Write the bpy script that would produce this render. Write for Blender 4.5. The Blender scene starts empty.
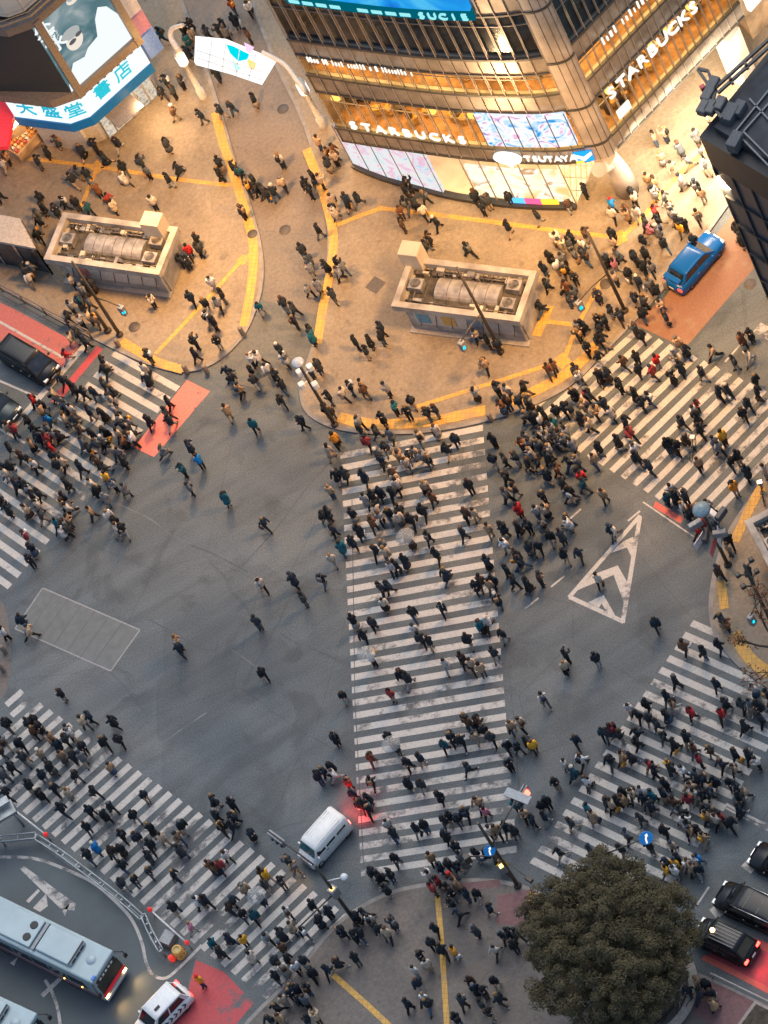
import bpy, bmesh, math, random
import numpy as np
from mathutils import Vector, Matrix, Euler
random.seed(7)
R = math.radians
sc = bpy.context.scene
col = sc.collection
PI = math.pi

# ------------------------------------------------------------------ camera (a roof terrace about 230 m up)
FPX, PITCH, ROLL, CAMH = 4500.0, R(54.93), R(30.86), 231.9
IW, IH = 768, 1024
_F = Vector((0, math.cos(PITCH), -math.sin(PITCH)))
_U = Vector((0, math.sin(PITCH), math.cos(PITCH)))
_R = Vector((1, 0, 0))
_c, _s = math.cos(ROLL), math.sin(ROLL)
CX = _c * _R - _s * _U            # picture x axis in the world
CY = -(_s * _R + _c * _U)         # picture y axis (down) in the world
CAM = -_F * (CAMH / math.sin(PITCH))

def P(x, y, z=0.0):
    """the place at height z that stands at this point of the photograph"""
    d = _F + CX * ((x - IW / 2) / FPX) + CY * ((y - IH / 2) / FPX)
    t = (CAM.z - z) / -d.z
    q = CAM + d * t
    return Vector((q.x, q.y, z))

def pix(v):
    d = Vector(v) - CAM
    w = d.dot(_F)
    return (IW / 2 + FPX * d.dot(CX) / w, IH / 2 + FPX * d.dot(CY) / w)

cam_d = bpy.data.cameras.new('camera')
cam = bpy.data.objects.new('camera', cam_d)
col.objects.link(cam)
M3 = Matrix((CX, -CY, -_F)).transposed()
cam.matrix_world = Matrix.Translation(CAM) @ M3.to_4x4()
cam_d.sensor_fit = 'VERTICAL'; cam_d.sensor_height = 24.0
cam_d.lens = FPX / IH * 24.0
cam_d.clip_start = 1.0; cam_d.clip_end = 3000
sc.camera = cam

# ------------------------------------------------------------------ materials
MATS = {}
def nodes(name):
    m = bpy.data.materials.new(name); m.use_nodes = True
    nt = m.node_tree; nt.nodes.clear()
    out = nt.nodes.new('ShaderNodeOutputMaterial')
    return m, nt, out

def mat(name, c, rough=0.6, metal=0.0, var=0.12, scale=6.0, bump=0.0, spec=0.5, c2=None, emit=0.0, emitc=None):
    """a painted / stone / cloth surface with a little uneven tone"""
    if name in MATS: return MATS[name]
    m, nt, out = nodes(name)
    N = nt.nodes; L = nt.links
    b = N.new('ShaderNodeBsdfPrincipled'); L.new(b.outputs[0], out.inputs[0])
    tc = N.new('ShaderNodeTexCoord')
    no = N.new('ShaderNodeTexNoise'); no.inputs['Scale'].default_value = scale; no.inputs['Detail'].default_value = 5
    L.new(tc.outputs['Object'], no.inputs['Vector'])
    rp = N.new('ShaderNodeValToRGB'); L.new(no.outputs[0], rp.inputs[0])
    c2 = c2 or tuple(max(0, v * (1 - 2 * var)) for v in c)
    c1 = tuple(min(1, v * (1 + var)) for v in c)
    rp.color_ramp.elements[0].position = 0.3; rp.color_ramp.elements[1].position = 0.7
    rp.color_ramp.elements[0].color = (*c2, 1); rp.color_ramp.elements[1].color = (*c1, 1)
    L.new(rp.outputs[0], b.inputs['Base Color'])
    b.inputs['Roughness'].default_value = rough; b.inputs['Metallic'].default_value = metal
    b.inputs['Specular IOR Level'].default_value = spec
    if bump:
        bp = N.new('ShaderNodeBump'); bp.inputs['Strength'].default_value = bump; bp.inputs['Distance'].default_value = 0.02
        n2 = N.new('ShaderNodeTexNoise'); n2.inputs['Scale'].default_value = scale * 8; n2.inputs['Detail'].default_value = 4
        L.new(tc.outputs['Object'], n2.inputs['Vector']); L.new(n2.outputs[0], bp.inputs['Height']); L.new(bp.outputs[0], b.inputs['Normal'])
    if emit:
        b.inputs['Emission Strength'].default_value = emit
        b.inputs['Emission Color'].default_value = (*(emitc or c), 1)
    MATS[name] = m
    return m

def glow(name, c, s):
    if name in MATS: return MATS[name]
    m, nt, out = nodes(name)
    e = nt.nodes.new('ShaderNodeEmission'); e.inputs[0].default_value = (*c, 1); e.inputs[1].default_value = s
    nt.links.new(e.outputs[0], out.inputs[0]); MATS[name] = m
    return m

def screen_mat(name, stops, scale, s, dist=1.5, seed=0.0):
    """a lit display: blotches of several colours"""
    if name in MATS: return MATS[name]
    m, nt, out = nodes(name); N = nt.nodes; L = nt.links
    tc = N.new('ShaderNodeTexCoord'); mp = N.new('ShaderNodeMapping'); mp.inputs['Location'].default_value = (seed, seed * .7, seed * .3)
    L.new(tc.outputs['Object'], mp.inputs[0])
    no = N.new('ShaderNodeTexNoise'); no.inputs['Scale'].default_value = scale; no.inputs['Detail'].default_value = 3; no.inputs['Distortion'].default_value = dist
    L.new(mp.outputs[0], no.inputs['Vector'])
    rp = N.new('ShaderNodeValToRGB'); L.new(no.outputs[0], rp.inputs[0])
    cr = rp.color_ramp
    while len(cr.elements) < len(stops): cr.elements.new(0.5)
    for e, (p, c) in zip(cr.elements, stops): e.position = p; e.color = (*c, 1)
    e = N.new('ShaderNodeEmission'); e.inputs[1].default_value = s
    L.new(rp.outputs[0], e.inputs[0]); L.new(e.outputs[0], out.inputs[0]); MATS[name] = m
    return m

def glass_mat(name, tint=(0.8, 0.85, 0.9), refl=0.12, rough=0.05):
    """window glass one can see through"""
    if name in MATS: return MATS[name]
    m, nt, out = nodes(name); N = nt.nodes; L = nt.links
    t = N.new('ShaderNodeBsdfTransparent'); t.inputs[0].default_value = (*tint, 1)
    g = N.new('ShaderNodeBsdfGlossy'); g.inputs['Roughness'].default_value = rough
    fr = N.new('ShaderNodeLayerWeight'); fr.inputs[0].default_value = refl
    mx = N.new('ShaderNodeMixShader'); L.new(fr.outputs['Fresnel'], mx.inputs[0]); L.new(t.outputs[0], mx.inputs[1]); L.new(g.outputs[0], mx.inputs[2])
    L.new(mx.outputs[0], out.inputs[0]); MATS[name] = m
    return m

def asphalt_mat():
    m, nt, out = nodes('asphalt'); N = nt.nodes; L = nt.links
    b = N.new('ShaderNodeBsdfPrincipled'); L.new(b.outputs[0], out.inputs[0])
    tc = N.new('ShaderNodeTexCoord')
    def noise(scale, det=4, dist=0.0, vec=None):
        n = N.new('ShaderNodeTexNoise'); n.inputs['Scale'].default_value = scale; n.inputs['Detail'].default_value = det; n.inputs['Distortion'].default_value = dist
        L.new(vec or tc.outputs['Object'], n.inputs['Vector']); return n.outputs[0]
    def ramp(src, stops):
        r = N.new('ShaderNodeValToRGB'); L.new(src, r.inputs[0])
        while len(r.color_ramp.elements) < len(stops): r.color_ramp.elements.new(.5)
        for e, (p, c) in zip(r.color_ramp.elements, stops): e.position = p; e.color = (c[0], c[1], c[2], 1) if not isinstance(c, (int, float)) else (c, c, c, 1)
        return r.outputs[0]
    def mix(f, a, c, mode='MIX'):
        x = N.new('ShaderNodeMix'); x.data_type = 'RGBA'; x.blend_type = mode
        if isinstance(f, float): x.inputs[0].default_value = f
        else: L.new(f, x.inputs[0])
        L.new(a, x.inputs[6]); L.new(c, x.inputs[7]); return x.outputs[2]
    base = ramp(noise(0.11, 5, .6), [(.32, (.066, .080, .088)), (.5, (.086, .099, .104)), (.68, (.107, .115, .114))])
    grain = ramp(noise(11, 2), [(.3, .72), (.7, 1.28)])
    c = mix(1.0, base, grain, 'MULTIPLY')
    streak = N.new('ShaderNodeMapping'); streak.inputs['Rotation'].default_value = (0, 0, R(38)); streak.inputs['Scale'].default_value = (.08, .9, 1)
    L.new(tc.outputs['Object'], streak.inputs[0])
    st = ramp(noise(1.0, 4, .4, streak.outputs[0]), [(.35, .82), (.65, 1.1)])
    c = mix(.8, c, st, 'MULTIPLY')
    # oil stains and old repairs with a shape of their own
    stain = ramp(noise(.22, 4, 1.4), [(.56, 1.0), (.66, .76)])
    c = mix(1.0, c, stain, 'MULTIPLY')
    wp = N.new('ShaderNodeMix'); wp.data_type = 'RGBA'; wp.inputs[0].default_value = .25
    nv = N.new('ShaderNodeTexNoise'); nv.inputs['Scale'].default_value = .5; nv.inputs['Detail'].default_value = 4
    L.new(tc.outputs['Object'], nv.inputs['Vector']); L.new(tc.outputs['Object'], wp.inputs[6]); L.new(nv.outputs[1], wp.inputs[7])
    vo = N.new('ShaderNodeTexVoronoi'); vo.feature = 'DISTANCE_TO_EDGE'; vo.inputs['Scale'].default_value = .16
    L.new(wp.outputs[2], vo.inputs['Vector'])
    cr = ramp(vo.outputs['Distance'], [(0.0, .62), (.007, 1.0)])
    c = mix(.45, c, cr, 'MULTIPLY')
    vp = N.new('ShaderNodeTexVoronoi'); vp.feature = 'F1'; vp.distance = 'CHEBYCHEV'; vp.inputs['Scale'].default_value = .1
    mr = N.new('ShaderNodeMapping'); mr.inputs['Rotation'].default_value = (0, 0, R(24)); L.new(tc.outputs['Object'], mr.inputs[0]); L.new(mr.outputs[0], vp.inputs['Vector'])
    bw = N.new('ShaderNodeSeparateColor'); L.new(vp.outputs['Color'], bw.inputs[0])
    c = mix(.8, c, ramp(bw.outputs[0], [(0, .88), (1, 1.12)]), 'MULTIPLY')
    sp = ramp(noise(34, 1), [(.72, 0.0), (.78, 1.0)])
    lt = N.new('ShaderNodeRGB'); lt.outputs[0].default_value = (.2, .2, .2, 1)
    f = N.new('ShaderNodeMath'); f.operation = 'MULTIPLY'; f.inputs[1].default_value = .35; L.new(sp, f.inputs[0])
    c = mix(f.outputs[0], c, lt.outputs[0])
    L.new(c, b.inputs['Base Color'])
    L.new(ramp(noise(.35, 3), [(.3, .55), (.7, .8)]), b.inputs['Roughness'])
    b.inputs['Specular IOR Level'].default_value = .3
    bp = N.new('ShaderNodeBump'); bp.inputs['Strength'].default_value = .35; bp.inputs['Distance'].default_value = .02
    L.new(noise(22, 3), bp.inputs['Height']); L.new(bp.outputs[0], b.inputs['Normal'])
    return m

def paint_mat(name, c, wear=.5, under=(.085, .088, .092), rough=.6, scale=1.6, soft=.06):
    """road paint worn through to what lies under it"""
    if name in MATS: return MATS[name]
    m, nt, out = nodes(name); N = nt.nodes; L = nt.links
    b = N.new('ShaderNodeBsdfPrincipled'); L.new(b.outputs[0], out.inputs[0])
    tc = N.new('ShaderNodeTexCoord')
    a = N.new('ShaderNodeTexNoise'); a.inputs['Scale'].default_value = scale; a.inputs['Detail'].default_value = 9; a.inputs['Roughness'].default_value = .72
    L.new(tc.outputs['Object'], a.inputs['Vector'])
    l = N.new('ShaderNodeTexNoise'); l.inputs['Scale'].default_value = .25; l.inputs['Detail'].default_value = 3
    L.new(tc.outputs['Object'], l.inputs['Vector'])
    ad = N.new('ShaderNodeMath'); ad.operation = 'ADD'; L.new(a.outputs[0], ad.inputs[0]); L.new(l.outputs[0], ad.inputs[1])
    r = N.new('ShaderNodeValToRGB'); L.new(ad.outputs[0], r.inputs[0])
    t = .62 + .5 * wear
    r.color_ramp.elements[0].position = min(.98, (t - soft)); r.color_ramp.elements[1].position = min(1.0, t + soft)
    # ramp input is clamped to 0..1, so scale the sum
    ad2 = N.new('ShaderNodeMath'); ad2.operation = 'MULTIPLY'; ad2.inputs[1].default_value = .8; L.new(ad.outputs[0], ad2.inputs[0]); L.new(ad2.outputs[0], r.inputs[0])
    g = N.new('ShaderNodeTexNoise'); g.inputs['Scale'].default_value = 7; g.inputs['Detail'].default_value = 4; L.new(tc.outputs['Object'], g.inputs['Vector'])
    gr = N.new('ShaderNodeValToRGB'); gr.color_ramp.elements[0].position = .25; gr.color_ramp.elements[1].position = .7
    gr.color_ramp.elements[0].color = (*[v * .72 for v in c], 1); gr.color_ramp.elements[1].color = (*c, 1); L.new(g.outputs[0], gr.inputs[0])
    mx = N.new('ShaderNodeMix'); mx.data_type = 'RGBA'; L.new(r.outputs[0], mx.inputs[0]); L.new(gr.outputs[0], mx.inputs[6]); mx.inputs[7].default_value = (*under, 1)
    L.new(mx.outputs[2], b.inputs['Base Color']); b.inputs['Roughness'].default_value = rough
    b.inputs['Specular IOR Level'].default_value = .3
    MATS[name] = m
    return m

def tactile_mat():
    """studded yellow tiles: a tile grid, scuffs and dirt worn into the colour"""
    m, nt, out = nodes('tactile_yellow'); N = nt.nodes; L = nt.links
    b = N.new('ShaderNodeBsdfPrincipled'); L.new(b.outputs[0], out.inputs[0]); tc = N.new('ShaderNodeTexCoord')
    mp = N.new('ShaderNodeMapping'); mp.inputs['Rotation'].default_value = (0, 0, R(33)); L.new(tc.outputs['Object'], mp.inputs[0])
    br = N.new('ShaderNodeTexBrick'); br.offset = 0; br.inputs['Scale'].default_value = 1.6; br.inputs['Brick Width'].default_value = .5; br.inputs['Row Height'].default_value = .5
    br.inputs['Mortar Size'].default_value = .02; br.inputs['Color1'].default_value = (.56, .31, .055, 1); br.inputs['Color2'].default_value = (.47, .26, .05, 1); br.inputs['Mortar'].default_value = (.24, .16, .07, 1)
    L.new(mp.outputs[0], br.inputs['Vector'])
    n = N.new('ShaderNodeTexNoise'); n.inputs['Scale'].default_value = 1.1; n.inputs['Detail'].default_value = 8; n.inputs['Roughness'].default_value = .7; L.new(tc.outputs['Object'], n.inputs['Vector'])
    r = N.new('ShaderNodeValToRGB'); r.color_ramp.elements[0].position = .50; r.color_ramp.elements[1].position = .68; L.new(n.outputs[0], r.inputs[0])
    f = N.new('ShaderNodeMath'); f.operation = 'MULTIPLY'; f.inputs[1].default_value = .8; L.new(r.outputs[0], f.inputs[0])
    x = N.new('ShaderNodeMix'); x.data_type = 'RGBA'; L.new(f.outputs[0], x.inputs[0]); L.new(br.outputs[0], x.inputs[6]); x.inputs[7].default_value = (.24, .18, .11, 1)
    L.new(x.outputs[2], b.inputs['Base Color']); b.inputs['Roughness'].default_value = .7
    vo = N.new('ShaderNodeTexVoronoi'); vo.inputs['Scale'].default_value = 14; L.new(mp.outputs[0], vo.inputs['Vector'])
    bp = N.new('ShaderNodeBump'); bp.inputs['Strength'].default_value = .5; bp.inputs['Distance'].default_value = .01; L.new(vo.outputs['Distance'], bp.inputs['Height']); L.new(bp.outputs[0], b.inputs['Normal'])
    return m

def paving_mat(name, c, c2, tile=.45, rot=20):
    m, nt, out = nodes(name); N = nt.nodes; L = nt.links
    b = N.new('ShaderNodeBsdfPrincipled'); L.new(b.outputs[0], out.inputs[0])
    tc = N.new('ShaderNodeTexCoord'); mp = N.new('ShaderNodeMapping'); mp.inputs['Rotation'].default_value = (0, 0, R(rot)); L.new(tc.outputs['Object'], mp.inputs[0])
    br = N.new('ShaderNodeTexBrick'); br.inputs['Scale'].default_value = 1.0 / tile / 2
    br.inputs['Mortar Size'].default_value = .012; br.inputs['Color1'].default_value = (1, 1, 1, 1); br.inputs['Color2'].default_value = (.94, .94, .94, 1); br.inputs['Mortar'].default_value = (.84, .84, .84, 1)
    L.new(mp.outputs[0], br.inputs['Vector'])
    n1 = N.new('ShaderNodeTexNoise'); n1.inputs['Scale'].default_value = .28; n1.inputs['Detail'].default_value = 6; n1.inputs['Distortion'].default_value = .8; L.new(tc.outputs['Object'], n1.inputs['Vector'])
    r1 = N.new('ShaderNodeValToRGB'); r1.color_ramp.elements[0].position = .3; r1.color_ramp.elements[1].position = .7
    r1.color_ramp.elements[0].color = (*c2, 1); r1.color_ramp.elements[1].color = (*c, 1); L.new(n1.outputs[0], r1.inputs[0])
    n2 = N.new('ShaderNodeTexNoise'); n2.inputs['Scale'].default_value = 5; n2.inputs['Detail'].default_value = 4; L.new(tc.outputs['Object'], n2.inputs['Vector'])
    r2 = N.new('ShaderNodeValToRGB'); r2.color_ramp.elements[0].position = .3; r2.color_ramp.elements[1].position = .7
    r2.color_ramp.elements[0].color = (.8, .8, .8, 1); r2.color_ramp.elements[1].color = (1.1, 1.1, 1.1, 1); L.new(n2.outputs[0], r2.inputs[0])
    # dropped gum and small stains
    n3 = N.new('ShaderNodeTexNoise'); n3.inputs['Scale'].default_value = 1.3; n3.inputs['Detail'].default_value = 5; L.new(tc.outputs['Object'], n3.inputs['Vector'])
    r3 = N.new('ShaderNodeValToRGB'); r3.color_ramp.elements[0].position = .62; r3.color_ramp.elements[1].position = .72
    r3.color_ramp.elements[0].color = (1, 1, 1, 1); r3.color_ramp.elements[1].color = (.72, .72, .72, 1); L.new(n3.outputs[0], r3.inputs[0])
    cur = r1.outputs[0]
    for o, f in ((br.outputs[0], .8), (r2.outputs[0], 1.0), (r3.outputs[0], 1.0)):
        x = N.new('ShaderNodeMix'); x.data_type = 'RGBA'; x.blend_type = 'MULTIPLY'; x.inputs[0].default_value = f
        L.new(cur, x.inputs[6]); L.new(o, x.inputs[7]); cur = x.outputs[2]
    L.new(cur, b.inputs['Base Color']); b.inputs['Roughness'].default_value = .7; b.inputs['Specular IOR Level'].default_value = .3
    return m

def objcol_mat(name, rough, attr=None, scale=9):
    """cloth, hair, skin: the colour belongs to each object (or, in the mass of far people, to each face)"""
    m, nt, out = nodes(name); N = nt.nodes; L = nt.links
    b = N.new('ShaderNodeBsdfPrincipled'); L.new(b.outputs[0], out.inputs[0])
    if attr:
        a = N.new('ShaderNodeAttribute'); a.attribute_name = attr; src = a.outputs['Color']
    else:
        a = N.new('ShaderNodeObjectInfo'); src = a.outputs['Color']
    tc = N.new('ShaderNodeTexCoord')
    n = N.new('ShaderNodeTexNoise'); n.inputs['Scale'].default_value = scale; n.inputs['Detail'].default_value = 3; L.new(tc.outputs['Object'], n.inputs['Vector'])
    r = N.new('ShaderNodeValToRGB'); r.color_ramp.elements[0].position = .3; r.color_ramp.elements[1].position = .7
    r.color_ramp.elements[0].color = (.62, .62, .62, 1); r.color_ramp.elements[1].color = (1.2, 1.2, 1.2, 1); L.new(n.outputs[0], r.inputs[0])
    x = N.new('ShaderNodeMix'); x.data_type = 'RGBA'; x.blend_type = 'MULTIPLY'; x.inputs[0].default_value = 1
    L.new(src, x.inputs[6]); L.new(r.outputs[0], x.inputs[7]); L.new(x.outputs[2], b.inputs['Base Color'])
    b.inputs['Roughness'].default_value = rough; b.inputs['Specular IOR Level'].default_value = .3
    return m

# ------------------------------------------------------------------ mesh helpers
class MB:
    def __init__(s): s.v = []; s.f = []; s.m = []; s.smooth = []; s.cut = []
    def add(s, vs, fs, mi=0, sm=False):
        o = len(s.v); s.v += [tuple(v) for v in vs]
        if vs: s.cut.append((o, len(s.f)))
        for f in fs: s.f.append(tuple(i + o for i in f)); s.m.append(mi); s.smooth.append(sm)
        return s
    def box(s, c, size, rz=0.0, mi=0, M=None):
        x, y, z = [d / 2 for d in size]
        vs = [Vector((a, b, d)) for d in (-z, z) for a, b in ((-x, -y), (x, -y), (x, y), (-x, y))]
        T = M if M is not None else Matrix.Translation(Vector(c)) @ Matrix.Rotation(rz, 4, 'Z')
        s.add([T @ v for v in vs], [(3, 2, 1, 0), (4, 5, 6, 7), (0, 1, 5, 4), (1, 2, 6, 5), (2, 3, 7, 6), (3, 0, 4, 7)], mi); return s
    def rbox(s, c, size, r=.1, rz=0.0, mi=0, seg=2):
        bm = bmesh.new(); bmesh.ops.create_cube(bm, size=1)
        for v in bm.verts: v.co = Vector((v.co.x * size[0], v.co.y * size[1], v.co.z * size[2]))
        bmesh.ops.bevel(bm, geom=bm.edges[:], offset=r, segments=seg, affect='EDGES', profile=.5)
        T = Matrix.Translation(Vector(c)) @ Matrix.Rotation(rz, 4, 'Z')
        bm.verts.ensure_lookup_table()
        s.add([T @ v.co for v in bm.verts], [[v.index for v in f.verts] for f in bm.faces], mi, False); bm.free(); return s
    def prism(s, poly, z0, z1, mi=0):
        n = len(poly)
        area = sum(poly[i][0] * poly[(i + 1) % n][1] - poly[(i + 1) % n][0] * poly[i][1] for i in range(n))
        if area < 0: poly = poly[::-1]
        vs = [(p[0], p[1], z0) for p in poly] + [(p[0], p[1], z1) for p in poly]
        fs = [tuple(range(n - 1, -1, -1)), tuple(range(n, 2 * n))] + [(i, (i + 1) % n, n + (i + 1) % n, n + i) for i in range(n)]
        s.add(vs, fs, mi); return s
    def sheet(s, poly, z, mi=0):
        n = len(poly)
        area = sum(poly[i][0] * poly[(i + 1) % n][1] - poly[(i + 1) % n][0] * poly[i][1] for i in range(n))
        if area < 0: poly = poly[::-1]
        s.add([(p[0], p[1], z) for p in poly], [tuple(range(n))], mi); return s
    def bar(s, a, b, w, h=None, mi=0):
        a, b = Vector(a), Vector(b); d = b - a; L = d.length
        if L < 1e-6: return s
        q = d.to_track_quat('Y', 'Z').to_matrix().to_4x4()
        return s.box(None, (w, L, h or w), M=Matrix.Translation((a + b) / 2) @ q, mi=mi)
    def tube(s, path, r, n=8, mi=0, cap=True, sm=True):
        path = [Vector(p) for p in path]; k = len(path)
        rs = r if isinstance(r, (list, tuple)) else [r] * k
        o = len(s.v); vs = []; prev = None
        for i, p in enumerate(path):
            t = (path[min(i + 1, k - 1)] - path[max(i - 1, 0)])
            t = t.normalized() if t.length > 1e-9 else Vector((0, 0, 1))
            if prev is None:
                a = t.orthogonal().normalized()
            else:
                a = (prev - t * prev.dot(t)); a = a.normalized() if a.length > 1e-6 else t.orthogonal().normalized()
            prev = a; b = t.cross(a)
            for j in range(n):
                g = 2 * PI * j / n; vs.append(p + (a * math.cos(g) + b * math.sin(g)) * rs[i])
        fs = [(i * n + j, i * n + (j + 1) % n, (i + 1) * n + (j + 1) % n, (i + 1) * n + j) for i in range(k - 1) for j in range(n)]
        s.add(vs, fs, mi, sm)
        if cap: s.add([], [], mi); s.f += [tuple(o + j for j in range(n - 1, -1, -1)), tuple(o + (k - 1) * n + j for j in range(n))]; s.m += [mi, mi]; s.smooth += [False, False]
        return s
    def lathe(s, prof, c=(0, 0, 0), n=16, mi=0, M=None, sm=True):
        T = M if M is not None else Matrix.Translation(Vector(c)); k = len(prof)
        vs = [T @ Vector((r * math.cos(2 * PI * j / n), r * math.sin(2 * PI * j / n), z)) for r, z in prof for j in range(n)]
        s.add(vs, [(i * n + j, i * n + (j + 1) % n, (i + 1) * n + (j + 1) % n, (i + 1) * n + j) for i in range(k - 1) for j in range(n)], mi, sm); return s
    def loft(s, rings, mi=0, sm=True, cap=True):
        n = len(rings[0]); vs = [p for r in rings for p in r]; o = len(s.v)
        s.add(vs, [(i * n + j, i * n + (j + 1) % n, (i + 1) * n + (j + 1) % n, (i + 1) * n + j) for i in range(len(rings) - 1) for j in range(n)], mi, sm)
        if cap:
            k = len(rings) - 1
            s.f += [tuple(o + j for j in range(n - 1, -1, -1)), tuple(o + k * n + j for j in range(n))]; s.m += [mi, mi]; s.smooth += [sm, sm]
        return s
    def quad(s, a, b, c, d, mi=0): return s.add([a, b, c, d], [(0, 1, 2, 3)], mi)
    def mesh(s, name, mats):
        me = bpy.data.meshes.new(name); me.from_pydata([tuple(v) for v in s.v], [], s.f)
        for m in (mats if isinstance(mats, (list, tuple)) else [mats]): me.materials.append(m)
        me.polygons.foreach_set('material_index', s.m); me.polygons.foreach_set('use_smooth', s.smooth)
        me.update(); return me
    def build_each(s, name, mats, parent=None):
        # every shape in here becomes an object of its own
        out = []; cuts = s.cut + [(len(s.v), len(s.f))]
        for (v0, f0), (v1, f1) in zip(cuts, cuts[1:]):
            q = MB(); q.v = s.v[v0:v1]; q.f = [tuple(i - v0 for i in f) for f in s.f[f0:f1]]; q.m = s.m[f0:f1]; q.smooth = s.smooth[f0:f1]
            out.append(q.build(name, mats, parent))
        return out
    def build(s, name, mats, parent=None, loc=None, rz=0.0, local=False):
        return link(name, s.mesh(name, mats), parent, loc, rz, local)

def link(name, me, parent=None, loc=None, rz=0.0, local=False):
    o = bpy.data.objects.new(name, me); col.objects.link(o)
    if loc is not None: o.location = loc
    o.rotation_euler.z = rz
    if parent is not None:
        o.parent = parent
        if not local: o.matrix_parent_inverse = PW(parent).inverted()
    return o

def PW(o):
    m = Matrix.Translation(o.location) @ o.rotation_euler.to_matrix().to_4x4() @ Matrix.Diagonal((*o.scale, 1))
    return (PW(o.parent) @ o.matrix_parent_inverse @ m) if o.parent else m

def tag(o, label=None, cat=None, group=None, kind=None):
    if label: o['label'] = label
    if cat: o['category'] = cat
    if group: o['group'] = group
    if kind: o['kind'] = kind
    return o

def empty(name, loc=(0, 0, 0), rz=0.0):
    o = bpy.data.objects.new(name, None); col.objects.link(o); o.location = loc; o.rotation_euler.z = rz
    o.empty_display_size = .3
    return o

def copy_tree(o, parent=None):
    c = o.copy(); col.objects.link(c)
    if parent is not None: c.parent = parent; c.matrix_parent_inverse = o.matrix_parent_inverse.copy()
    for k in list(o.children): copy_tree(k, c)
    return c

def px_poly(pts, z=0.0): return [P(x, y, z) for x, y in pts]

def catmull(pts, k=6):
    pts = [Vector(p) for p in pts]; out = []
    for i in range(len(pts) - 1):
        p0 = pts[max(i - 1, 0)]; p1 = pts[i]; p2 = pts[i + 1]; p3 = pts[min(i + 2, len(pts) - 1)]
        for j in range(k):
            t = j / k
            out.append(.5 * ((2 * p1) + (p2 - p0) * t + (2 * p0 - 5 * p1 + 4 * p2 - p3) * t * t + (3 * p1 - p0 - 3 * p2 + p3) * t ** 3))
    out.append(pts[-1]); return out

def resample(path, n):
    path = [Vector(p) for p in path]; d = [0]
    for a, b in zip(path, path[1:]): d.append(d[-1] + (b - a).length)
    out = []; j = 0
    for i in range(n + 1):
        t = d[-1] * i / n
        while j < len(d) - 2 and d[j + 1] < t: j += 1
        u = (t - d[j]) / max(1e-9, d[j + 1] - d[j]); out.append(path[j].lerp(path[j + 1], u))
    return out

def ribbon(mb, path, w, z, mi=0):
    path = [Vector((p[0], p[1], 0)) for p in path]; L = []; Rr = []
    for i, p in enumerate(path):
        t = (path[min(i + 1, len(path) - 1)] - path[max(i - 1, 0)]).normalized(); n = Vector((-t.y, t.x, 0)) * (w / 2)
        L.append(p + n); Rr.append(p - n)
    k = len(path)
    mb.add([(p.x, p.y, z) for p in L] + [(p.x, p.y, z) for p in Rr], [(k + i, k + i + 1, i + 1, i) for i in range(k - 1)], mi)
    return mb

def text_data(s, size, ext=.04, fat=0.0):
    cu = bpy.data.curves.new('lettering', 'FONT'); cu.body = s; cu.size = size; cu.extrude = ext; cu.offset = fat
    cu.align_x = 'CENTER'; cu.align_y = 'CENTER'; cu.resolution_u = 3
    o = bpy.data.objects.new('lettering', cu); col.objects.link(o)
    dg = bpy.context.evaluated_depsgraph_get(); dg.update()
    me = bpy.data.meshes.new_from_object(o.evaluated_get(dg))
    vs = [v.co.copy() for v in me.vertices]; fs = [tuple(p.vertices) for p in me.polygons]
    bpy.data.objects.remove(o); bpy.data.curves.remove(cu); bpy.data.meshes.remove(me)
    return vs, fs

def place_text(mb, s, size, origin, xdir, ydir, ext=.04, fat=0.0, mi=0):
    vs, fs = text_data(s, size, ext, fat)
    x = Vector(xdir).normalized(); y = Vector(ydir).normalized(); z = x.cross(y); o = Vector(origin)
    mb.add([o + x * v.x + y * v.y + z * v.z for v in vs], fs, mi)
    return mb
# ------------------------------------------------------------------ setting: ground, pavements, markings
ASPH = asphalt_mat()
KERB = mat('kerb_stone', (.22, .20, .18), .8, var=.15, scale=1.5)
WHITE = paint_mat('road_paint_white', (.45, .425, .385), wear=.56)
WHITE_OLD = paint_mat('road_paint_white_worn', (.45, .425, .39), wear=.50, scale=1.2)
RED = paint_mat('road_paint_red', (.50, .10, .075), wear=.6, scale=2.2)
RED_OLD = paint_mat('road_paint_red_worn', (.44, .065, .07), wear=.64, scale=1.8)
ORANGE_LANE = paint_mat('road_paint_red_lane', (.235, .118, .07), wear=.60, under=(.22, .135, .085), scale=2.0)
YEL = tactile_mat()
PAVE = paving_mat('paving_brown', (.265, .214, .152), (.205, .164, .118), .45, 25)
PAVE_LOW = paving_mat('paving_grey', (.165, .138, .118), (.10, .09, .082), .45, 10)
PAVE_RED = paving_mat('paving_red', (.21, .105, .10), (.15, .085, .085), .3, 10)

def struct(name, mb, m):
    return tag(mb.build(name, m), kind='structure')

g = MB(); S = 900
nx = 12
vs = [(-S + 2 * S * i / nx, -S + 2 * S * j / nx, 0) for j in range(nx + 1) for i in range(nx + 1)]
g.add(vs, [(j * (nx + 1) + i, j * (nx + 1) + i + 1, (j + 1) * (nx + 1) + i + 1, (j + 1) * (nx + 1) + i) for j in range(nx) for i in range(nx)])
struct('ground', g, ASPH)

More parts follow.
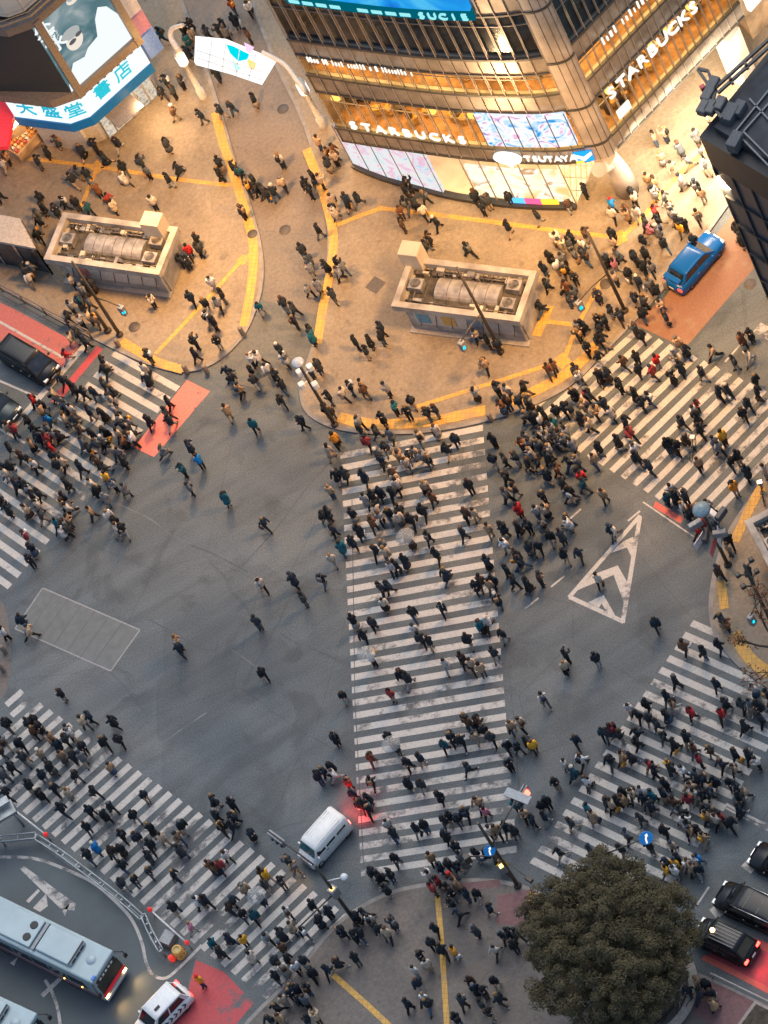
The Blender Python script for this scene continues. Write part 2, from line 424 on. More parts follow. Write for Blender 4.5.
KH = 0.12
def pavement(name, pxs, m, smooth_part=None, kerb=True):
    poly = px_poly(pxs)
    mb = MB(); n = len(poly)
    # kerb: a stone rim 0.25 m wide round the paving
    area = sum(poly[i].x * poly[(i + 1) % n].y - poly[(i + 1) % n].x * poly[i].y for i in range(n))
    if area < 0: poly = poly[::-1]
    mb.prism([(p.x, p.y) for p in poly], -.05, KH, 1)
    inner = []
    for i in range(n):
        a, b, c = poly[i - 1], poly[i], poly[(i + 1) % n]
        d1 = (b - a).normalized(); d2 = (c - b).normalized()
        n1 = Vector((-d1.y, d1.x, 0)); n2 = Vector((-d2.y, d2.x, 0))
        m_ = (n1 + n2); m_ = m_.normalized() if m_.length > .2 else n1
        inner.append(b + m_ * (.26 / max(.5, m_.dot(n1))))
    mb.sheet([(p.x, p.y) for p in inner], KH + .004, 0)
    return struct(name, mb, [m, KERB])

def sm_px(pts, k=5):
    return [(p.x, p.y) for p in catmull([(x, y, 0) for x, y in pts], k)]

left_edge = sm_px([(-40, 272), (0, 289), (50, 316), (100, 343), (150, 366), (185, 373), (215, 364), (242, 340), (257, 310), (264, 280), (262, 245), (250, 200), (236, 160), (222, 112), (205, 60), (180, -10), (165, -60)])
pavement('pavement_corner', left_edge + [(60, -80), (-80, -60), (-120, 150)], PAVE)
mid_edge = sm_px([(255, 15), (275, 66), (300, 118), (314, 160), (324, 200), (328, 240), (325, 280), (317, 330), (304, 372), (300, 394), (306, 413), (325, 426), (352, 433), (390, 435), (430, 433), (480, 424), (530, 408), (572, 386), (604, 355), (628, 330), (660, 295), (700, 246), (735, 198), (790, 128), (860, 40)])
pavement('pavement_square', mid_edge + [(900, -60), (800, -200), (500, -200), (230, -60)], PAVE)
right_edge = sm_px([(800, 455), (765, 480), (744, 507), (726, 536), (714, 570), (709, 605), (713, 632), (728, 656), (748, 675), (775, 693), (830, 725)])
pavement('pavement_island', right_edge + [(900, 640), (880, 470)], PAVE)
low_edge = sm_px([(215, 1060), (250, 1018), (290, 978), (330, 930), (356, 909), (390, 892), (430, 883), (480, 879), (525, 886), (570, 908), (610, 933), (650, 955), (700, 974), (760, 1002), (830, 1036)])
pavement('pavement_station', low_edge + [(860, 1100), (200, 1120)], PAVE_LOW)
mb = MB(); mb.sheet([(q.x, q.y) for q in px_poly(sm_px([(-40, 585), (0, 600), (10, 635), (9, 680), (-4, 706), (-40, 735)]) + [(-90, 720), (-90, 600)])], .0035)
struct('pavement_verge', mb, paving_mat('paving_verge', (.15, .125, .105), (.11, .10, .09), .45, 25))

# the shopping lane between the plazas: brown surfacing, fading warm light painted in as greyer tones towards the crossing
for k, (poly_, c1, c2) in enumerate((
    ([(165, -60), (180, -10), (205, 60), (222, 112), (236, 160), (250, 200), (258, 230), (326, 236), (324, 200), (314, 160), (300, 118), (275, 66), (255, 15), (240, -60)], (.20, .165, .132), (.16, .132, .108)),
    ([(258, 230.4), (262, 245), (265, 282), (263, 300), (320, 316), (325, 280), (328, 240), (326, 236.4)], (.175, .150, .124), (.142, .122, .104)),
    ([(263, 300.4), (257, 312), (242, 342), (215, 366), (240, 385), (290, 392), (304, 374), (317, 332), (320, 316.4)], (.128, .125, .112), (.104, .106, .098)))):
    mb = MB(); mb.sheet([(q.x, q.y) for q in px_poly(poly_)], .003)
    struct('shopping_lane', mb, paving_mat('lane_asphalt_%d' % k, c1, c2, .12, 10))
# ---- crosswalks
def crosswalk(name, L0, R0, L1, R1, n, m, width=.45, fix=None, skip=()):
    a0, b0, a1, b1 = P(*L0), P(*R0), P(*L1), P(*R1)
    mb = MB(); rows = []
    for i in range(n):
        t = i / (n - 1); a = a0.lerp(a1, t); b = b0.lerp(b1, t)
        if fix and i in fix:
            f0, f1 = fix[i]; a, b = a.lerp(b, f0), a.lerp(b, f1)
        rows.append((a, b))
        if i in skip: continue
        d = (b - a).normalized(); nn = Vector((-d.y, d.x, 0)) * (width / 2)
        k = 8
        for j in range(k):
            p = a.lerp(b, j / k); q = a.lerp(b, (j + 1) / k)
            mb.add([(v.x, v.y, .004) for v in (p - nn, q - nn, q + nn, p + nn)], [(0, 1, 2, 3)])
    struct(name, mb, m)
    return rows
def count(L0, L1, R0, pitch=.9):
    a, b, r = P(*L0), P(*L1), P(*R0)
    d = (r - a).normalized(); v = b - a
    return int(round(abs(v.x * d.y - v.y * d.x) / pitch)) + 1
A4 = ((340.5, 456), (483, 427.7), (361, 873), (516.7, 849))
B4 = ((113, 353), (178, 389), (-50, 543), (10, 586.7))
C4 = ((523, 418), (627.5, 324), (703, 525.5), (811, 412.5))
D4 = ((-51, 755), (22.5, 691), (264, 997), (347.5, 915))
E4 = ((691.7, 623), (818, 678), (531.7, 860), (648, 917))
NA, NB, NC, ND, NE = [count(q[0], q[2], q[1]) for q in (A4, B4, C4, D4, E4)]
print('stripes', NA, NB, NC, ND, NE)
ROWS = {
 'A': crosswalk('crosswalk_diagonal', *A4, NA, WHITE_OLD),
 'B': crosswalk('crosswalk_west', *B4, NB, WHITE),
 'C': crosswalk('crosswalk_north', *C4, NC, WHITE),
 'D': crosswalk('crosswalk_south', *D4, ND, WHITE_OLD, fix={0: (.78, 1), 1: (.72, 1)}),
 'E': crosswalk('crosswalk_east', *E4, NE, WHITE),
}

# ---- painted lines and patches
def patches(name, polys, m, z=.004):
    mb = MB()
    for p in polys: mb.sheet([(q.x, q.y) for q in px_poly(p)], z)
    return struct(name, mb, m)
def lines(name, ls, m, z=.008):
    mb = MB()
    for i, (pts, w) in enumerate(ls):
        path = px_poly(pts)
        if len(path) > 3: path = catmull(path, 5)
        ribbon(mb, path, w, z + .0004 * i)
    return struct(name, mb, m)

patches('bus_lane_paint', [[(-60, 275), (15, 309.5), (80, 345), (60, 373), (-60, 308)]], paint_mat('road_paint_lane_red', (.42, .12, .10), wear=.62, scale=2))
patches('road_paint_band', [[(97, 346), (103, 349), (62, 398), (50, 404), (58, 390), (66, 383)]], RED_OLD)
patches('stop_box_paint', [[(187, 380), (210, 391.5), (154, 457), (134, 447.5)]], paint_mat('road_paint_bright_red', (.66, .17, .13), wear=.74, scale=2))
patches('turn_lane_paint', [[(632, 323), (672, 342), (687, 346), (757, 265), (812, 195), (790, 145), (740, 206), (664, 298)]], ORANGE_LANE)
patches('red_bar_paint', [[(655.5, 501), (683.5, 518), (680.5, 523.5), (653, 507)]], RED)
patches('bus_gate_paint', [[(196, 960), (224, 972), (254, 1003), (226, 1036), (166, 1036), (188, 992)]], RED_OLD)
patches('taxi_lane_paint', [[(704, 958), (734, 934), (800, 970), (800, 1008)]], paint_mat('road_paint_dull_red', (.34, .055, .065), wear=.66, scale=2), .004)
lines('lane_edge_paint', [([(703, 957), (735, 973), (800, 1007)], .35), ([(752, 941), (800, 962)], .5)], RED, .008)
patches('service_plate', [[(42.7, 588), (140, 630), (110.7, 671), (15, 628.7)]], mat('plate_concrete', (.118, .125, .120), .75, var=.08, scale=2.0, bump=.2), .006)
pl = [(42.7, 588), (140, 630), (110.7, 671), (15, 628.7), (42.7, 588)]
seg = []
for a, b in zip(pl, pl[1:]): seg.append(([a, b], .09))
lines('service_plate_edging', seg, mat('plate_edge', (.24, .23, .22), .6), .010)
sms = []
for t in (.13, .26, .4, .54, .68, .82):
    p = (42.7 + t * 97.3, 588 + t * 42); q = (15 + t * 95.7, 628.7 + t * 42.3); sms.append(([p, q], .025))
lines('service_plate_seam', sms, mat('seam_dark', (.075, .075, .075), .9), .010)

lines('stop_line', [([(88, 342), (57, 378), (12, 428)], .45), ([(757, 327), (790, 346)], .8), ([(729, 903), (713, 914.5)], .8), ([(758, 857), (746, 870)], .8)], WHITE)
lines('lane_line', [([(-40, 301), (0, 322), (63, 357.5)], .18), ([(-20, 371), (0, 381), (37, 397)], .15), ([(-30, 410), (0, 429), (25, 443)], .16),
    ([(725, 362), (740, 345)], .12), ([(551, 587), (564.5, 576)], .13), ([(525, 609), (538.7, 598)], .13), ([(628, 521), (640, 511)], .13), ([(570, 519), (581, 509)], .13),
    ([(726, 804), (744, 814), (790, 837)], .18), ([(726, 808), (744, 818), (790, 841)], .12), ([(697, 905), (709, 887)], .12), ([(643, 502), (700, 541)], .1)], WHITE)
lines('curve_line', [([(-30, 856), (0, 857), (30, 858), (55, 865), (92, 882), (116, 902), (132, 920), (142, 943), (146, 962), (153, 975), (166, 978), (180, 967), (202, 945)], .2),
    ([(45, 980), (52, 992), (58, 1010), (61, 1032)], .2), ([(42, 996), (62, 977)], .3)], WHITE_OLD)
patches('turn_arrow', [[(20, 869), (24, 866), (76, 904), (74, 911), (60, 908)], [(26, 901), (38, 889), (40, 891), (29, 903)], [(33, 908), (46, 894), (48, 906), (40, 912)], [(62, 911), (70, 903), (65, 916)], [(10, 963), (18, 957), (14, 966)]], WHITE_OLD, .008)
tri = lambda a, b, w: ([a, b], w)
lines('gore_marking', [tri((640.3, 515.5), (569, 597.5), .28), tri((640, 517), (622.7, 623), .28), tri((569.5, 597), (624, 622), .28)], WHITE)
patches('gore_chevron', [[(592, 575), (617.8, 565.5), (629.5, 586), (625.5, 607), (613.7, 575), (576, 591)], [(625, 540.5), (633, 537), (635.5, 541), (632, 558), (627, 547.5), (611, 553), (617.5, 546)],
    [(588, 602.5), (603.7, 595), (615.5, 616), (608, 613.5), (601.5, 603.5), (599, 608)]], WHITE, .0105)
SEAM = mat('asphalt_seam', (.125, .132, .135), .8, var=.2, scale=1)
DSEAM = mat('asphalt_tar', (.060, .066, .07), .7, var=.2, scale=1)
lines('asphalt_joint', [([(118, 504), (150, 519), (171, 535), (190, 544)], .10), ([(160, 745), (182, 729), (206, 713)], .1), ([(258, 668), (232, 650)], .05)], SEAM, .006)
lines('asphalt_crack', [([(190, 545), (212, 553), (248, 572)], .07), ([(241, 567), (275, 530), (305, 490), (330, 462)], .06), ([(233, 651), (262, 628), (280, 608)], .06), ([(150, 620), (176, 634), (200, 648), (216, 650)], .07), ([(280, 633), (300, 645), (330, 656), (350, 668)], .06), ([(352, 500), (355, 700), (364, 870)], .05), ([(508, 660), (514, 720), (520, 800)], .05)], DSEAM, .0065)
# darker, newer asphalt in the bus terminal
patches('bus_road', [[(-60, 838), (0, 846), (41, 846), (100, 889), (140, 922), (160, 960), (176, 966), (196, 958), (186, 992), (160, 1040), (60, 1100), (-80, 1060)]], mat('asphalt_bus_road', (.050, .066, .073), .65, var=.14, scale=.5, c2=(.040, .054, .061), bump=.2), .002)
# ---- yellow tactile paving (a strip of studded tiles)
def tactile(ls):
    mb = MB()
    for i, (pts, w) in enumerate(ls):
        path = px_poly(pts, 0)
        if len(path) > 2: path = catmull(path, 5)
        ribbon(mb, path, w, KH + .010 + .0008 * i)
    return struct('tactile_paving', mb, YEL)
tactile([
 ([(216, 113), (223, 142), (231, 165), (240, 193), (250, 226), (254, 250), (252, 285), (244.5, 327)], .62),
 ([(28, 160), (60, 163), (97, 168), (121, 171), (150, 176), (184, 181), (236, 187)], .3), ([(98, 168), (81.7, 208)], .3), ([(94, 172), (102, 164)], .9),
 ([(122, 342), (140, 353), (158, 363), (184, 371)], .62), ([(156, 355), (208, 300), (243, 261), (253, 258)], .28), ([(240, 264), (247, 258)], .7),
 ([(307, 150), (318, 178), (328, 208), (334, 238), (332.5, 262), (328, 288), (322.7, 313), (318, 345)], .62),
 ([(337.7, 226), (360, 217), (384, 208.5)], .32), ([(378, 209), (406, 212), (450, 217.5), (512, 225.5), (560, 232), (604, 237), (617, 239)], .32), ([(612, 243), (626, 236)], 1.0),
 ([(621, 239), (640, 222), (662, 195), (685, 171), (707, 150)], .32),
 ([(339, 418), (359, 423), (384, 425), (430, 422.5), (486, 411)], .75), ([(417, 408), (464, 393), (512, 378), (562, 362)], .3),
 ([(512, 402), (532, 393.5), (562, 378), (582, 362), (597, 345)], .75), ([(558, 366), (568, 358)], 1.0), ([(565, 360), (579, 325), (602, 283)], .3),
 ([(537, 337), (550, 307)], .62), ([(542, 322), (577, 326)], .3),
 ([(762, 488), (748, 514), (735, 543)], .62), ([(722, 582), (725, 610)], .55), ([(734, 634), (742, 648), (754, 663), (772, 675)], .75),
 ([(66, 276), (70, 266)], .55),
 ([(438, 897), (442, 940), (446.5, 1008), (448, 1040)], .34), ([(334, 976), (370, 1008), (404, 1040)], .36), ([(528, 898), (541, 901)], .7)])
mb = MB()
for p in ([(498, 896), (533, 890), (560, 912), (548, 928), (497, 925)], [(455, 885), (500, 880), (502, 887), (457, 893)], [(690, 975), (725, 988), (790, 1020), (740, 1050), (690, 1010)]):
    mb.sheet([(q.x, q.y) for q in px_poly(p)], KH + .006)
struct('paving_red_area', mb, PAVE_RED)
IRON = mat('ironwork', (.085, .07, .058), .6, .3)
IRON_N = [0]
def manhole(x, y, z, r, label, square=False):
    p = P(x, y, 0); mb = MB()
    if square: mb.box((0, 0, z + .006), (r * 2, r * 2, .012), .4)
    else: mb.lathe([(0, z + .014), (r * .9, z + .014), (r * .92, z + .004), (r * .96, z + .014), (r, z + .002)], n=24)
    tag(mb.build('manhole_cover', IRON, loc=(p.x, p.y, 0)), label, 'manhole cover', 'covers set in the paving')
manhole(285, 230, 0, .42, 'round dark manhole cover in the brown lane between the two plazas')
manhole(92, 321, .006, .48, 'round dark manhole cover in the red bus lane')
manhole(750, 284, 0, .42, 'round manhole cover in the grey lane beside the dark building')
manhole(135, 328, KH + .004, .42, 'round manhole cover in the corner plaza near the signal pole')
manhole(283, 109, 0, .42, 'manhole cover on the lane beside the glass building')
manhole(253, 235, KH + .014, .36, 'small round cover on the wide yellow tactile strip')
manhole(606, 285, KH + .014, .42, 'round cover beside the thin yellow strip near the blue signal')
manhole(376, 286, KH + .004, .5, 'square cover in the square west of the subway entrance', True)
manhole(476, 975, KH + .004, .6, 'pale square cover in the station forecourt', True)
# ------------------------------------------------------------------ the curved glass building
STEEL = mat('facade_metal', (.31, .275, .24), .36, .5, var=.2, scale=.9)
STEEL_D = mat('facade_metal_dark', (.09, .088, .085), .4, .5, var=.15, scale=1)
CONC = mat('pale_concrete', (.42, .37, .32), .8, var=.1, scale=.8)
GLASS = glass_mat('facade_glass', (.86, .88, .9), .10)
GLASS_D = glass_mat('facade_glass_dark', (.42, .52, .58), .35, .12)
WHITE_LIT = glow('sign_white', (1.0, .92, .80), .72)
WARM_CEIL = glow('ceiling_lamps_warm', (1.0, .56, .17), 5.2)
WARM_CEIL2 = glow('ceiling_lamps_shop', (1.0, .72, .40), 6.0)
WOOD = mat('floor_wood', (.38, .20, .075), .6, var=.25, scale=2)
CREAM = mat('shop_cream', (.55, .38, .22), .8, var=.25, scale=.7)
DARKROOM = mat('dark_room', (.10, .125, .14), .7, var=.4, scale=1)
BLUE_FILL = glow('ceiling_blue_fill', (.55, .78, 1.0), .42)  # added glow, no lamps: gives the dark upper windows their bluish tint

Q = empty('glass_building', P(500, 150, 0))
tag(Q, 'curved glass corner building with amber lit cafe floors and bright ad screens', 'building')
front_px = [(367, 184.5), (400, 190), (440, 196), (492, 203), (540, 207), (585, 208), (612, 205)]
FR = catmull([P(x, y, 0) for x, y in front_px], 8)
corner_c = P(624, 198.5, 0)
RT0 = P(637, 194, 0); RT1 = P(762, 63, 0)
NF = 20
front = resample(FR, NF)
NR = 18
right = resample([RT0, RT1], NR)
back = [P(700, -60, 0), P(480, -40, 0)]
outer = [(p.x, p.y) for p in front] + [(p.x, p.y) for p in right] + [(p.x, p.y) for p in back]
def inward(path, d):
    out = []
    for i, p in enumerate(path):
        t = (path[min(i + 1, len(path) - 1)] - path[max(i - 1, 0)]).normalized()
        out.append(p + Vector((-t.y, t.x, 0)) * d)
    return out
# which side is inside?
def side_sign(path):
    t = (path[-1] - path[0]).normalized(); n = Vector((-t.y, t.x, 0)); c = P(560, 60, 0)
    return 1 if (c - path[len(path) // 2]).dot(n) > 0 else -1
SF, SR = side_sign(front), side_sign(right)
def off(path, d, s): return inward(path, d * s)
def wall_strip(mb, path, z0, z1, d_out, d_in, s, mi=0):
    a = off(path, -d_out, s); b = off(path, d_in, s)
    for i in range(len(path) - 1):
        vs = [(a[i].x, a[i].y, z0), (a[i + 1].x, a[i + 1].y, z0), (b[i + 1].x, b[i + 1].y, z0), (b[i].x, b[i].y, z0)]
        vs += [(v[0], v[1], z1) for v in vs]
        mb.add(vs, [(0, 3, 2, 1), (4, 5, 6, 7), (0, 1, 5, 4), (1, 2, 6, 5), (2, 3, 7, 6), (3, 0, 4, 7)], mi)
def sheet_strip(mb, path, z0, z1, d, s, mi=0):
    a = off(path, d, s)
    for i in range(len(path) - 1):
        mb.quad((a[i].x, a[i].y, z0), (a[i + 1].x, a[i + 1].y, z0), (a[i + 1].x, a[i + 1].y, z1), (a[i].x, a[i].y, z1), mi)
def floor_strip(mb, path, z, d0, d1, s, mi=0):
    a = off(path, d0, s); b = off(path, d1, s)
    for i in range(len(path) - 1):
        mb.quad((a[i].x, a[i].y, z), (a[i + 1].x, a[i + 1].y, z), (b[i + 1].x, b[i + 1].y, z), (b[i].x, b[i].y, z), mi)
BANDS = [(5.3, 6.9), (10.9, 12.9), (15.0, 16.8), (21.3, 36.0)]
WINS = [(6.9, 10.9, 'warm'), (12.9, 15.0, 'warm'), (16.8, 21.3, 'dark')]
rnd = random.Random(3)
TABLE = mat('table_dark', (.05, .035, .025), .6)
SEATM = mat('seat_amber', (.5, .28, .06), .7, var=.3, scale=4)
LAMPG = glow('pendant_glow', (1.0, .5, .10), 1.3)
def furnish(mb, path, z, s, n, lamp):
    a = off(path, 1.0, s); b = off(path, 2.4, s)
    for k in range(n):
        u = rnd.random() * (len(path) - 1.01); i = int(u); f = u - i; w = rnd.random()
        p = a[i].lerp(a[i + 1], f).lerp(b[i].lerp(b[i + 1], f), w)
        kind = rnd.random()
        if kind < .45:
            mb.lathe([(0, .74), (.4, .74), (.4, .70), (.04, .68), (.04, .03), (.22, .0)], c=(p.x, p.y, z), n=10, mi=0)
        elif kind < .8:
            mb.rbox((p.x, p.y, z + .35), (.55, .5, .7), .08, rnd.random() * 3, 1)
        else:
            mb.lathe([(0, 1.3), (.2, 1.25), (.25, 1.0), (.2, .5), (.18, 0)], c=(p.x, p.y, z), n=8, mi=0)
    for k in range(lamp):
        u = rnd.random() * (len(path) - 1.01); i = int(u); p = a[i].lerp(a[i + 1], u - i)
        mb.lathe([(0, .28), (.26, .2), (.34, 0), (.26, -.18), (0, -.24)], c=(p.x, p.y, z + 1.9), n=12, mi=2)
for path, s, nm in ((front, SF, 'front'), (right, SR, 'side')):
    for z0, z1 in BANDS:
        b = MB(); wall_strip(b, path, z0, z1, .06, .5, s)
        # shallow joints between cladding panels
        for i in range(0, len(path)):
            p = off(path, -.075, s)[i]
            b.box((p.x, p.y, (z0 + z1) / 2), (.05, .05, z1 - z0 - .04), 0, 1)
        o = b.build('spandrel', [STEEL, STEEL_D], Q)
        lip = MB(); wall_strip(lip, path, z1 - .16, z1 + .05, .2, .0, s); lip.build('trim', STEEL_D, o)
        lip = MB(); wall_strip(lip, path, z0 - .05, z0 + .12, .16, .0, s); lip.build('trim', STEEL_D, o)
    for z0, z1, k in WINS:
        b = MB()
        if k == 'warm':
            floor_strip(b, path, z0 + .02, .3, 4.5, s, 0); sheet_strip(b, path, z0, z1, 4.5, s, 1); floor_strip(b, path, z1 - .05, .9, 4.0, s, 2)
            w = b.build('ribbon_window', [WOOD, CREAM, WARM_CEIL], Q)
            f = MB(); furnish(f, path, z0 + .02, s, 34, 5 if z1 - z0 > 3 else 4); f.build_each('furnishing', [TABLE, SEATM, LAMPG], w)
        else:
            floor_strip(b, path, z0 + .02, .3, 3.5, s, 0); sheet_strip(b, path, z0, z1, 3.5, s, 0); floor_strip(b, path, z1 - .05, 1.0, 3.2, s, 1)
            w = b.build('ribbon_window', [DARKROOM, BLUE_FILL], Q)
            f = MB(); furnish(f, path, z0 + .02, s, 10, 0); f.build_each('furnishing', [STEEL_D, STEEL, LAMPG], w)
        gl = MB(); sheet_strip(gl, path, z0 + .05, z1 - .05, .12, s); gl.build('glazing', GLASS if k == 'warm' else GLASS_D, w)
        mu = MB(); a = off(path, .05, s)
        for i in range(len(path)):
            t = (path[min(i + 1, len(path) - 1)] - path[max(i - 1, 0)]).normalized()
            mu.box((a[i].x, a[i].y, (z0 + z1) / 2), (.045, .07, z1 - z0), math.atan2(t.y, t.x))
        wall_strip(mu, path, z0 + (z1 - z0) * .72 - .02, z0 + (z1 - z0) * .72 + .02, -.02, .10, s)
        mu.build('mullion', STEEL, w)
# vertical fins running the whole height
fn = MB()
for path, s in ((front, SF), (right, SR)):
    a = off(path, -.13, s)
    for i in range(len(path)):
        t = (path[min(i + 1, len(path) - 1)] - path[max(i - 1, 0)]).normalized()
        fn.box((a[i].x, a[i].y, 20.6), (.04, .06, 30.4), math.atan2(t.y, t.x))
fn.build('fin_rib', mat('fin_metal', (.33, .305, .28), .4, .3), Q)
# roof and back
b = MB(); b.prism(outer, 36.0, 36.4)
b.build('roof', STEEL_D, Q)
b = MB()
for a_, c_ in ((right[-1], back[0]), (back[0], back[1]), (back[1], front[0])):
    b.quad((a_.x, a_.y, 5.3), (c_.x, c_.y, 5.3), (c_.x, c_.y, 36), (a_.x, a_.y, 36))
b.build('rear_wall', STEEL, Q)
b = MB(); sheet_poly = [(p[0], p[1]) for p in outer]; b.prism(sheet_poly, 5.1, 5.28); b.build('soffit', mat('soffit_panel', (.55, .47, .38), .6), Q)
# broad rounded corner pier clad in pale panels, with a joint ring at each floor
PIER = mat('corner_panel', (.37, .325, .285), .5, .2, var=.16, scale=.7)
fa = off(front, -.10, SF)[-1]; ra = off(right, -.10, SR)[0]; ap = P(634, 205.5, 0)
def bez(t, g=0.0):
    p = fa * (1 - t) ** 2 + ap * (2 * t * (1 - t)) + ra * t * t
    d = (ap - fa) * (2 * (1 - t)) + (ra - ap) * (2 * t); d.normalize(); n = Vector((d.y, -d.x, 0)) * SF
    return p + n * g
core = (fa + ra) / 2 + ((fa + ra) / 2 - ap).normalized() * .8
def pier_ring(g): return [(q.x, q.y) for q in [bez(k / 12, g) for k in range(13)]] + [(core.x, core.y)]
b = MB(); b.prism(pier_ring(0.0), 5.3, 36.3); pr = b.build('corner_pier', PIER, Q)
for z_ in (6.9, 10.9, 15.9, 21.3, 26.5, 31.5):
    b = MB(); b.prism(pier_ring(.07), z_ - .09, z_ + .09); b.build('trim', STEEL_D, pr)
b = MB()
for k in (3, 6, 9):
    q = bez(k / 12, .012); b.box((q.x, q.y, 20.8), (.035, .035, 31), 0)
b.build('panel_seam', STEEL_D, pr)
# slanted pillar under the corner
b = MB(); pb = P(628, 191, 0); pt = corner_c + Vector((0, 0, 5.1))
b.tube([pb, pb + Vector((0, 0, 2.2)), pb.lerp(Vector((pt.x, pt.y, 0)), .5) + Vector((0, 0, 4.2)), pt], [.8, .7, .6, .8], 18)
b.tube([pb.lerp(Vector((pt.x, pt.y, 0)), .3) + Vector((0, 0, 3.6)), P(598, 170, 5.2)], [.4, .5], 10)
b.build('pillar', CONC, Q)
b = MB(); p2 = P(744, 78, 0); b.box((p2.x, p2.y, 2.55), (1.3, 1.3, 5.1), .6); b.build('pillar', CONC, Q)
# ground floor: glass shop front
gp = [P(x, y, 0) for x, y in ((356, 166), (384, 178), (446, 195), (480, 201), (512, 205), (545, 207), (578, 207))]
gret = [P(578, 207, 0), P(596, 163, 0), P(640, 118, 0), P(700, 50, 0)]
SG = side_sign(gp)
SGR = side_sign(gret)
KF = .14
b = MB()
floor = [(p.x, p.y) for p in gp] + [(p.x, p.y) for p in gret[1:]] + [(P(520, 20, 0).x, P(520, 20, 0).y)]
b.prism(floor, 0, .35); sf = b.build('shop_floor', [mat('shop_floor_tile', (.5, .42, .32), .4, var=.1, scale=1)], Q)
b = MB(); inner = off(resample(gp[2:], 12), 3.2, SG); sheet_strip(b, inner, .35, 5.05, 0, 1); b.build('shop_wall', CREAM, Q)
b = MB(); floor_strip(b, resample(gp[2:], 12), 5.0, .5, 3.0, SG); b.build('shop_ceiling', WARM_CEIL2, Q)
# dark plinth at the foot of the glass
b = MB(); wall_strip(b, resample(catmull(gp, 4), 14), 0, .45, .35, .1, SG); b.build('plinth', mat('plinth_dark', (.03, .032, .036), .4), Q)
# big lit poster at the left half
poster = resample([gp[0], gp[1], gp[2]], 5)
POSTER = screen_mat('poster_lit', [(.30, (.45, .72, 1.0)), (.40, (.86, .96, .96)), (.52, (1.0, .93, .96)), (.58, (1.0, .55, .75)), (.64, (.9, .95, 1.0)), (.72, (.4, .65, .95))], .5, .5, 2.5, 3.0)
b = MB(); wall_strip(b, poster, .45, 5.0, .1, .1, SG); w = b.build('lit_poster', POSTER, Q)
b = MB(); a = off(poster, -.16, SG)
for i in range(len(a)): b.box((a[i].x, a[i].y, 2.75), (.06, .06, 4.6), 0)
b.build('mullion', STEEL, w)
# shop windows with posters along the right half
SHOPW = screen_mat('shop_display', [(.30, (.95, .55, .2)), (.45, (1.0, .85, .58)), (.56, (1.0, .92, .72)), (.64, (.55, .28, .12)), (.72, (1.0, .8, .5))], .55, .85, 1.0, 9.0)
disp = resample(gp[3:], 5)
b = MB(); wall_strip(b, disp, .45, 3.9, -.15, .35, SG); w = b.build('display_window', SHOPW, Q)
b = MB(); sheet_strip(b, disp, .45, 5.05, .02, SG); b.build('glazing', GLASS, w)
b = MB(); a = off(disp, -.02, SG)
for i in range(len(a)): b.box((a[i].x, a[i].y, 2.75), (.08, .08, 4.6), 0)
b.build('mullion', STEEL, w)
cols = [((.1, .45, .85), 0, 1), ((.85, .1, .25), 1, 2), ((1.0, .55, .05), 2, 3)]
strip = resample(gp[4:], 4)
for i, (c_, a0, a1) in enumerate(cols):
    b = MB(); wall_strip(b, strip[a0:a1 + 1], .46, .95, .12, .0, SG); b.build('colour_strip', glow('strip_%d' % i, c_, 1.0), w)
rr = resample([gret[0], gret[1], gret[2]], 8)
b = MB(); wall_strip(b, rr, .35, 5.05, .0, .2, SGR); w2 = b.build('lattice_screen', screen_mat('lattice_lit', [(.35, (.9, .55, .22)), (.6, (1.0, .78, .45))], 2.0, .9), Q)
b = MB(); a = off(rr, -.05, SGR)
for i in range(len(a) - 1):
    for z in (.5, 2.0, 3.5): b.bar((a[i].x, a[i].y, z), (a[i + 1].x, a[i + 1].y, z + 1.5), .06); b.bar((a[i].x, a[i].y, z + 1.5), (a[i + 1].x, a[i + 1].y, z), .06)
b.build('lattice', mat('lattice_metal', (.6, .48, .3), .5), w2)

# ---- lettering and screens on the glass building
cum = [0.0]
for a_, b_ in zip(FR, FR[1:]): cum.append(cum[-1] + (b_ - a_).length)
def along(path, s, d, sgn):
    L = 0
    for i in range(len(path) - 1):
        l = (path[i + 1] - path[i]).length
        if L + l >= s or i == len(path) - 2:
            t = (path[i + 1] - path[i]).normalized(); p = path[i] + t * (s - L); return p - Vector((-t.y, t.x, 0)) * sgn * d, t
        L += l
def arc_at_px(path, x):
    # arc length where the path passes picture column x at ground level
    L = 0
    for i in range(len(path) - 1):
        x0, x1 = pix(path[i])[0], pix(path[i + 1])[0]; l = (path[i + 1] - path[i]).length
        if x <= x1 or i == len(path) - 2: return L + l * (x - x0) / (x1 - x0)
        L += l
def letters(word, path, s0, s1, z, size, d, sgn, m, name, fat=.03, face=1, par=Q):
    mb = MB(); n = len(word)
    for i, ch in enumerate(word):
        s = s0 + (s1 - s0) * (i / (n - 1) if n > 1 else .5); p, t = along(path, s, d, sgn)
        place_text(mb, ch, size, (p.x, p.y, z), t * face, (0, 0, 1), .07, fat)
    return mb.build_each('letter', m, par)
letters('STARBUCKS', FR, cum[-1] * .10, cum[-1] * .545, 7.75, 1.1, .3, SF, WHITE_LIT, 'lettering', .008)
letters('TSUTAYA', FR, cum[-1] * .775, cum[-1] * .945, 6.1, .78, .3, SF, WHITE_LIT, 'lettering', .006)
RP = [RT0, RT1]
letters('STARBUCKS', RP, (RT1 - RT0).length * .09, (RT1 - RT0).length * .72, 10.4, 1.4, .4, SR, WHITE_LIT, 'lettering', .006)
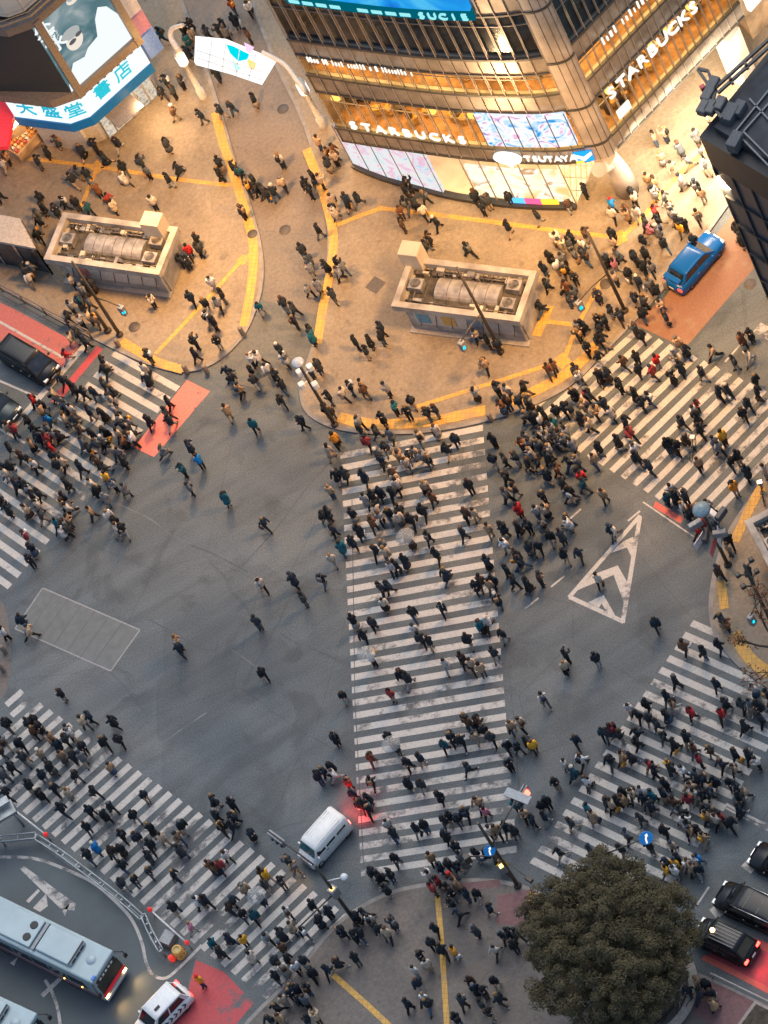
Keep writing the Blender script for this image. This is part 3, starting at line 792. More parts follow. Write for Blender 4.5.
# narrow white strokes of an upper sign, too worn by glare to read
b = MB(); r2 = random.Random(5)
for k in range(34):
    s = cum[-1] * .06 + k * .22
    if r2.random() < .14: continue
    p, t = along(FR, s, .4, SF); h = r2.choice((.35, .5, .5))
    b.box((p.x, p.y, 14.9 + h / 2), (r2.choice((.06, .09, .14)), .08, h), math.atan2(t.y, t.x))
b.build_each('letter_stroke', WHITE_LIT, Q)
b = MB()
for k in range(16):
    s = 2.0 + k * .36
    if r2.random() < .14: continue
    p, t = along(RP, s, .4, SR); h = r2.choice((.5, .65, .4))
    b.box((p.x, p.y, 14.6 + h / 2), (r2.choice((.08, .12, .18)), .1, h), math.atan2(t.y, t.x))
b.build_each('letter_stroke', WHITE_LIT, Q)
# emblem disc with a tail, blue and yellow square mark
p, t = along(FR, cum[-1] * .70, .32, SF); n_ = Vector((t.y, -t.x, 0)) * SF
b = MB(); up = Vector((0, 0, 1))
ring = [p + t * (.95 * math.cos(a)) + up * (6.25 + .62 * math.sin(a)) for a in [2 * PI * k / 24 for k in range(24)]]
b.loft([ring, [q + n_ * .18 for q in ring]], sm=False)
b.add([p + t * -.3 + up * 5.7 + n_ * .19, p + t * .35 + up * 5.7 + n_ * .19, p + t * .1 + up * 5.25 + n_ * .19], [(0, 1, 2)])
b.build('emblem', glow('emblem_white', (1, .95, .88), 1.0), Q)
p, t = along(FR, cum[-1] * .985, .3, SF); n_ = Vector((t.y, -t.x, 0)) * SF
b = MB()
def qd(u0, v0, u1, v1, mi, dd): b.quad(p + t * u0 + up * v0 + n_ * dd, p + t * u1 + up * v0 + n_ * dd, p + t * u1 + up * v1 + n_ * dd, p + t * u0 + up * v1 + n_ * dd, mi)
qd(-.6, 5.5, .6, 6.7, 0, 0)
b.add([p + t * u + up * v + n_ * .02 for u, v in ((-.6, 6.55), (0, 6.1), (.6, 6.55), (.6, 6.2), (0, 5.65), (-.6, 6.2))], [(0, 5, 4, 1), (1, 4, 3, 2)], 1)
qd(-.6, 5.5, -.1, 5.75, 2, .03)
b.build('emblem', [glow('mark_blue', (.02, .35, .85), .8), glow('mark_white', (1, 1, 1), .9), glow('mark_yellow', (1, .7, .05), .9)], Q)
# ad screen on the cafe floor
s0, s1 = cum[-1] * .645, cum[-1] * .985
pts = [along(FR, s0 + (s1 - s0) * k / 5, 0, SF)[0] for k in range(6)]
AD = screen_mat('ad_screen', [(.30, (.02, .30, .75)), (.40, (.45, .70, .95)), (.50, (.92, .94, 1.0)), (.58, (.95, .9, .95)), (.64, (.8, .4, .65)), (.72, (.10, .3, .7))], .5, .62, 3.0, 1.0)
b = MB(); wall_strip(b, pts, 7.5, 10.95, .34, -.02, SF); w = b.build('ad_screen', AD, Q)
b = MB(); a = off(pts, -.36, SF)
for i in range(6): b.box((a[i].x, a[i].y, 9.2), (.06, .06, 3.5))
b.build('mullion', STEEL_D, w)
# blue display across the upper floors
s0, s1 = cum[-1] * .10, cum[-1] * .83
pts = [along(FR, s0 + (s1 - s0) * k / 10, 0, SF)[0] for k in range(11)]
b = MB(); wall_strip(b, pts, 22.35, 35.0, .4, -.02, SF); w = b.build('led_screen', screen_mat('led_blue', [(.35, (.01, .16, .75)), (.55, (.02, .38, .95)), (.7, (.1, .6, 1.0))], .2, .5), Q)
b = MB(); wall_strip(b, pts, 21.3, 22.34, .38, -.02, SF); b.build('led_strip', glow('led_teal', (.0, .13, .19), .5), w)
letters('SUCIE', FR, cum[-1] * .64, cum[-1] * .80, 21.8, .85, .5, SF, glow('led_letters', (.35, .9, .95), .55), 'lettering', .0, par=w)
b = MB()
for k in range(9):
    if k == 4: continue
    p, t = along(FR, cum[-1] * .14 + k * .95, .5, SF); b.box((p.x, p.y, 21.8), (.7, .06, .3), math.atan2(t.y, t.x))
b.build_each('letter_stroke', glow('led_letters', (.35, .9, .95), .55), w)
# bookshelf sign beside the corner
p, t = along(RP, 1.4, .4, SR); b = MB(); b.box((p.x, p.y, 8.2), (1.1, .12, .8), math.atan2(t.y, t.x)); b.build('shop_sign', glow('shop_sign_lit', (1, .86, .62), .9), Q)

# building beyond, same side of the street
o = empty('grey_office_block', P(800, 20, 0)); tag(o, 'grey office block with white fascia sign at the top edge of the street', 'building')
b = MB(); q = [P(765, 55, 0), P(840, -30, 0), P(800, -120, 0), P(690, -40, 0)]; b.prism([(v.x, v.y) for v in q], 6.9, 26); b.build('wall', mat('office_grey', (.26, .23, .2), .7), o)
b = MB(); a_, c_ = q[0], q[1]; t = (c_ - a_).normalized(); n_ = Vector((t.y, -t.x, 0)); 
b.add([v + n_ * .3 for v in (a_ + up * 5.0, c_ + up * 5.0, c_ + up * 6.8, a_ + up * 6.8)] + [v for v in (a_ + up * 5.0, c_ + up * 5.0, c_ + up * 6.8, a_ + up * 6.8)], [(0, 1, 2, 3), (7, 6, 5, 4), (0, 4, 5, 1), (1, 5, 6, 2), (2, 6, 7, 3), (3, 7, 4, 0)])
b.build('fascia_sign', glow('fascia_white', (.9, .95, 1.0), 1.2), o)
b = MB(); b.prism([(v.x, v.y) for v in [q[0].lerp(q[3], .15), q[1].lerp(q[2], .15), q[2], q[3]]], 0, 4.9); b.build('ground_floor', CREAM, o)

# ------------------------------------------------------------------ the bookshop building
BK = empty('bookshop_building', P(100, 120, 0))
tag(BK, 'corner bookshop with large lit advert screen above a white sign band', 'building')
fp = [P(x, y, 0) for x, y in ((38, 144), (93, 151), (107, 146), (166, 93))]
bp = [P(x, y, 0) for x, y in ((150, 40), (40, -40), (-60, 40))]
poly = fp + bp
def ring_z(pts, grow):
    c = sum(pts, Vector((0, 0, 0))) / len(pts); return [p + (p - c).normalized() * grow for p in pts]
TILE = mat('tile_cream', (.40, .36, .31), .6, var=.1, scale=.7)
b = MB(); b.prism([(p.x, p.y) for p in ring_z(poly, -.5)], 0, 3.1); b.build('ground_floor', mat('shop_wall_grey', (.48, .44, .39), .7), BK)
b = MB(); b.prism([(p.x, p.y) for p in ring_z(poly, -.05)], 3.1, 6.6); b.build('wall', TILE, BK)
b = MB(); b.prism([(p.x, p.y) for p in ring_z(poly, -.4)], 6.6, 24); b.build('wall', mat('tile_grey', (.30, .275, .25), .6, var=.15, scale=.8), BK)
SB = side_sign(fp)
SB = 1 if (sum(bp, Vector((0, 0, 0))) / 3 - fp[1]).dot(Vector((-(fp[2] - fp[1]).y, (fp[2] - fp[1]).x, 0))) > 0 else -1
b = MB(); wall_strip(b, fp, 3.1, 3.95, .55, -.05, SB); b.build('blue_canopy', mat('canopy_blue', (.0, .10, .30), .4, emit=.06, emitc=(.0, .3, .7)), BK)
b = MB(); wall_strip(b, fp, 3.96, 6.5, .45, -.03, SB); sg = b.build('sign_band', glow('sign_panel', (.86, .95, 1.0), .64), BK)
b = MB()
BLUE_L = mat('kanji_blue', (.0, .30, .48), .5, emit=.26, emitc=(.0, .55, .8))
def on_face(a, c_, u, d):
    t = (c_ - a).normalized(); n_ = Vector((t.y, -t.x, 0)) * SB; return a.lerp(c_, u) + n_ * d, t
for ch, (a, c_, u) in zip('大盛堂書店', ((fp[0], fp[1], .33), (fp[0], fp[1], .78), (fp[1], fp[2], .55), (fp[2], fp[3], .30), (fp[2], fp[3], .64))):
    p, t = on_face(a, c_, u, .50); place_text(b, ch, 1.45, (p.x, p.y, 5.15), t, (0, 0, 1), .04, .0)
b.build_each('letter', BLUE_L, sg)
b = MB()
for a, c_, k in ((fp[0], fp[1], 5), (fp[2], fp[3], 9)):
    for i in range(k):
        p, t = on_face(a, c_, (i + .5) / k, .9); q_, _ = on_face(a, c_, (i + .5) / k, .5); b.bar((q_.x, q_.y, 6.4), (p.x, p.y, 6.6), .05); b.box((p.x, p.y, 6.58), (.22, .16, .1), math.atan2(t.y, t.x))
b.build_each('sign_lamp_bracket', STEEL_D, sg)
# shop windows at street level
b = MB()
p0, t = on_face(fp[2], fp[3], .08, -.1); p1, _ = on_face(fp[2], fp[3], .92, -.1)
n_ = Vector((t.y, -t.x, 0)) * SB
b.quad(p0 + up * .3, p1 + up * .3, p1 + up * 2.9, p0 + up * 2.9); b.build('shop_window', screen_mat('bookshop_lit', [(.35, (.35, .26, .18)), (.5, (.95, .8, .6)), (.62, (.5, .42, .36)), (.7, (1, .9, .75))], 1.6, .5, .8, 4), BK)
b = MB()
for k in range(7):
    p, t = on_face(fp[2], fp[3], .08 + .84 * k / 6, -.04); b.box((p.x, p.y, 1.6), (.1, .08, 2.7), math.atan2(t.y, t.x))
b.build('mullion', STEEL, BK.children[-1])
b = MB(); p, t = on_face(fp[2], fp[3], .38, .9); b.box((p.x, p.y, 2.55), (2.3, 1.6, .06), math.atan2(t.y, t.x)); b.build('awning', mat('awning_grey', (.22, .2, .19), .7), BK)
b = MB(); p, t = on_face(fp[0], fp[1], .6, -.02); b.box((p.x, p.y, 1.35), (3.6, .3, 2.6), math.atan2(t.y, t.x)); b.build('roller_shutter', mat('shutter_cream', (.5, .47, .42), .6), BK)
# screen in its heavy frame
FRM = mat('screen_frame', (.20, .175, .155), .5, .3)
b = MB()
wall_strip(b, fp, 6.75, 7.5, 1.1, -.3, SB); wall_strip(b, fp, 14.9, 15.6, 1.1, -.3, SB)
for u in (0.0, 1.0):
    p, t = on_face(fp[2], fp[3], u * .97 + .015, .75) ; b.box((p.x, p.y, 11.1), (.5, .9, 8.6), math.atan2(t.y, t.x))
p, t = on_face(fp[0], fp[1], .02, .75); b.box((p.x, p.y, 11.1), (.4, .9, 8.6), math.atan2(t.y, t.x))
fr = b.build('screen_frame', FRM, BK)
b = MB(); pa, t = on_face(fp[0], fp[1], 0.03, .8); pb_, _ = on_face(fp[2], fp[3], -.065, .8)
b.add([pa + up * 7.5, pb_ + up * 7.5, pb_ + up * 14.9, pa + up * 14.9], [(0, 1, 2, 3)]); b.build('unlit_screen', mat('screen_off', (.022, .028, .036), .35), fr)
A_, t = on_face(fp[2], fp[3], -.06, .8); B_, _ = on_face(fp[2], fp[3], .97, .8)
n_ = Vector((t.y, -t.x, 0)) * SB
W = (B_ - A_).length; H0, H1 = 7.5, 14.9
def face_pt(u, v, d=0): return A_ + t * (W * u) + up * (H0 + (H1 - H0) * v) + n_ * d
b = MB(); b.quad(face_pt(0, 0), face_pt(1, 0), face_pt(1, 1), face_pt(0, 1))
sd = b.build('lit_screen', screen_mat('advert_teal', [(.3, (.10, .20, .24)), (.5, (.20, .38, .44)), (.62, (.42, .58, .62)), (.72, (.8, .88, .9))], .28, .3, 1.5, 2), fr)
# a bright figure in dark glasses on the advert (flat picture on the screen)
def blob(mb, cx, cy, rx, ry, d, mi, rot=0, n=20, a0=0, a1=2 * PI):
    pts = []
    for k in range(n):
        a = a0 + (a1 - a0) * k / n; x, y = rx * math.cos(a), ry * math.sin(a)
        pts.append(face_pt(cx + (x * math.cos(rot) - y * math.sin(rot)), cy + (x * math.sin(rot) + y * math.cos(rot)) * W / (H1 - H0), d))
    mb.add(pts, [tuple(range(n))], mi)
b = MB()
SK = glow('advert_skin', (.80, .72, .62), .62); WH = glow('advert_white', (.90, .95, .95), .58); DK = glow('advert_dark', (.12, .13, .14), .5); GR = glow('advert_grey', (.45, .47, .46), .55)
body = [(.0, 0), (.02, .10), (.20, .28), (.36, .24), (.45, .30), (.62, .33), (.70, .52), (.80, .62), (.9, .55), (1.0, .30), (1.0, 0)]
b.add([face_pt(x, y, .02) for x, y in body], [tuple(range(len(body)))], 1)
blob(b, .36, .50, .12, .155, .03, 0, -.15); blob(b, .36, .60, .13, .09, .035, 3, -.1); blob(b, .33, .50, .055, .035, .04, 2, .1); blob(b, .44, .53, .05, .033, .04, 2, .1)
blob(b, .60, .93, .10, .08, .03, 0, .3); blob(b, .57, .95, .05, .05, .035, 3, .3)
b.build('advert_figure', [SK, WH, DK, GR], sd)
b = MB()
for ch, u, v in (('外', .10, .88), ('海', .12, .74), ('水', .16, .60)):
    place_text(b, ch, 1.35, face_pt(u, v, .05), t, (0, 0, 1), .02, .03)
b.build_each('letter', WH, sd)
# upper storey: white panels, red band and rail
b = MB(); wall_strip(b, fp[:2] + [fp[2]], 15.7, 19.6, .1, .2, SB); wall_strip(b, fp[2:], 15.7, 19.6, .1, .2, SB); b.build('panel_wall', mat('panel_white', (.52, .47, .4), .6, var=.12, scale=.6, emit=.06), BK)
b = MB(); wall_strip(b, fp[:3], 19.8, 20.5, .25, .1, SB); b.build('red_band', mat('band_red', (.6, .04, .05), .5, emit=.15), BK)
b = MB(); wall_strip(b, fp, 16.1, 16.2, 1.2, -1.1, SB); wall_strip(b, fp, 16.6, 16.66, 1.2, -1.14, SB); b.build('rail', mat('rail_brass', (.5, .38, .24), .4, .5), BK)
b = MB(); b.prism([(p.x, p.y) for p in ring_z(poly, -.3)], 24, 24.4); b.build('roof', STEEL_D, BK)
# column of small signboards on the street side
sb = [fp[3], bp[0]]; cols_ = [(.18, .3, .6), (.5, .22, .28), (.55, .5, .48), (.22, .2, .45), (.6, .3, .3), (.3, .36, .62)]
for k, (z0, z1) in enumerate(((3.3, 5.6), (5.8, 7.6), (7.8, 9.9), (10.1, 12.2), (12.4, 14.0))):
    b = MB(); p = fp[3] + (bp[0] - fp[3]).normalized() * .5; q_ = (fp[3] - fp[2]).normalized()
    p = p + q_ * .75
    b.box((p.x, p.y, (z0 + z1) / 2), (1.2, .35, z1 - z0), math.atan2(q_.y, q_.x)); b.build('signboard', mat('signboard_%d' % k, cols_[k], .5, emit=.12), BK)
b = MB(); q_ = (fp[3] - fp[2]).normalized(); p, t2 = on_face(fp[2], fp[3], .955, .62)
bs = (b.box((p.x, p.y, 13.2), (1.5, .2, 2.0), math.atan2(q_.y, q_.x)), b.build('blue_sign', glow('blue_sign_lit', (.02, .30, .62), .8), BK))[1]
b = MB(); p2_, _ = on_face(fp[2], fp[3], .955, .74); place_text(b, '堂', .95, (p2_.x, p2_.y, 13.6), q_, (0, 0, 1), .02, .02); place_text(b, '書', .95, (p2_.x, p2_.y, 12.7), q_, (0, 0, 1), .02, .02); b.build_each('letter', WH, bs)
# neighbour with red awning and a lit stall
o = empty('red_awning_shop', P(5, 120, 0)); tag(o, 'shop under a bright red awning beside the bookshop', 'shop')
q = [P(x, y, 0) for x, y in ((-40, 145), (22, 148), (34, 141), (5, 100), (-60, 90))]
b = MB(); b.prism([(p.x, p.y) for p in q], 0, 3.0); b.build('wall', CREAM, o)
q2 = [P(x, y, 3.3) for x, y in ((-40, 150), (8, 148), (16, 108), (-2, 96), (-60, 90))]
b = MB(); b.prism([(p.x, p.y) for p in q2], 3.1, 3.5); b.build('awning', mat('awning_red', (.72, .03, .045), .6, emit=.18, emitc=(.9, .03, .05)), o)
b = MB(); q3 = [P(x, y, 0) for x, y in ((-60, 60), (10, 98), (20, 60), (-40, 0))]; b.prism([(p.x, p.y) for p in q3], 3.6, 14); b.build('upper_wall', mat('upper_brown', (.1, .07, .06), .6), o)
o = empty('goods_stall', P(28, 146, 0)); tag(o, 'cluttered lit goods stall at the corner of the bookshop', 'stall')
b = MB(); p = P(28, 147, 0); b.rbox((p.x, p.y, .5), (2.4, 1.2, .9), .05, .4); b.build('counter', CREAM, o)
b = MB(); r3 = random.Random(2); GC = [('red', mat('goods_red', (.5, .1, .08), .6)), ('cream', mat('goods_cream', (.7, .55, .35), .6)), ('orange', mat('goods_orange', (.7, .3, .08), .6)), ('white', mat('goods_white', (.7, .66, .6), .6))]
for k in range(24):
    cx, cy = (k % 8 - 3.5) * .28, (k // 8 - 1) * .36; gx, gy = p.x + cx * math.cos(.4) - cy * math.sin(.4), p.y + cx * math.sin(.4) + cy * math.cos(.4); nm_, gm = GC[r3.randrange(4)]
    q_ = MB(); q_.rbox((0, 0, .11), (.2, .24, .22 + r3.random() * .1), .02, .4 + r3.uniform(-.2, .2)); tag(q_.build('goods_box', gm, loc=(gx, gy, .96)), nm_ + ' box among the goods on the lit stall', 'box', nm_ + ' boxes on the stall')
b = MB()
b = MB(); b.box((p.x, p.y, 2.6), (2.2, .3, .08), .4); b.build('lamp_strip', glow('stall_lamp', (1, .75, .4), 10), o)
for dx in (-1.05, 1.05):
    b = MB(); q_ = Vector((p.x + dx * math.cos(.4), p.y + dx * math.sin(.4), 0)); b.tube([q_, q_ + up * 2.6], .04, 6); b.build('post', STEEL, o)

# ------------------------------------------------------------------ dark building at the right
DB = empty('dark_building', P(760, 200, 0)); tag(DB, 'dark steel and glass building with equipment on its flat roof', 'building')
ZR = 30.0
k0 = P(701, 136, ZR); e1 = P(800, 14, ZR); e2 = P(830, 214, ZR); far = P(900, 60, ZR)
k1 = P(709, 162, ZR - 3.0)
DARK = mat('dark_cladding', (.008, .011, .015), .6, .0, var=.3, scale=.6)
DGL = mat('dark_glass', (.02, .028, .038), .35, .0, var=.6, scale=.5, c2=(.05, .06, .07), spec=.3)
low = [(p.x, p.y) for p in (k0, e1, far, e2)]
b = MB(); b.prism(low, 0, ZR - 3.0); b.build('wall', DGL, DB)
b = MB(); c_ = Vector((sum(p[0] for p in low) / 4, sum(p[1] for p in low) / 4, 0))
gr_ = [((p[0] - c_.x) * 1.015 + c_.x, (p[1] - c_.y) * 1.015 + c_.y) for p in low]
b.prism(gr_, ZR - 3.0, ZR); b.build('parapet', DARK, DB)
b = MB(); ins = [((p[0] - c_.x) * .86 + c_.x, (p[1] - c_.y) * .86 + c_.y) for p in low]; b.prism(ins, ZR + .003, ZR + .5); b.build('roof', mat('roof_dark', (.03, .034, .04), .8, var=.3, scale=.8), DB)
b = MB()
for (pa, pb2) in ((k0, e2), (k0, e1)):
    d = (pb2 - pa); L = d.length; d.normalize(); n_ = Vector((d.y, -d.x, 0)); n_ = n_ if n_.dot(pa - Vector((c_.x, c_.y, pa.z))) > 0 else -n_
    for i in range(int(L / 1.5) + 1):
        p = pa + d * (i * 1.5) + n_ * .05; b.box((p.x, p.y, (ZR - 3) / 2), (.1, .12, ZR - 3), math.atan2(d.y, d.x))
    for z in range(3, 27, 3):
        p = pa + d * (L / 2) + n_ * .06; b.box((p.x, p.y, z), (L, .14, .12), math.atan2(d.y, d.x))
b.build('mullion', mat('mullion_dark', (.022, .026, .03), .6, .0), DB)
b = MB()
for x, y, s in ((733, 121, 1.0), (742, 116, .8), (738, 148, .9)): p = P(x, y, ZR); b.rbox((p.x, p.y, ZR + .45 + .17 * s), (s * 1.2, s * .75, .6 + .2 * s), .06, .5 + .1 * s)
b.build_each('roof_plant', mat('plant_grey', (.07, .075, .08), .7, .0), DB)
b = MB()
for (x0, y0), (x1, y1) in (((738, 138), (775, 92)), ((738, 138), (775, 176)), ((746, 138), (780, 100)), ((746, 138), (780, 172)), ((752, 105), (775, 130))):
    p, q = P(x0, y0, ZR), P(x1, y1, ZR); b.bar((p.x, p.y, ZR + .62), (q.x, q.y, ZR + .62), .1)
b.build('roof_rail', mat('rail_grey', (.09, .1, .11), .5, .3), DB)
# lamp gantry standing on the roof edge
o = empty('lamp_gantry', P(720, 105, ZR)); tag(o, 'dark steel lamp gantry reaching over the street from the dark building', 'gantry')
GS = mat('gantry_steel', (.07, .065, .06), .6, .2)
b = MB()
for (x0, y0), (x1, y1) in (((715, 88), (790, 20)), ((718, 93), (792, 26)), ((716, 88), (712, 106)), ((730, 78), (733, 84)), ((745, 63), (748, 69)), ((698, 69), (708, 71)), ((698, 70), (712, 90)), ((708, 71), (716, 92)), ((702, 106), (720, 100)), ((712, 106), (722, 118))):
    p, q = P(x0, y0, ZR + 1), P(x1, y1, ZR + 1); b.bar(p, q, .17)
b.build('frame', GS, o)
b = MB()
for x, y in ((708, 95), (713, 84), (704, 108), (711, 108), (720, 104)): p = P(x, y, ZR + 1); b.rbox(p, (.9, .6, .5), .08, .6)
b.build_each('floodlight', mat('floodlight_grey', (.08, .08, .08), .6, .0), o)
p = P(703, 88, ZR + 1); b = MB(); b.rbox(p, (.3, .3, .4), .05); b.build('warning_lamp', mat('lamp_red', (.5, .05, .05), .5), o)
for x, y in ((713, 111), (722, 116)):
    p = P(x, y, ZR); b = MB(); b.tube([(p.x, p.y, ZR - .2), (p.x, p.y, ZR + 1)], .12, 8); b.build('post', GS, o)
# ------------------------------------------------------------------ subway entrances
ST_W = mat('entrance_stone', (.36, .325, .28), .75, var=.22, scale=1.0)
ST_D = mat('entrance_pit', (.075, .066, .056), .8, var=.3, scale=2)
ALU = mat('aluminium', (.29, .27, .25), .5, .3, var=.25, scale=1.6)
ALU_D = mat('aluminium_dark', (.13, .115, .10), .5, .4, var=.3, scale=3)
def subway(label, pxA, pxB, pxD, h, loc_px, tower=True, seed=1, strip=True):
    A, B, D = P(*pxA, h), P(*pxB, h), P(*pxD, h)
    ux = (B - A); L = ux.length; ux.normalize(); uy = (D - A); uy = (uy - ux * uy.dot(ux)); W = uy.length; uy.normalize()
    O = Vector((A.x, A.y, 0)); ang = math.atan2(ux.y, ux.x)
    fl = 1 if ux.cross(uy).z > 0 else -1
    root = empty('subway_entrance', (O.x, O.y, KH), 0); tag(root, label, 'subway entrance', 'subway entrances in the plazas')
    def W3(x, y, z): return O + ux * x + uy * y + Vector((0, 0, z))
    def bx(mb, x, y, z, sx, sy, sz, mi=0): p = W3(x, y, z); mb.box(p, (sx, sy, sz), ang, mi)
    r = random.Random(seed)
    # walls set in below a projecting rim
    t = .22; i = .5; hw = h - .55
    b = MB()
    for (x, y, sx, sy) in ((L / 2, i, L - 2 * i, t), (L / 2, W - i, L - 2 * i, t), (i, W / 2, t, W - 2 * i - t), (L - i, W / 2, t, W - 2 * i - t)): bx(b, x, y, hw / 2, sx, sy, hw)
    wl = b.build('wall', ST_W, root)
    # slanted openings in the long wall
    b = MB(); n = 7
    for k in range(n):
        x = 1.2 + (L - 2.4) * k / (n - 1); p, q = W3(x, W - i + t / 2 + .012, .75), W3(x + .45, W - i + t / 2 + .012, hw - .25)
        b.bar(p, q, .1, .03)
    b.build('glazing_bar', ALU_D, wl)
    b = MB(); bx(b, L / 2, W - i + t / 2 + .004, hw / 2 + .28, L - 2.0, .01, hw * .55); b.build('frosted_pane', mat('frosted_pane', (.50, .46, .40), .3), wl)
    b = MB(); bx(b, L / 2, W - i + .2, .12, L - .6, .5, .24); b.build('plinth', mat('plinth_stone', (.3, .27, .24), .8), root)
    # rim: four slabs
    b = MB(); rw = .42
    for (x, y, sx, sy) in ((L / 2, rw / 2, L, rw), (L / 2, W - rw / 2, L, rw), (rw / 2, W / 2, rw, W - 2 * rw), (L - rw / 2, W / 2, rw, W - 2 * rw)): bx(b, x, y, h - .28, sx, sy, .56)
    b.build('rim', ST_W, root)
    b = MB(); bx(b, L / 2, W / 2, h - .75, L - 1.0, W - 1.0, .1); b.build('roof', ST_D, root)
    # barrel vault of metal panels down the middle
    b = MB(); vl = L * .50; x0 = L * .27; vw = W * .44; n = 10; m = 6 if seed != 8 else 5
    for k in range(m):
        a0, a1 = x0 + vl * k / m + .02, x0 + vl * (k + 1) / m - .02
        ra = [W3(a0, W * .47 - vw / 2 * math.cos(PI * j / n), h - .68 + .52 * math.sin(PI * j / n)) for j in range(n + 1)]
        rb = [W3(a1, W * .47 - vw / 2 * math.cos(PI * j / n), h - .68 + .52 * math.sin(PI * j / n)) for j in range(n + 1)]
        b.loft([ra, rb], sm=False)
    b.build('vault', ALU, root)
    # plant: condensers with round fans, ducts, pipes
    for k in range(3):
        x = L * (.12, .86, .86)[k]; y = W * (.5, .3, .66)[k]
        b = MB(); p = W3(x, y, h - .35); b.rbox(p, (.95, .8, .62), .04, ang); u = b.build('condenser', ALU, root)
        b = MB(); b.lathe([(0, .32), (.1, .34), (.3, .325), (.32, .36), (.35, .315)], c=(p.x, p.y, p.z), n=14); b.build('fan', ALU_D, u)
    b = MB()
    for k in range(34):
        x = r.uniform(.7, L - .7); y = r.choice((r.uniform(.55, .9), r.uniform(W - 1.0, W - .6), r.uniform(.6, W - .6) if (x < L * .22 or x > L * .82) else .7)); p = W3(x, y, h - .6 + r.random() * .15)
        b.rbox(p, (r.uniform(.2, .6), r.uniform(.15, .35), r.uniform(.2, .5)), .02, ang + r.choice((0, PI / 2)), r.randrange(3), 1)
    b.build_each('plant_box', [ALU, ALU_D, mat('plant_cream', (.5, .44, .35), .7)], root)
    b = MB()
    for y in (.62, .78, W - .62, W - .8): b.tube([W3(.6, y, h - .42), W3(L * .4, y + r.uniform(-.06, .06), h - .42), W3(L - .6, y, h - .42)], .05, 6)
    for k in range(5): x = r.uniform(.8, L - .8); b.tube([W3(x, .6, h - .38), W3(x, W - .6, h - .38)], .035, 6)
    b.build('pipe', ALU_D, root)
    b = MB()
    for k in range(24): x = .6 + (L - 1.2) * k / 23; bx(b, x, .72, h - .36, .05, .36, .06)
    b.build('roof_grating', ALU_D, root)
    if tower:
        x, y = tower
        b = MB(); p = W3(x, y, h / 2 + .7); b.rbox(p, (1.35, 1.1, h + 1.3), .04, ang); b.build('lift_head', mat('lift_head_beige', (.50, .42, .32), .6, var=.08, scale=.8), root)
    return root, W3, L, W
r1 = subway('subway entrance with vaulted roof plant nearest the bookshop', (63, 212), (178, 227), (43, 259), 3.2, (110, 260), (7.3, .4), 3)
r2 = subway('subway entrance with vaulted roof plant in front of the curved glass building', (409, 256), (537, 271), (391, 306), 3.4, (460, 320), (.5, .2), 8)
r3_ = subway('subway entrance cut off by the edge of the photo beside the bare tree', (744, 521), (860, 462), (764, 578), 3.2, (760, 550), None, 13)
for (root_, W3, L, W_), cols2 in ((r1, ((2.2, (.5, .15, .12)),)), (r2, ((1.6, (.1, .3, .4)), (3.4, (.6, .35, .1)), (5.2, (.2, .25, .3))))):
    for k, (x, c) in enumerate(cols2):
        b = MB(); b.box(W3(x, W_ - .36, 1.7), (.9, .04, 1.1), math.atan2((W3(1, 0, 0) - W3(0, 0, 0)).y, (W3(1, 0, 0) - W3(0, 0, 0)).x)); b.build('poster', mat('wall_poster_%d%d' % (k, int(L * 10)), c, .5), root_)
# police box / kiosk at the left edge
o = empty('kiosk', P(10, 280, KH)); tag(o, 'beige flat roofed kiosk with dark glass side at the edge of the corner plaza', 'kiosk')
z = 3.2; a_, b_, d_ = P(20, 219, z), P(-50, 206, z), P(36, 249, z); c_ = b_ + (d_ - a_)
q = [(v.x, v.y) for v in (a_, b_, c_, d_)]; cc = (sum(v[0] for v in q) / 4, sum(v[1] for v in q) / 4)
b = MB(); b.prism([((v[0] - cc[0]) * .95 + cc[0], (v[1] - cc[1]) * .95 + cc[1]) for v in q], KH, z - .15); b.build('wall', mat('kiosk_glass', (.06, .06, .065), .2, var=.4, scale=.8), o)
b = MB(); b.prism(q, z - .15, z + .08); b.build('roof', mat('kiosk_roof', (.42, .36, .29), .7), o)
b = MB()
for v, w in ((a_, d_), (d_, c_)):
    for k in range(4): p = v.lerp(w, k / 3); b.box((p.x, p.y, z / 2), (.12, .12, z - .2))
b.build('frame', ALU, o)

# ------------------------------------------------------------------ poles, signals, lamps
POLE = mat('pole_brown', (.06, .05, .042), .5, .3)
POLE_W = mat('pole_white', (.55, .53, .50), .5, .1)
GREYM = mat('signal_grey', (.22, .225, .23), .5, .2)
BLUEG = glow('signal_walk', (.0, .55, .72), 1.3)
REDG = glow('signal_red', (1.0, .05, .03), 8.0)
AMB = glow('signal_amber', (1.0, .5, .1), 4.0)
def dirpx(a, b, z=0):
    v = P(*b, z) - P(*a, z); return v.normalized()
def pole(name, label, cat, base, h, group=None, r=.13, m=POLE, z0=KH):
    p = P(*base, z0); root = empty(name, p); tag(root, label, cat, group)
    b = MB(); b.tube([p, p + up * h * .5, p + up * h], [r, r * .85, r * .65], 10); b.lathe([(r * 1.9, 0), (r * 1.9, .12), (r * 1.2, .25), (r, .26)], c=(p.x, p.y, p.z), n=12); b.build('post', m, root)
    return root, p
def ped_signal(root, p, z, d, L, lit=BLUEG):
    q = p + up * z; e = q + d * L
    b = MB(); b.tube([q, q + d * L * .5 + up * .15, e], .045, 6); b.build('arm', POLE, root)
    b = MB(); b.rbox(e - up * .45, (.42, .34, .95), .04, math.atan2(d.y, d.x)); s = b.build('signal_head', GREYM, root)
    b = MB(); c_ = e - up * .62; dn = (CAM - c_).normalized(); b.rbox(c_ + dn * .2 , (.24, .24, .26), .06, 0); b.build('signal_light', lit, s)
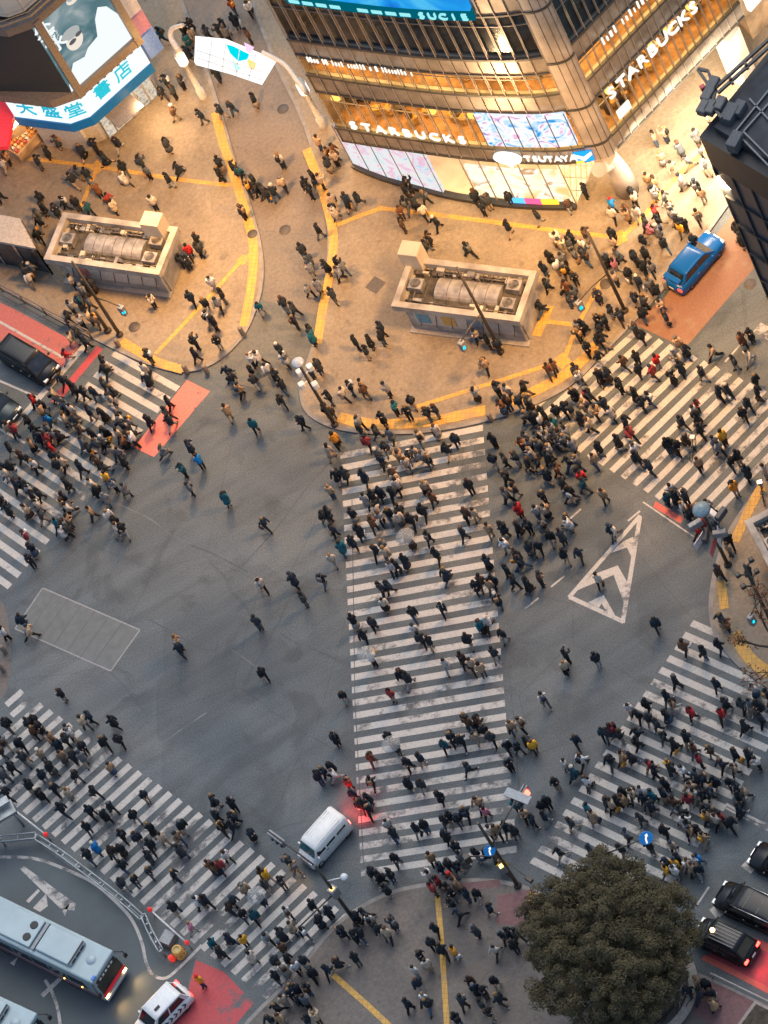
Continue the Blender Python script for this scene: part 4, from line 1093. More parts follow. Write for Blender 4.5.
def veh_signal(root, p, z, d, L, lit, n=3, face=None):
    q = p + up * z; e = q + d * L
    b = MB(); b.tube([q, q + d * L * .5 + up * .2, e + up * .1], .06, 8); b.build('arm', POLE, root)
    ang = math.atan2(d.y, d.x)
    b = MB(); b.rbox(e - d * .65 - up * .1, (1.35, .34, .46), .08, ang); s = b.build('signal_head', GREYM, root)
    f = face or Vector((d.y, -d.x, 0))
    for k in range(n):
        c_ = e - d * (.65 + (k - 1) * .4) - up * .1 + f * .18
        M = Matrix.Translation(c_) @ f.to_track_quat('Z', 'Y').to_matrix().to_4x4()
        b = MB(); b.lathe([(0, .03), (.14, .02), (.15, 0)], n=12, M=M); b.lathe([(.17, -.02), (.19, .22), (.18, .22), (.16, -.02)], n=12, M=M)
        b.build('lamp', [lit if k == 0 else mat('lens_dark', (.03, .03, .03), .3)], s)

rt, p = pole('signal_pole', 'tall brown pole with blue walk signal at the corner plaza kerb', 'signal pole', (120, 335), 9.0, 'signal poles with blue walk lights')
ped_signal(rt, p, 4.6, dirpx((100, 306), (122, 314)), 2.0)
rt, p = pole('signal_pole', 'tall brown pole with blue walk signal standing against the subway entrance wall', 'signal pole', (501, 352), 10.0, 'signal poles with blue walk lights')
ped_signal(rt, p, 4.6, dirpx((474, 316), (456, 341)), 2.3)
rt, p = pole('signal_pole', 'tall brown pole with blue walk signal in the dense crowd before the blue car', 'signal pole', (625, 311), 9.0, 'signal poles with blue walk lights')
ped_signal(rt, p, 4.4, dirpx((604, 277), (580, 300)), 2.6)
rt, p = pole('short_post', 'shorter dark post beside the tall signal pole on the corner plaza', 'post', (108, 331), 2.6, None, .14)
rt, p = pole('street_lamp', 'slim lamp post with white round luminaires at the tip of the square', 'street lamp', (335, 425), 7.6)
b = MB(); e = p + up * 7.6; b.lathe([(0, .32), (.2, .28), (.38, .15), (.42, .07), (.15, 0)], c=e, n=20); b.build('luminaire', mat('luminaire_grey', (.42, .45, .48), .3), rt)
b = MB()
for k in range(4):
    a = k * PI / 2 + .4; q = p + up * (6.2 - .3 * k); t_ = q + Vector((math.cos(a), math.sin(a), 0)) * .55; b.tube([q, t_], .05, 6); b.rbox(t_ + up * .1, (.4, .4, .5), .08)
b.build_each('camera_bracket', mat('bracket_white', (.7, .68, .64), .5), rt)

rt, p = pole('signal_mast', 'traffic signal mast leaning over the white van with lamp and long arm', 'signal mast', (357, 924), 8.2)
d = dirpx((313, 860), (272, 830)); veh_signal(rt, p, 8.0, d, 4.0, mat('lens_dim', (.1, .1, .1), .3), face=-_F * Vector((1, 1, 0)))
d2 = dirpx((337, 891), (300, 928)); b = MB(); q = p + up * 4.4; b.tube([q, q + d2 * 3.0 + up * .1], .05, 6); b.build('arm', POLE, rt)
b = MB(); b.rbox(q + up * .1, (.55, .5, .9), .05, .5); bb = b.build('signal_head', GREYM, rt); b = MB(); b.rbox(q + up * .57, (.26, .22, .06), .02, .5); b.build('signal_light', AMB, bb)
b = MB(); q = p + up * 6.0; e = q + dirpx((320, 880), (333, 877)) * 1.1; b.tube([q, e], .04, 6); b.lathe([(0, .2), (.2, .14), (.24, 0), (.16, -.15), (0, -.18)], c=e, n=14); b.build('lamp_globe', mat('globe_white', (.6, .62, .62), .3), rt)

rt, p = pole('signal_mast', 'traffic signal mast with blue round arrow sign over the end of the central crossing', 'signal mast', (518, 886), 8.6)
d = dirpx((496, 815), (517, 778)); veh_signal(rt, p, 5.6, d, 4.2, REDG, face=Vector((-_F.x, -_F.y, 0)).normalized())
b = MB(); e = p + up * 5.6 + d * 3.3; b.box(e + up * .25, (1.7, .55, .08), math.atan2(d.y, d.x) + PI / 2); b.build('backing_board', mat('board_grey', (.30, .31, .31), .6), rt)
d = dirpx((493, 852), (462, 853)); b = MB(); q = p + up * 4.2; b.tube([q, q + d * 2.0], .05, 6); b.rbox(q + d * 2.0 - up * .3, (.4, .4, .7), .05); b.build('arm', POLE, rt)
d = dirpx((501, 855), (528, 875)); b = MB(); q = p + up * 4.0; e = q + d * 2.4; b.tube([q, e], .03, 6); b.rbox(e - up * .1, (.55, .3, .25), .06, math.atan2(d.y, d.x)); b.build('lamp_arm', POLE, rt)
def round_sign(par, c_, rad, face):
    M = Matrix.Translation(c_) @ face.to_track_quat('Z', 'Y').to_matrix().to_4x4()
    b = MB(); b.lathe([(0, .03), (rad, .03), (rad, -.02), (0, -.02)], n=28, M=M, sm=False); s = b.build('sign_disc', mat('sign_blue', (.01, .20, .55), .4, emit=.12), par)
    b = MB()
    def pt(x, y): return M @ Vector((x * rad, y * rad, .036))
    b.add([pt(*v) for v in ((-.35, -.75), (-.12, -.75), (.02, -.1), (.25, .2), (.35, .1), (.42, .6), (-.05, .5), (.08, .38), (-.2, .0))], [(0, 1, 2, 8), (8, 2, 3, 7), (4, 5, 6)])
    b.build('arrow', mat('sign_white', (.8, .8, .8), .4), s)
fc = Vector((-_F.x, -_F.y, .35)).normalized()
round_sign(rt, p + up * 5.2 + fc * .35 + dirpx((493, 838), (499, 838)) * -.35, .36, fc)
b = MB(); c_ = p + up * 2.6; b.rbox(c_ + dirpx((518, 860), (508, 864)) * .2, (.4, .4, .7), .05); b.build('signal_head', GREYM, rt); b = MB(); b.rbox(c_ + dirpx((518, 860), (508, 864)) * .2 + up * .36, (.24, .24, .08), .03); b.build('signal_light', AMB, rt)

rt, p = pole('signal_mast', 'signal mast with teal lamp disc and sign boxes by the island kerb', 'signal mast', (728, 565), 6.8)
b = MB(); e = p + up * 6.8; b.lathe([(0, .4), (.3, .33), (.54, .13), (.56, 0), (0, -.05)], c=e, n=20); b.build('luminaire', mat('luminaire_teal', (.20, .27, .30), .3), rt)
b = MB()
for k, (dx, dy, dz) in enumerate(((-.7, .1, 5.6), (-.5, -.5, 4.9), (.6, .2, 5.2), (.3, -.7, 4.6), (.9, -.4, 5.9))): b.rbox(p + Vector((dx, dy, dz)), (.9, .35, .5), .06, k * .9, k % 3)
b.build_each('signal_head', [GREYM, mat('box_dark', (.04, .045, .05), .5), mat('box_white', (.6, .58, .56), .5)], rt)
b = MB()
for k, (dx, dy, dz) in enumerate(((-.9, -.2, 4.3), (-.4, -.8, 3.9), (.2, -.5, 4.1))): b.box(p + Vector((dx, dy, dz)), (1.1, .06, .7), .5 + k * .3, k % 2)
b.build_each('direction_sign', [mat('sign_pale', (.6, .6, .6), .5), mat('sign_redwhite', (.55, .12, .12), .5)], rt)
rt, p = pole('signal_mast', 'dark mast beside the bare tree at the island edge', 'signal mast', (772, 624), 7.5)
b = MB()
for k in range(4): q = p + up * (6.9 - k * .7); b.tube([q, q + Vector((.55 * (-1) ** k, .3, .05))], .06, 6); b.rbox(q + Vector((.55 * (-1) ** k, .3, .05)), (.3, .3, .3), .05)
b.build_each('bracket', POLE, rt)
ped_signal(rt, p, 3.0, dirpx((772, 600), (752, 630)), 1.2)
# blue arrow sign rising out of the big tree
p = P(626, 905, KH); rt = empty('traffic_sign', p); tag(rt, 'blue round arrow sign rising out of the big dark tree', 'traffic sign')
b = MB(); b.tube([p, p + up * 6.6], .05, 8); b.build('post', mat('post_grey', (.3, .3, .3), .5, .3), rt)
c_ = P(646, 838, 7.4); b = MB(); b.tube([p + up * 6.5, c_ - fc * .06], .05, 8); b.build('arm', POLE, rt)
round_sign(rt, c_, .42, fc)

# street gate: two white posts, curved arms, a lit canopy panel
rt = empty('street_gate', P(265, 110, 0)); tag(rt, 'white lamp posts with curved arms holding a lit coloured canopy panel', 'street gate')
ZP = 6.2
for (bx_, arm_px) in (((204, 98), [(178, 50), (171, 38), (172, 29), (183, 25)]), ((324, 127), [(306, 92), (297, 80), (284, 64), (262, 52)])):
    p = P(*bx_, 0); hh = 5.4
    b = MB(); b.lathe([(.28, 0), (.28, 1.0), (.20, 1.05), (.18, hh - 1.4), (.28, hh - 1.35), (.33, hh - 1.3), (.33, hh - .2), (.25, hh - .1), (.22, hh + .1), (0, hh + .1)], c=p, n=16); po = b.build('post', POLE_W, rt)
    b = MB(); b.lathe([(.34, hh - 1.25), (.345, hh - .3)], c=p, n=16); b.build('lamp_sleeve', glow('lamp_sleeve_white', (1, .93, .85), 1.1), po)
    path = [p + up * hh] + [P(x, y, hh + 1.0 + .5 * k) for k, (x, y) in enumerate(arm_px)]
    b = MB(); b.tube(catmull(path, 5), [.24 - .005 * k for k in range(len(catmull(path, 5)))], 10); b.build('arm', POLE_W, rt)
pts = [P(x, y, ZP) for x, y in ((197, 39), (228, 42), (276, 62), (262, 85), (230, 74), (196, 65))]
b = MB(); b.prism([(v.x, v.y) for v in pts], ZP, ZP + .35); cn = b.build('canopy_panel', screen_mat('canopy_lit', [(.3, (.75, .86, .95)), (.5, (.98, .97, .95)), (.7, (1, .98, .95))], .3, .78), rt)
def cpoly(name, pxs, c):
    b = MB(); b.prism([(v.x, v.y) for v in [P(x, y, ZP + .4) for x, y in pxs]], ZP + .353, ZP + .375); b.build(name, glow(name + '_glow', c, .7), cn)
cpoly('teal_shape', [(226, 44), (233, 46), (249, 54), (247, 59), (238, 61), (230, 53)], (.0, .62, .72)); cpoly('mint_shape', [(232, 60), (241, 68), (236, 71)], (.4, .85, .8))
cpoly('pink_shape', [(244, 42), (254, 47), (250, 53), (246, 51)], (.85, .6, .9)); cpoly('yellow_shape', [(247, 58), (256, 63), (254, 70), (249, 68)], (1, .68, .2))
b = MB()
for a, c in (((196, 50), (262, 72)), ((198, 58), (262, 80)), ((212, 40), (208, 68)), ((226, 42), (222, 72)), ((240, 47), (236, 76)), ((256, 54), (248, 80))): b.bar(P(*a, ZP + .37), P(*c, ZP + .37), .06, .04)
b.build('canopy_frame', mat('canopy_frame_grey', (.4, .42, .44), .5, .3), cn)

# bollards along the kerbs
def bollard(x, y, label):
    p = P(x, y, KH); b = MB(); b.lathe([(.16, 0), (.16, .72), (.13, .8), (0, .84)], c=(0, 0, 0), n=12)
    tag(b.build('bollard', mat('bollard_stone', (.20, .165, .135), .8), loc=p), label, 'bollard', 'bollards along the plaza kerbs')
bollard(243, 334, 'stone bollard at the end of the wide yellow tactile strip')
bollard(187, 372, 'stone bollard at the lower end of the corner plaza kerb')
bollard(207, 372, 'stone bollard on the bare kerb right of the yellow strip end')
bollard(119, 346, 'stone bollard at the foot of the corner signal pole')
bollard(491, 420, 'stone bollard where the yellow kerb strip ends above the central crossing')
bollard(667, 288, 'stone bollard beside the rear of the blue car')
bollard(722, 577, 'stone bollard on the island kerb by the zigzag yellow strip')
bollard(5, 652, 'lower stone bollard of the two on the verge beside the service plate')
bollard(3, 670, 'stone bollard on the verge just above the south crossing')

# guard rails: square top rails on posts
RAIL = mat('rail_steel', (.27, .295, .30), .45, .4, var=.15, scale=2)
RAIL_B = mat('rail_brown', (.16, .125, .095), .55, .2)
def guard(label, pxs, h=.95, m=RAIL, w=.16, z0=0.0, gap=1.8, name='guard_rail', low=True):
    pts = [P(x, y, z0) for x, y in pxs]; rt = empty(name, pts[0]); tag(rt, label, 'guard rail', 'guard rails along the road')
    path = catmull(pts, 5) if len(pts) > 2 else pts
    def side(dx):
        out = []
        for i, q in enumerate(path):
            t = (path[min(i + 1, len(path) - 1)] - path[max(i - 1, 0)]).normalized(); out.append(q + Vector((-t.y, t.x, 0)) * dx)
        return out
    tops = (-w / 2, w / 2) if w > .2 else (0.0,)
    for dx in tops:
        b = MB(); b.tube([q + up * h for q in side(dx)], .055, 6); b.build('rail', m, rt)
    if low:
        b = MB(); b.tube([q + up * h * .5 for q in path], .04, 6); b.build('rail', m, rt)
    if len(tops) == 2:
        L_, R_ = side(-w / 2), side(w / 2); n_ = int(sum((c - a).length for a, c in zip(path, path[1:])) / 1.1)
        b = MB()
        for u, v in zip(resample(L_, n_), resample(R_, n_)): b.bar(u + up * h, v + up * h, .06, .03)
        b.build_each('cross_slat', m, rt)
    n = max(1, int(sum((c - a).length for a, c in zip(path, path[1:])) / gap))
    for q in resample(path, n):
        b = MB(); b.tube([q, q + up * (h + .02)], .06, 8); b.build('post', m, rt)
    return rt
guard('pale steel guard rail between the bus road and the south crossing', [(41, 843), (68, 861), (100, 885), (128, 907), (147, 924)], w=.34)
guard('pale steel guard rail running out to the frame edge above the bus', [(-30, 848), (0, 846), (41, 842)], w=.4)
guard('short pale ladder shaped rail ending at a red tip by the yellow drum', [(148, 921), (156, 939), (166, 957)], w=.3, gap=.6)
guard('brown pedestrian railing along the corner plaza above the red bus lane', [(-20, 281), (0, 290), (30, 306), (62, 323), (92, 338)], 1.0, RAIL_B, .08, KH)
guard('pale railing along the right kerb beside the taxi lane', [(713, 977), (740, 990), (775, 1007)], .5, mat('rail_stone', (.34, .31, .27), .7), .2, KH, 3, low=False)
def boom(label, a, c):
    p, q = P(*a, 0), P(*c, 0); rt = empty('barrier_pole', p); tag(rt, label, 'barrier pole', 'barrier poles with red tips')
    b = MB(); b.tube([p + up * .8, q + up * .8], .06, 8); b.build('pole', mat('boom_white', (.55, .54, .52), .5), rt)
    for v in (p, q):
        b = MB(); b.tube([v, v + up * .8], .05, 8); b.build('post', RAIL, rt)
        b = MB(); b.lathe([(0, .24), (.10, .2), (.15, .08), (.14, -.05), (0, -.08)], c=v + up * .9, n=12); b.build('tip_lamp', mat('tip_red', (.6, .03, .03), .4, emit=.2, emitc=(1, .03, .02)), rt)
boom('white barrier pole with red tips at the upper end of the guard rail', (17, 814), (51, 841))
boom('white barrier pole with red tips beside the yellow drum', (155, 916), (192, 949))
p = P(173, 960, 0); b = MB(); b.lathe([(.16, 0), (.16, .45), (.1, .55), (.0, .58)], n=12); tag(b.build('road_cone', mat('cone_red', (.7, .04, .03), .5, emit=.3, emitc=(1, .05, .02)), loc=p), 'stubby red road marker at the end of the ladder shaped rail', 'road marker')
p = P(181, 955, 0); rt = empty('road_drum', p); tag(rt, 'yellow ribbed road drum with red dots beside the red bus gate', 'road drum')
b = MB(); b.lathe([(.36, 0), (.38, .25), (.33, .28), (.36, .5), (.32, .54), (.33, .8), (.22, .85)], c=p, n=20); b.build('shell', mat('drum_yellow', (.62, .36, .08), .5), rt)
b = MB(); b.lathe([(.22, .85), (.2, .78), (0, .76)], c=p, n=20); b.build('lid', mat('drum_lid', (.5, .36, .16), .6), rt)
b = MB()
for k in range(8): a = k * PI / 4; b.lathe([(0, .06), (.07, 0), (0, -.06)], c=p + Vector((.36 * math.cos(a), .36 * math.sin(a), .42)), n=8)
b.build_each('reflector', mat('drum_red', (.5, .04, .03), .4), rt)
p = P(170, 941, 0); b = MB(); b.rbox((0, 0, .3), (.9, .8, .6), .04, .6); tag(b.build('control_cabinet', GREYM, loc=p), 'low grey control cabinet inside the barrier corner', 'cabinet')
# grey shelter beam at the frame edge
rt = empty('bus_shelter', P(5, 830, 0)); tag(rt, 'grey flat shelter beams at the left frame edge above the guard rail', 'shelter')
a_, c_ = P(-30, 832, 2.4), P(14, 806, 2.4)
b = MB(); b.bar(a_, c_, 1.0, .25); b.bar(P(-30, 822, 2.9), P(8, 799, 2.9), .5, .2); b.build('roof', RAIL, rt)
for t_ in (.1, .9): b = MB(); q = a_.lerp(c_, t_); b.tube([Vector((q.x, q.y, 0)), q], .08, 8); b.build('post', RAIL, rt)
# curved bench round the big tree
TREE_C = P(640, 992, 0)
rt = empty('curved_bench', P(680, 985, KH)); tag(rt, 'pale curved stone bench round the foot of the big tree', 'bench')
b = MB(); path = [TREE_C + Vector((math.cos(a), math.sin(a), 0)) * 3.3 for a in [R(-125 + 5 * k) for k in range(36)]]
for i in range(len(path) - 1): b.bar(path[i] + up * (KH + .42), path[i + 1] + up * (KH + .42), .55, .1)
b.build('seat', mat('bench_stone', (.36, .31, .25), .7), rt)
for i in range(2, len(path), 6): b = MB(); b.rbox(path[i] + up * (KH + .19), (.3, .3, .38), .02); b.build('leg', mat('bench_leg', (.2, .18, .16), .7), rt)
b = MB(); b.prism([(TREE_C.x + 2.4 * math.cos(a), TREE_C.y + 2.4 * math.sin(a)) for a in [2 * PI * k / 32 for k in range(32)]], KH, KH + .3); tag(b.build('tree_planter', mat('planter_soil', (.06, .045, .03), .9, var=.3, scale=3)), 'round raised soil planter under the big tree', 'planter')
rt = empty('hedge_planter', P(765, 1015, KH)); tag(rt, 'square stone edged planter at the lower right corner', 'planter')
q = [P(x, y, 0) for x, y in ((757, 1004), (800, 1026), (770, 1060), (738, 1030))]
b = MB(); b.prism([(v.x, v.y) for v in q], KH, KH + .4); b.build('edging', mat('planter_stone', (.3, .25, .22), .8), rt)
b = MB(); cc = sum(q, Vector((0, 0, 0))) / 4; b.prism([((v.x - cc.x) * .85 + cc.x, (v.y - cc.y) * .85 + cc.y) for v in q], KH + .39, KH + .46); b.build('soil', mat('planter_soil', (.06, .045, .03), .9), rt)

# ------------------------------------------------------------------ trees
def leafy(center, rx, ry, rz, clumps, per, size, seed, hollow=.45, bump=.16):
    rg = np.random.default_rng(seed); V = []; F = []; tone = []
    lobes = rg.normal(size=(14, 3)); lobes /= np.linalg.norm(lobes, axis=1)[:, None]
    n = 0
    for c in range(clumps):
        d = rg.normal(size=3); d /= np.linalg.norm(d)
        if d[2] < -.55: d[2] *= -.5
        bul = 1 + bump * (np.max(np.clip(lobes @ d, 0, 1) ** 6) - .5) * 2
        r = (hollow + (1 - hollow) * rg.random() ** .45) * bul
        pc = np.array([center.x, center.y, center.z]) + d * r * np.array([rx, ry, rz])
        cs = rg.uniform(.36, .66)
        for k in range(per):
            o = rg.normal(size=3); o /= np.linalg.norm(o) + 1e-6; o[2] = abs(o[2]) * .9 - .25; o = o * cs * rg.uniform(.55, 1.0); p = pc + o
            nrm = o / cs + rg.normal(size=3) * .4 + np.array([0, 0, .45]); nrm /= np.linalg.norm(nrm) + 1e-6
            a = np.cross(nrm, rg.normal(size=3)); a /= np.linalg.norm(a) + 1e-6; b_ = np.cross(nrm, a)
            s = size * rg.uniform(.6, 1.3)
            V += [p - a * s, p + b_ * s * .5, p + a * s, p - b_ * s * .5]; F.append((n, n + 1, n + 2, n + 3)); n += 4
    return V, F
def limbs(mb, base, top, n, spread, r0, seed, lev=2, up_=.6):
    rr = random.Random(seed)
    mb.tube([base, base.lerp(top, .5) + Vector((rr.uniform(-.1, .1), rr.uniform(-.1, .1), 0)), top], [r0, r0 * .8, r0 * .62], 10)
    ends = []
    def grow(p, d, L, r, k):
        mid = p + d * L * .5 + Vector((rr.uniform(-.1, .1), rr.uniform(-.1, .1), rr.uniform(-.05, .1))) * L; e = p + d * L
        mb.tube([p, mid, e], [r, r * .8, r * .5], 6)
        ends.append((p, mid, e))
        if k > 0:
            for _ in range(3):
                dd = (d + Vector((rr.uniform(-1, 1), rr.uniform(-1, 1), rr.uniform(-.3, .7))) * .75).normalized(); grow(mid.lerp(e, rr.random()), dd, L * rr.uniform(.5, .75), r * .5, k - 1)
    for i in range(n):
        a = 2 * PI * i / n + rr.uniform(-.4, .4); d = Vector((math.cos(a) * spread, math.sin(a) * spread, up_ + rr.uniform(-.1, .3))).normalized(); grow(base.lerp(top, rr.uniform(.6, 1)), d, rr.uniform(.8, 1.2) * spread * 2.2, r0 * .5, lev)
    return ends
BARK = mat('bark', (.06, .045, .033), .9, var=.3, scale=5, bump=.4)
LEAF = mat('leaf_olive', (.092, .071, .036), .75, var=.2, scale=.8, c2=(.050, .045, .024), spec=.2)
CC = P(613, 942, 5.6)
tr = empty('evergreen_tree', TREE_C); tag(tr, 'big round evergreen tree with dense olive brown crown by the taxi lane', 'tree')
b = MB(); limbs(b, TREE_C + up * .2, Vector((CC.x, CC.y, 3.6)), 7, 1.1, .32, 4, 1); b.build('trunk', BARK, tr)
V, F = leafy(CC, 5.05, 5.05, 4.1, 760, 250, .07, 5, bump=.13)
me = bpy.data.meshes.new('crown'); me.from_pydata([tuple(v) for v in V], [], F); me.materials.append(LEAF); link('crown', me, tr)
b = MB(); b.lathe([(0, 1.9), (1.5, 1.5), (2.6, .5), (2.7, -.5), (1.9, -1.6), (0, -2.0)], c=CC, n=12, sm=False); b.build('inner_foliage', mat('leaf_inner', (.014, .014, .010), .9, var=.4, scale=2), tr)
# bare tree with a few rusty leaves
tb = P(790, 672, KH); tr = empty('bare_tree', tb); tag(tr, 'bare branched tree with a few rusty leaves at the island edge', 'tree')
b = MB(); ends = limbs(b, tb, tb + up * 3.4, 7, .9, .16, 11, 2, .45); b.build('trunk', BARK, tr)
V = []; F = []; rg = random.Random(5)
for p_, m_, e_ in ends:
    for k in range(9 if (e_ - m_).length < .9 else 4):
        q = m_.lerp(e_, rg.random()) + Vector((rg.gauss(0, .12), rg.gauss(0, .12), rg.gauss(0, .12))); a = Vector((rg.gauss(0, 1), rg.gauss(0, 1), rg.gauss(0, .5))).normalized() * .1; c = a.cross(Vector((rg.gauss(0, 1), rg.gauss(0, 1), 1))).normalized() * .06
        n = len(V); V += [q - a, q + c, q + a, q - c]; F.append((n, n + 1, n + 2, n + 3))
me = bpy.data.meshes.new('leaves'); me.from_pydata([tuple(v) for v in V], [], F); me.materials.append(mat('leaf_rust', (.22, .09, .03), .7, var=.3, scale=3)); link('leaves', me, tr)
# ------------------------------------------------------------------ vehicles (local frame: +x is forward, z up, origin on the road under the middle)
TYRE = mat('tyre', (.012, .012, .013), .85); RIM = mat('wheel_rim', (.3, .3, .31), .35, .7)
CARGL = mat('car_glass', (.012, .016, .02), .07, .0, var=.4, scale=2, spec=.8)
CHROME = mat('chrome', (.5, .5, .5), .2, .9)
HEADL = mat('headlight_clear', (.6, .6, .58), .15, .2)
TAILL = mat('taillight_red', (.35, .02, .02), .25)
PLATE = mat('number_plate', (.7, .7, .66), .5)
BLACKP = mat('black_plastic', (.018, .018, .02), .6)
def carpaint(name, c, metal=.35):
    return mat(name, c, .25, metal, var=.05, scale=.6, spec=.3 if metal == 0 else .5)
def wheels(root, L, wb, W, r, w=.2, dx=0):
    for sx in (1, -1):
        for sy in (1, -1):
            c = Vector((sx * wb / 2 + dx, sy * (W / 2 - w / 2 - .01), r)); M = Matrix.Translation(c) @ Matrix.Rotation(PI / 2, 4, 'X')
            b = MB(); b.lathe([(r * .62, -w / 2), (r * .94, -w / 2), (r, -w * .35), (r, w * .35), (r * .94, w / 2), (r * .62, w / 2)], n=18, M=M)
            wh = link('wheel', b.mesh('wheel', TYRE), root, local=True)
            b = MB(); b.lathe([(0, -w * .40), (r * .2, -w * .44), (r * .63, -w * .42), (r * .63, w * .42), (r * .2, w * .44), (0, w * .40)], n=12, M=M, sm=False)
            link('rim', b.mesh('rim', RIM), wh, local=True)
def part(root, name, mb, m): return link(name, mb.mesh(name, m), root, local=True)
def ring_rr(x, hw, z0, z1, c=.14, tumble=0.0):
    # a rounded section across the car at station x
    return [Vector(v) for v in ((x, -hw + c * .4, z0), (x, hw - c * .4, z0), (x, hw - .01, z0 + c * .6), (x, hw, (z0 + z1) * .5), (x, hw - tumble * .5, z1 - c), (x, hw - c - tumble, z1), (x, 0, z1 + .02), (x, -hw + c + tumble, z1), (x, -hw + tumble * .5, z1 - c), (x, -hw, (z0 + z1) * .5), (x, -hw + .01, z0 + c * .6))]
def sedan(name, label, cat, pos, fwd, L, W, H, paint, hood=.24, cab0=.18, cab1=.86, ws=.14, rs=.10, belt=.62, wb=None, r=.31, tail=None, head=None, dark_roof=False, ribs=False, extras=None, hoodz=None, sedan_trunk=False, taxi=False):
    root = empty(name, pos, math.atan2(fwd.y, fwd.x)); tag(root, label, cat)
    z0 = .2; zb = H * belt; hw = W / 2; hz = hoodz or zb - .08
    X = lambda f: L / 2 - L * f     # f runs from nose (0) to tail (1)
    st = [(0.0, hw * .72, .36, hz - .28), (.015, hw * .86, .27, hz - .16), (.06, hw * .95, z0, hz - .06), (cab0 - .02, hw, z0, hz + .01), (cab0 + ws, hw, z0, zb), (.6, hw, z0, zb + .01), (cab1 - .02, hw, z0, zb), (.955, hw * .96, z0 + .02, zb - (.02 if not sedan_trunk else .04)), (.985, hw * .9, .28, zb - .1), (1.0, hw * .8, .36, zb - .26)]
    b = MB(); b.loft([ring_rr(X(f), w, a, t) for f, w, a, t in st]); part(root, 'body', b, paint)
    # cabin: pillars and roof, glass set just proud of them
    xa0, xa1, xb0, xb1 = X(cab0 - .02), X(cab0 + ws), X(cab1 + .0), X(cab1 + .0 + rs)
    wb_, wt = hw * .95, hw * .78; zt = H
    def cr(x, w, z): return x, w, z
    base = [Vector((xa0, wb_ * .92, zb - .03)), Vector((xb1, wb_ * .9, zb - .03)), Vector((xb1, -wb_ * .9, zb - .03)), Vector((xa0, -wb_ * .92, zb - .03))]
    top = [Vector((xa1, wt, zt - .05)), Vector((xb0, wt * .96, zt - .06)), Vector((xb0, -wt * .96, zt - .06)), Vector((xa1, -wt, zt - .05))]
    b = MB(); b.add(base + top, [(0, 1, 5, 4), (1, 2, 6, 5), (2, 3, 7, 6), (3, 0, 4, 7), (4, 5, 6, 7)]); part(root, 'pillar', b, paint)
    # roof: gently crowned
    n = 6; rr_ = []
    for i in range(n + 1):
        x = xa1 + .06 + (xb0 - .06 - xa1 - .06) * i / n; e = .05 * (1 - (2 * i / n - 1) ** 2)
        rr_.append([Vector((x, wt * 1.01 * math.cos(a), zt - .06 + (.035 + e) * math.sin(a))) for a in [PI * j / 8 for j in range(9)]])
    b = MB(); b.loft(rr_); part(root, 'roof', b, BLACKP if dark_roof else paint)
    if ribs:
        b = MB()
        for k in range(6): y = (k - 2.5) * wt * .3; b.box(((xa1 + xb0) / 2, y, zt + .035), (abs(xa1 - xb0) * .8, .05, .03))
        part(root, 'roof_rib', b, mat('rib_grey', (.10, .105, .11), .4))
    def face_glass(p, q, u, v, nm, i0=.05, i1=.95, j0=.12, j1=.93):
        # p,q lower corners, u,v the upper ones
        def bl(s, t): return p.lerp(q, s).lerp(u.lerp(v, s), t)
        nrm = (q - p).cross(u - p).normalized(); 
        if nrm.dot(((p + q + u + v) / 4) - Vector((0, 0, H * .55))) < 0: nrm = -nrm
        b = MB(); b.quad(bl(i0, j0) + nrm * .012, bl(i1, j0) + nrm * .012, bl(i1, j1) + nrm * .012, bl(i0, j1) + nrm * .012); part(root, nm, b, CARGL)
    face_glass(base[3], base[0], top[3], top[0], 'windscreen', .06, .94, .1, .95)
    face_glass(base[1], base[2], top[1], top[2], 'rear_window', .08, .92, .15, .9)
    for s, (i, j) in ((1, (0, 1)), (-1, (3, 2))):
        face_glass(base[i], base[j], top[i], top[j], 'side_window', .1, .46, .14, .88); face_glass(base[i], base[j], top[i], top[j], 'side_window', .50, .9, .14, .88)
    for s in (1, -1):
        b = MB(); b.rbox((X(.03), s * hw * .66, hz - .2), (.28, .36, .16), .05); part(root, 'headlight', b, head or HEADL)
        b = MB(); b.rbox((X(.985), s * hw * .74, zb - .2), (.12, .34, .22), .04); part(root, 'taillight', b, tail or TAILL)
        b = MB(); b.rbox((X(cab0 + ws * .55), s * (hw + .1), zb + .06), (.14, .2, .12), .04); part(root, 'mirror', b, paint)
        for f in (.45, .62): b = MB(); b.rbox((X(f), s * (hw + .005), zb - .14), (.18, .03, .04), .01); part(root, 'door_handle', b, CHROME)
        b = MB(); b.box((0, s * (hw - .02), .26), (wb or L * .58, .06, .1)); part(root, 'sill', b, BLACKP)
    b = MB(); b.rbox((X(.002), 0, .42), (.12, W * .62, .18), .03); part(root, 'bumper', b, BLACKP)
    b = MB(); b.rbox((X(.998), 0, .42), (.12, W * .7, .18), .03); part(root, 'bumper', b, BLACKP)
    b = MB(); b.rbox((X(-.004), 0, .52), (.05, .5, .18), .01); part(root, 'grille', b, CHROME)
    b = MB(); b.box((X(1.006), 0, .62), (.02, .36, .17)); part(root, 'number_plate', b, PLATE)
    wheels(root, L, wb or L * .58, W, r, dx=.02)
    return root, X, zb, hw
def center_from(px, z=0): return P(*px, z)

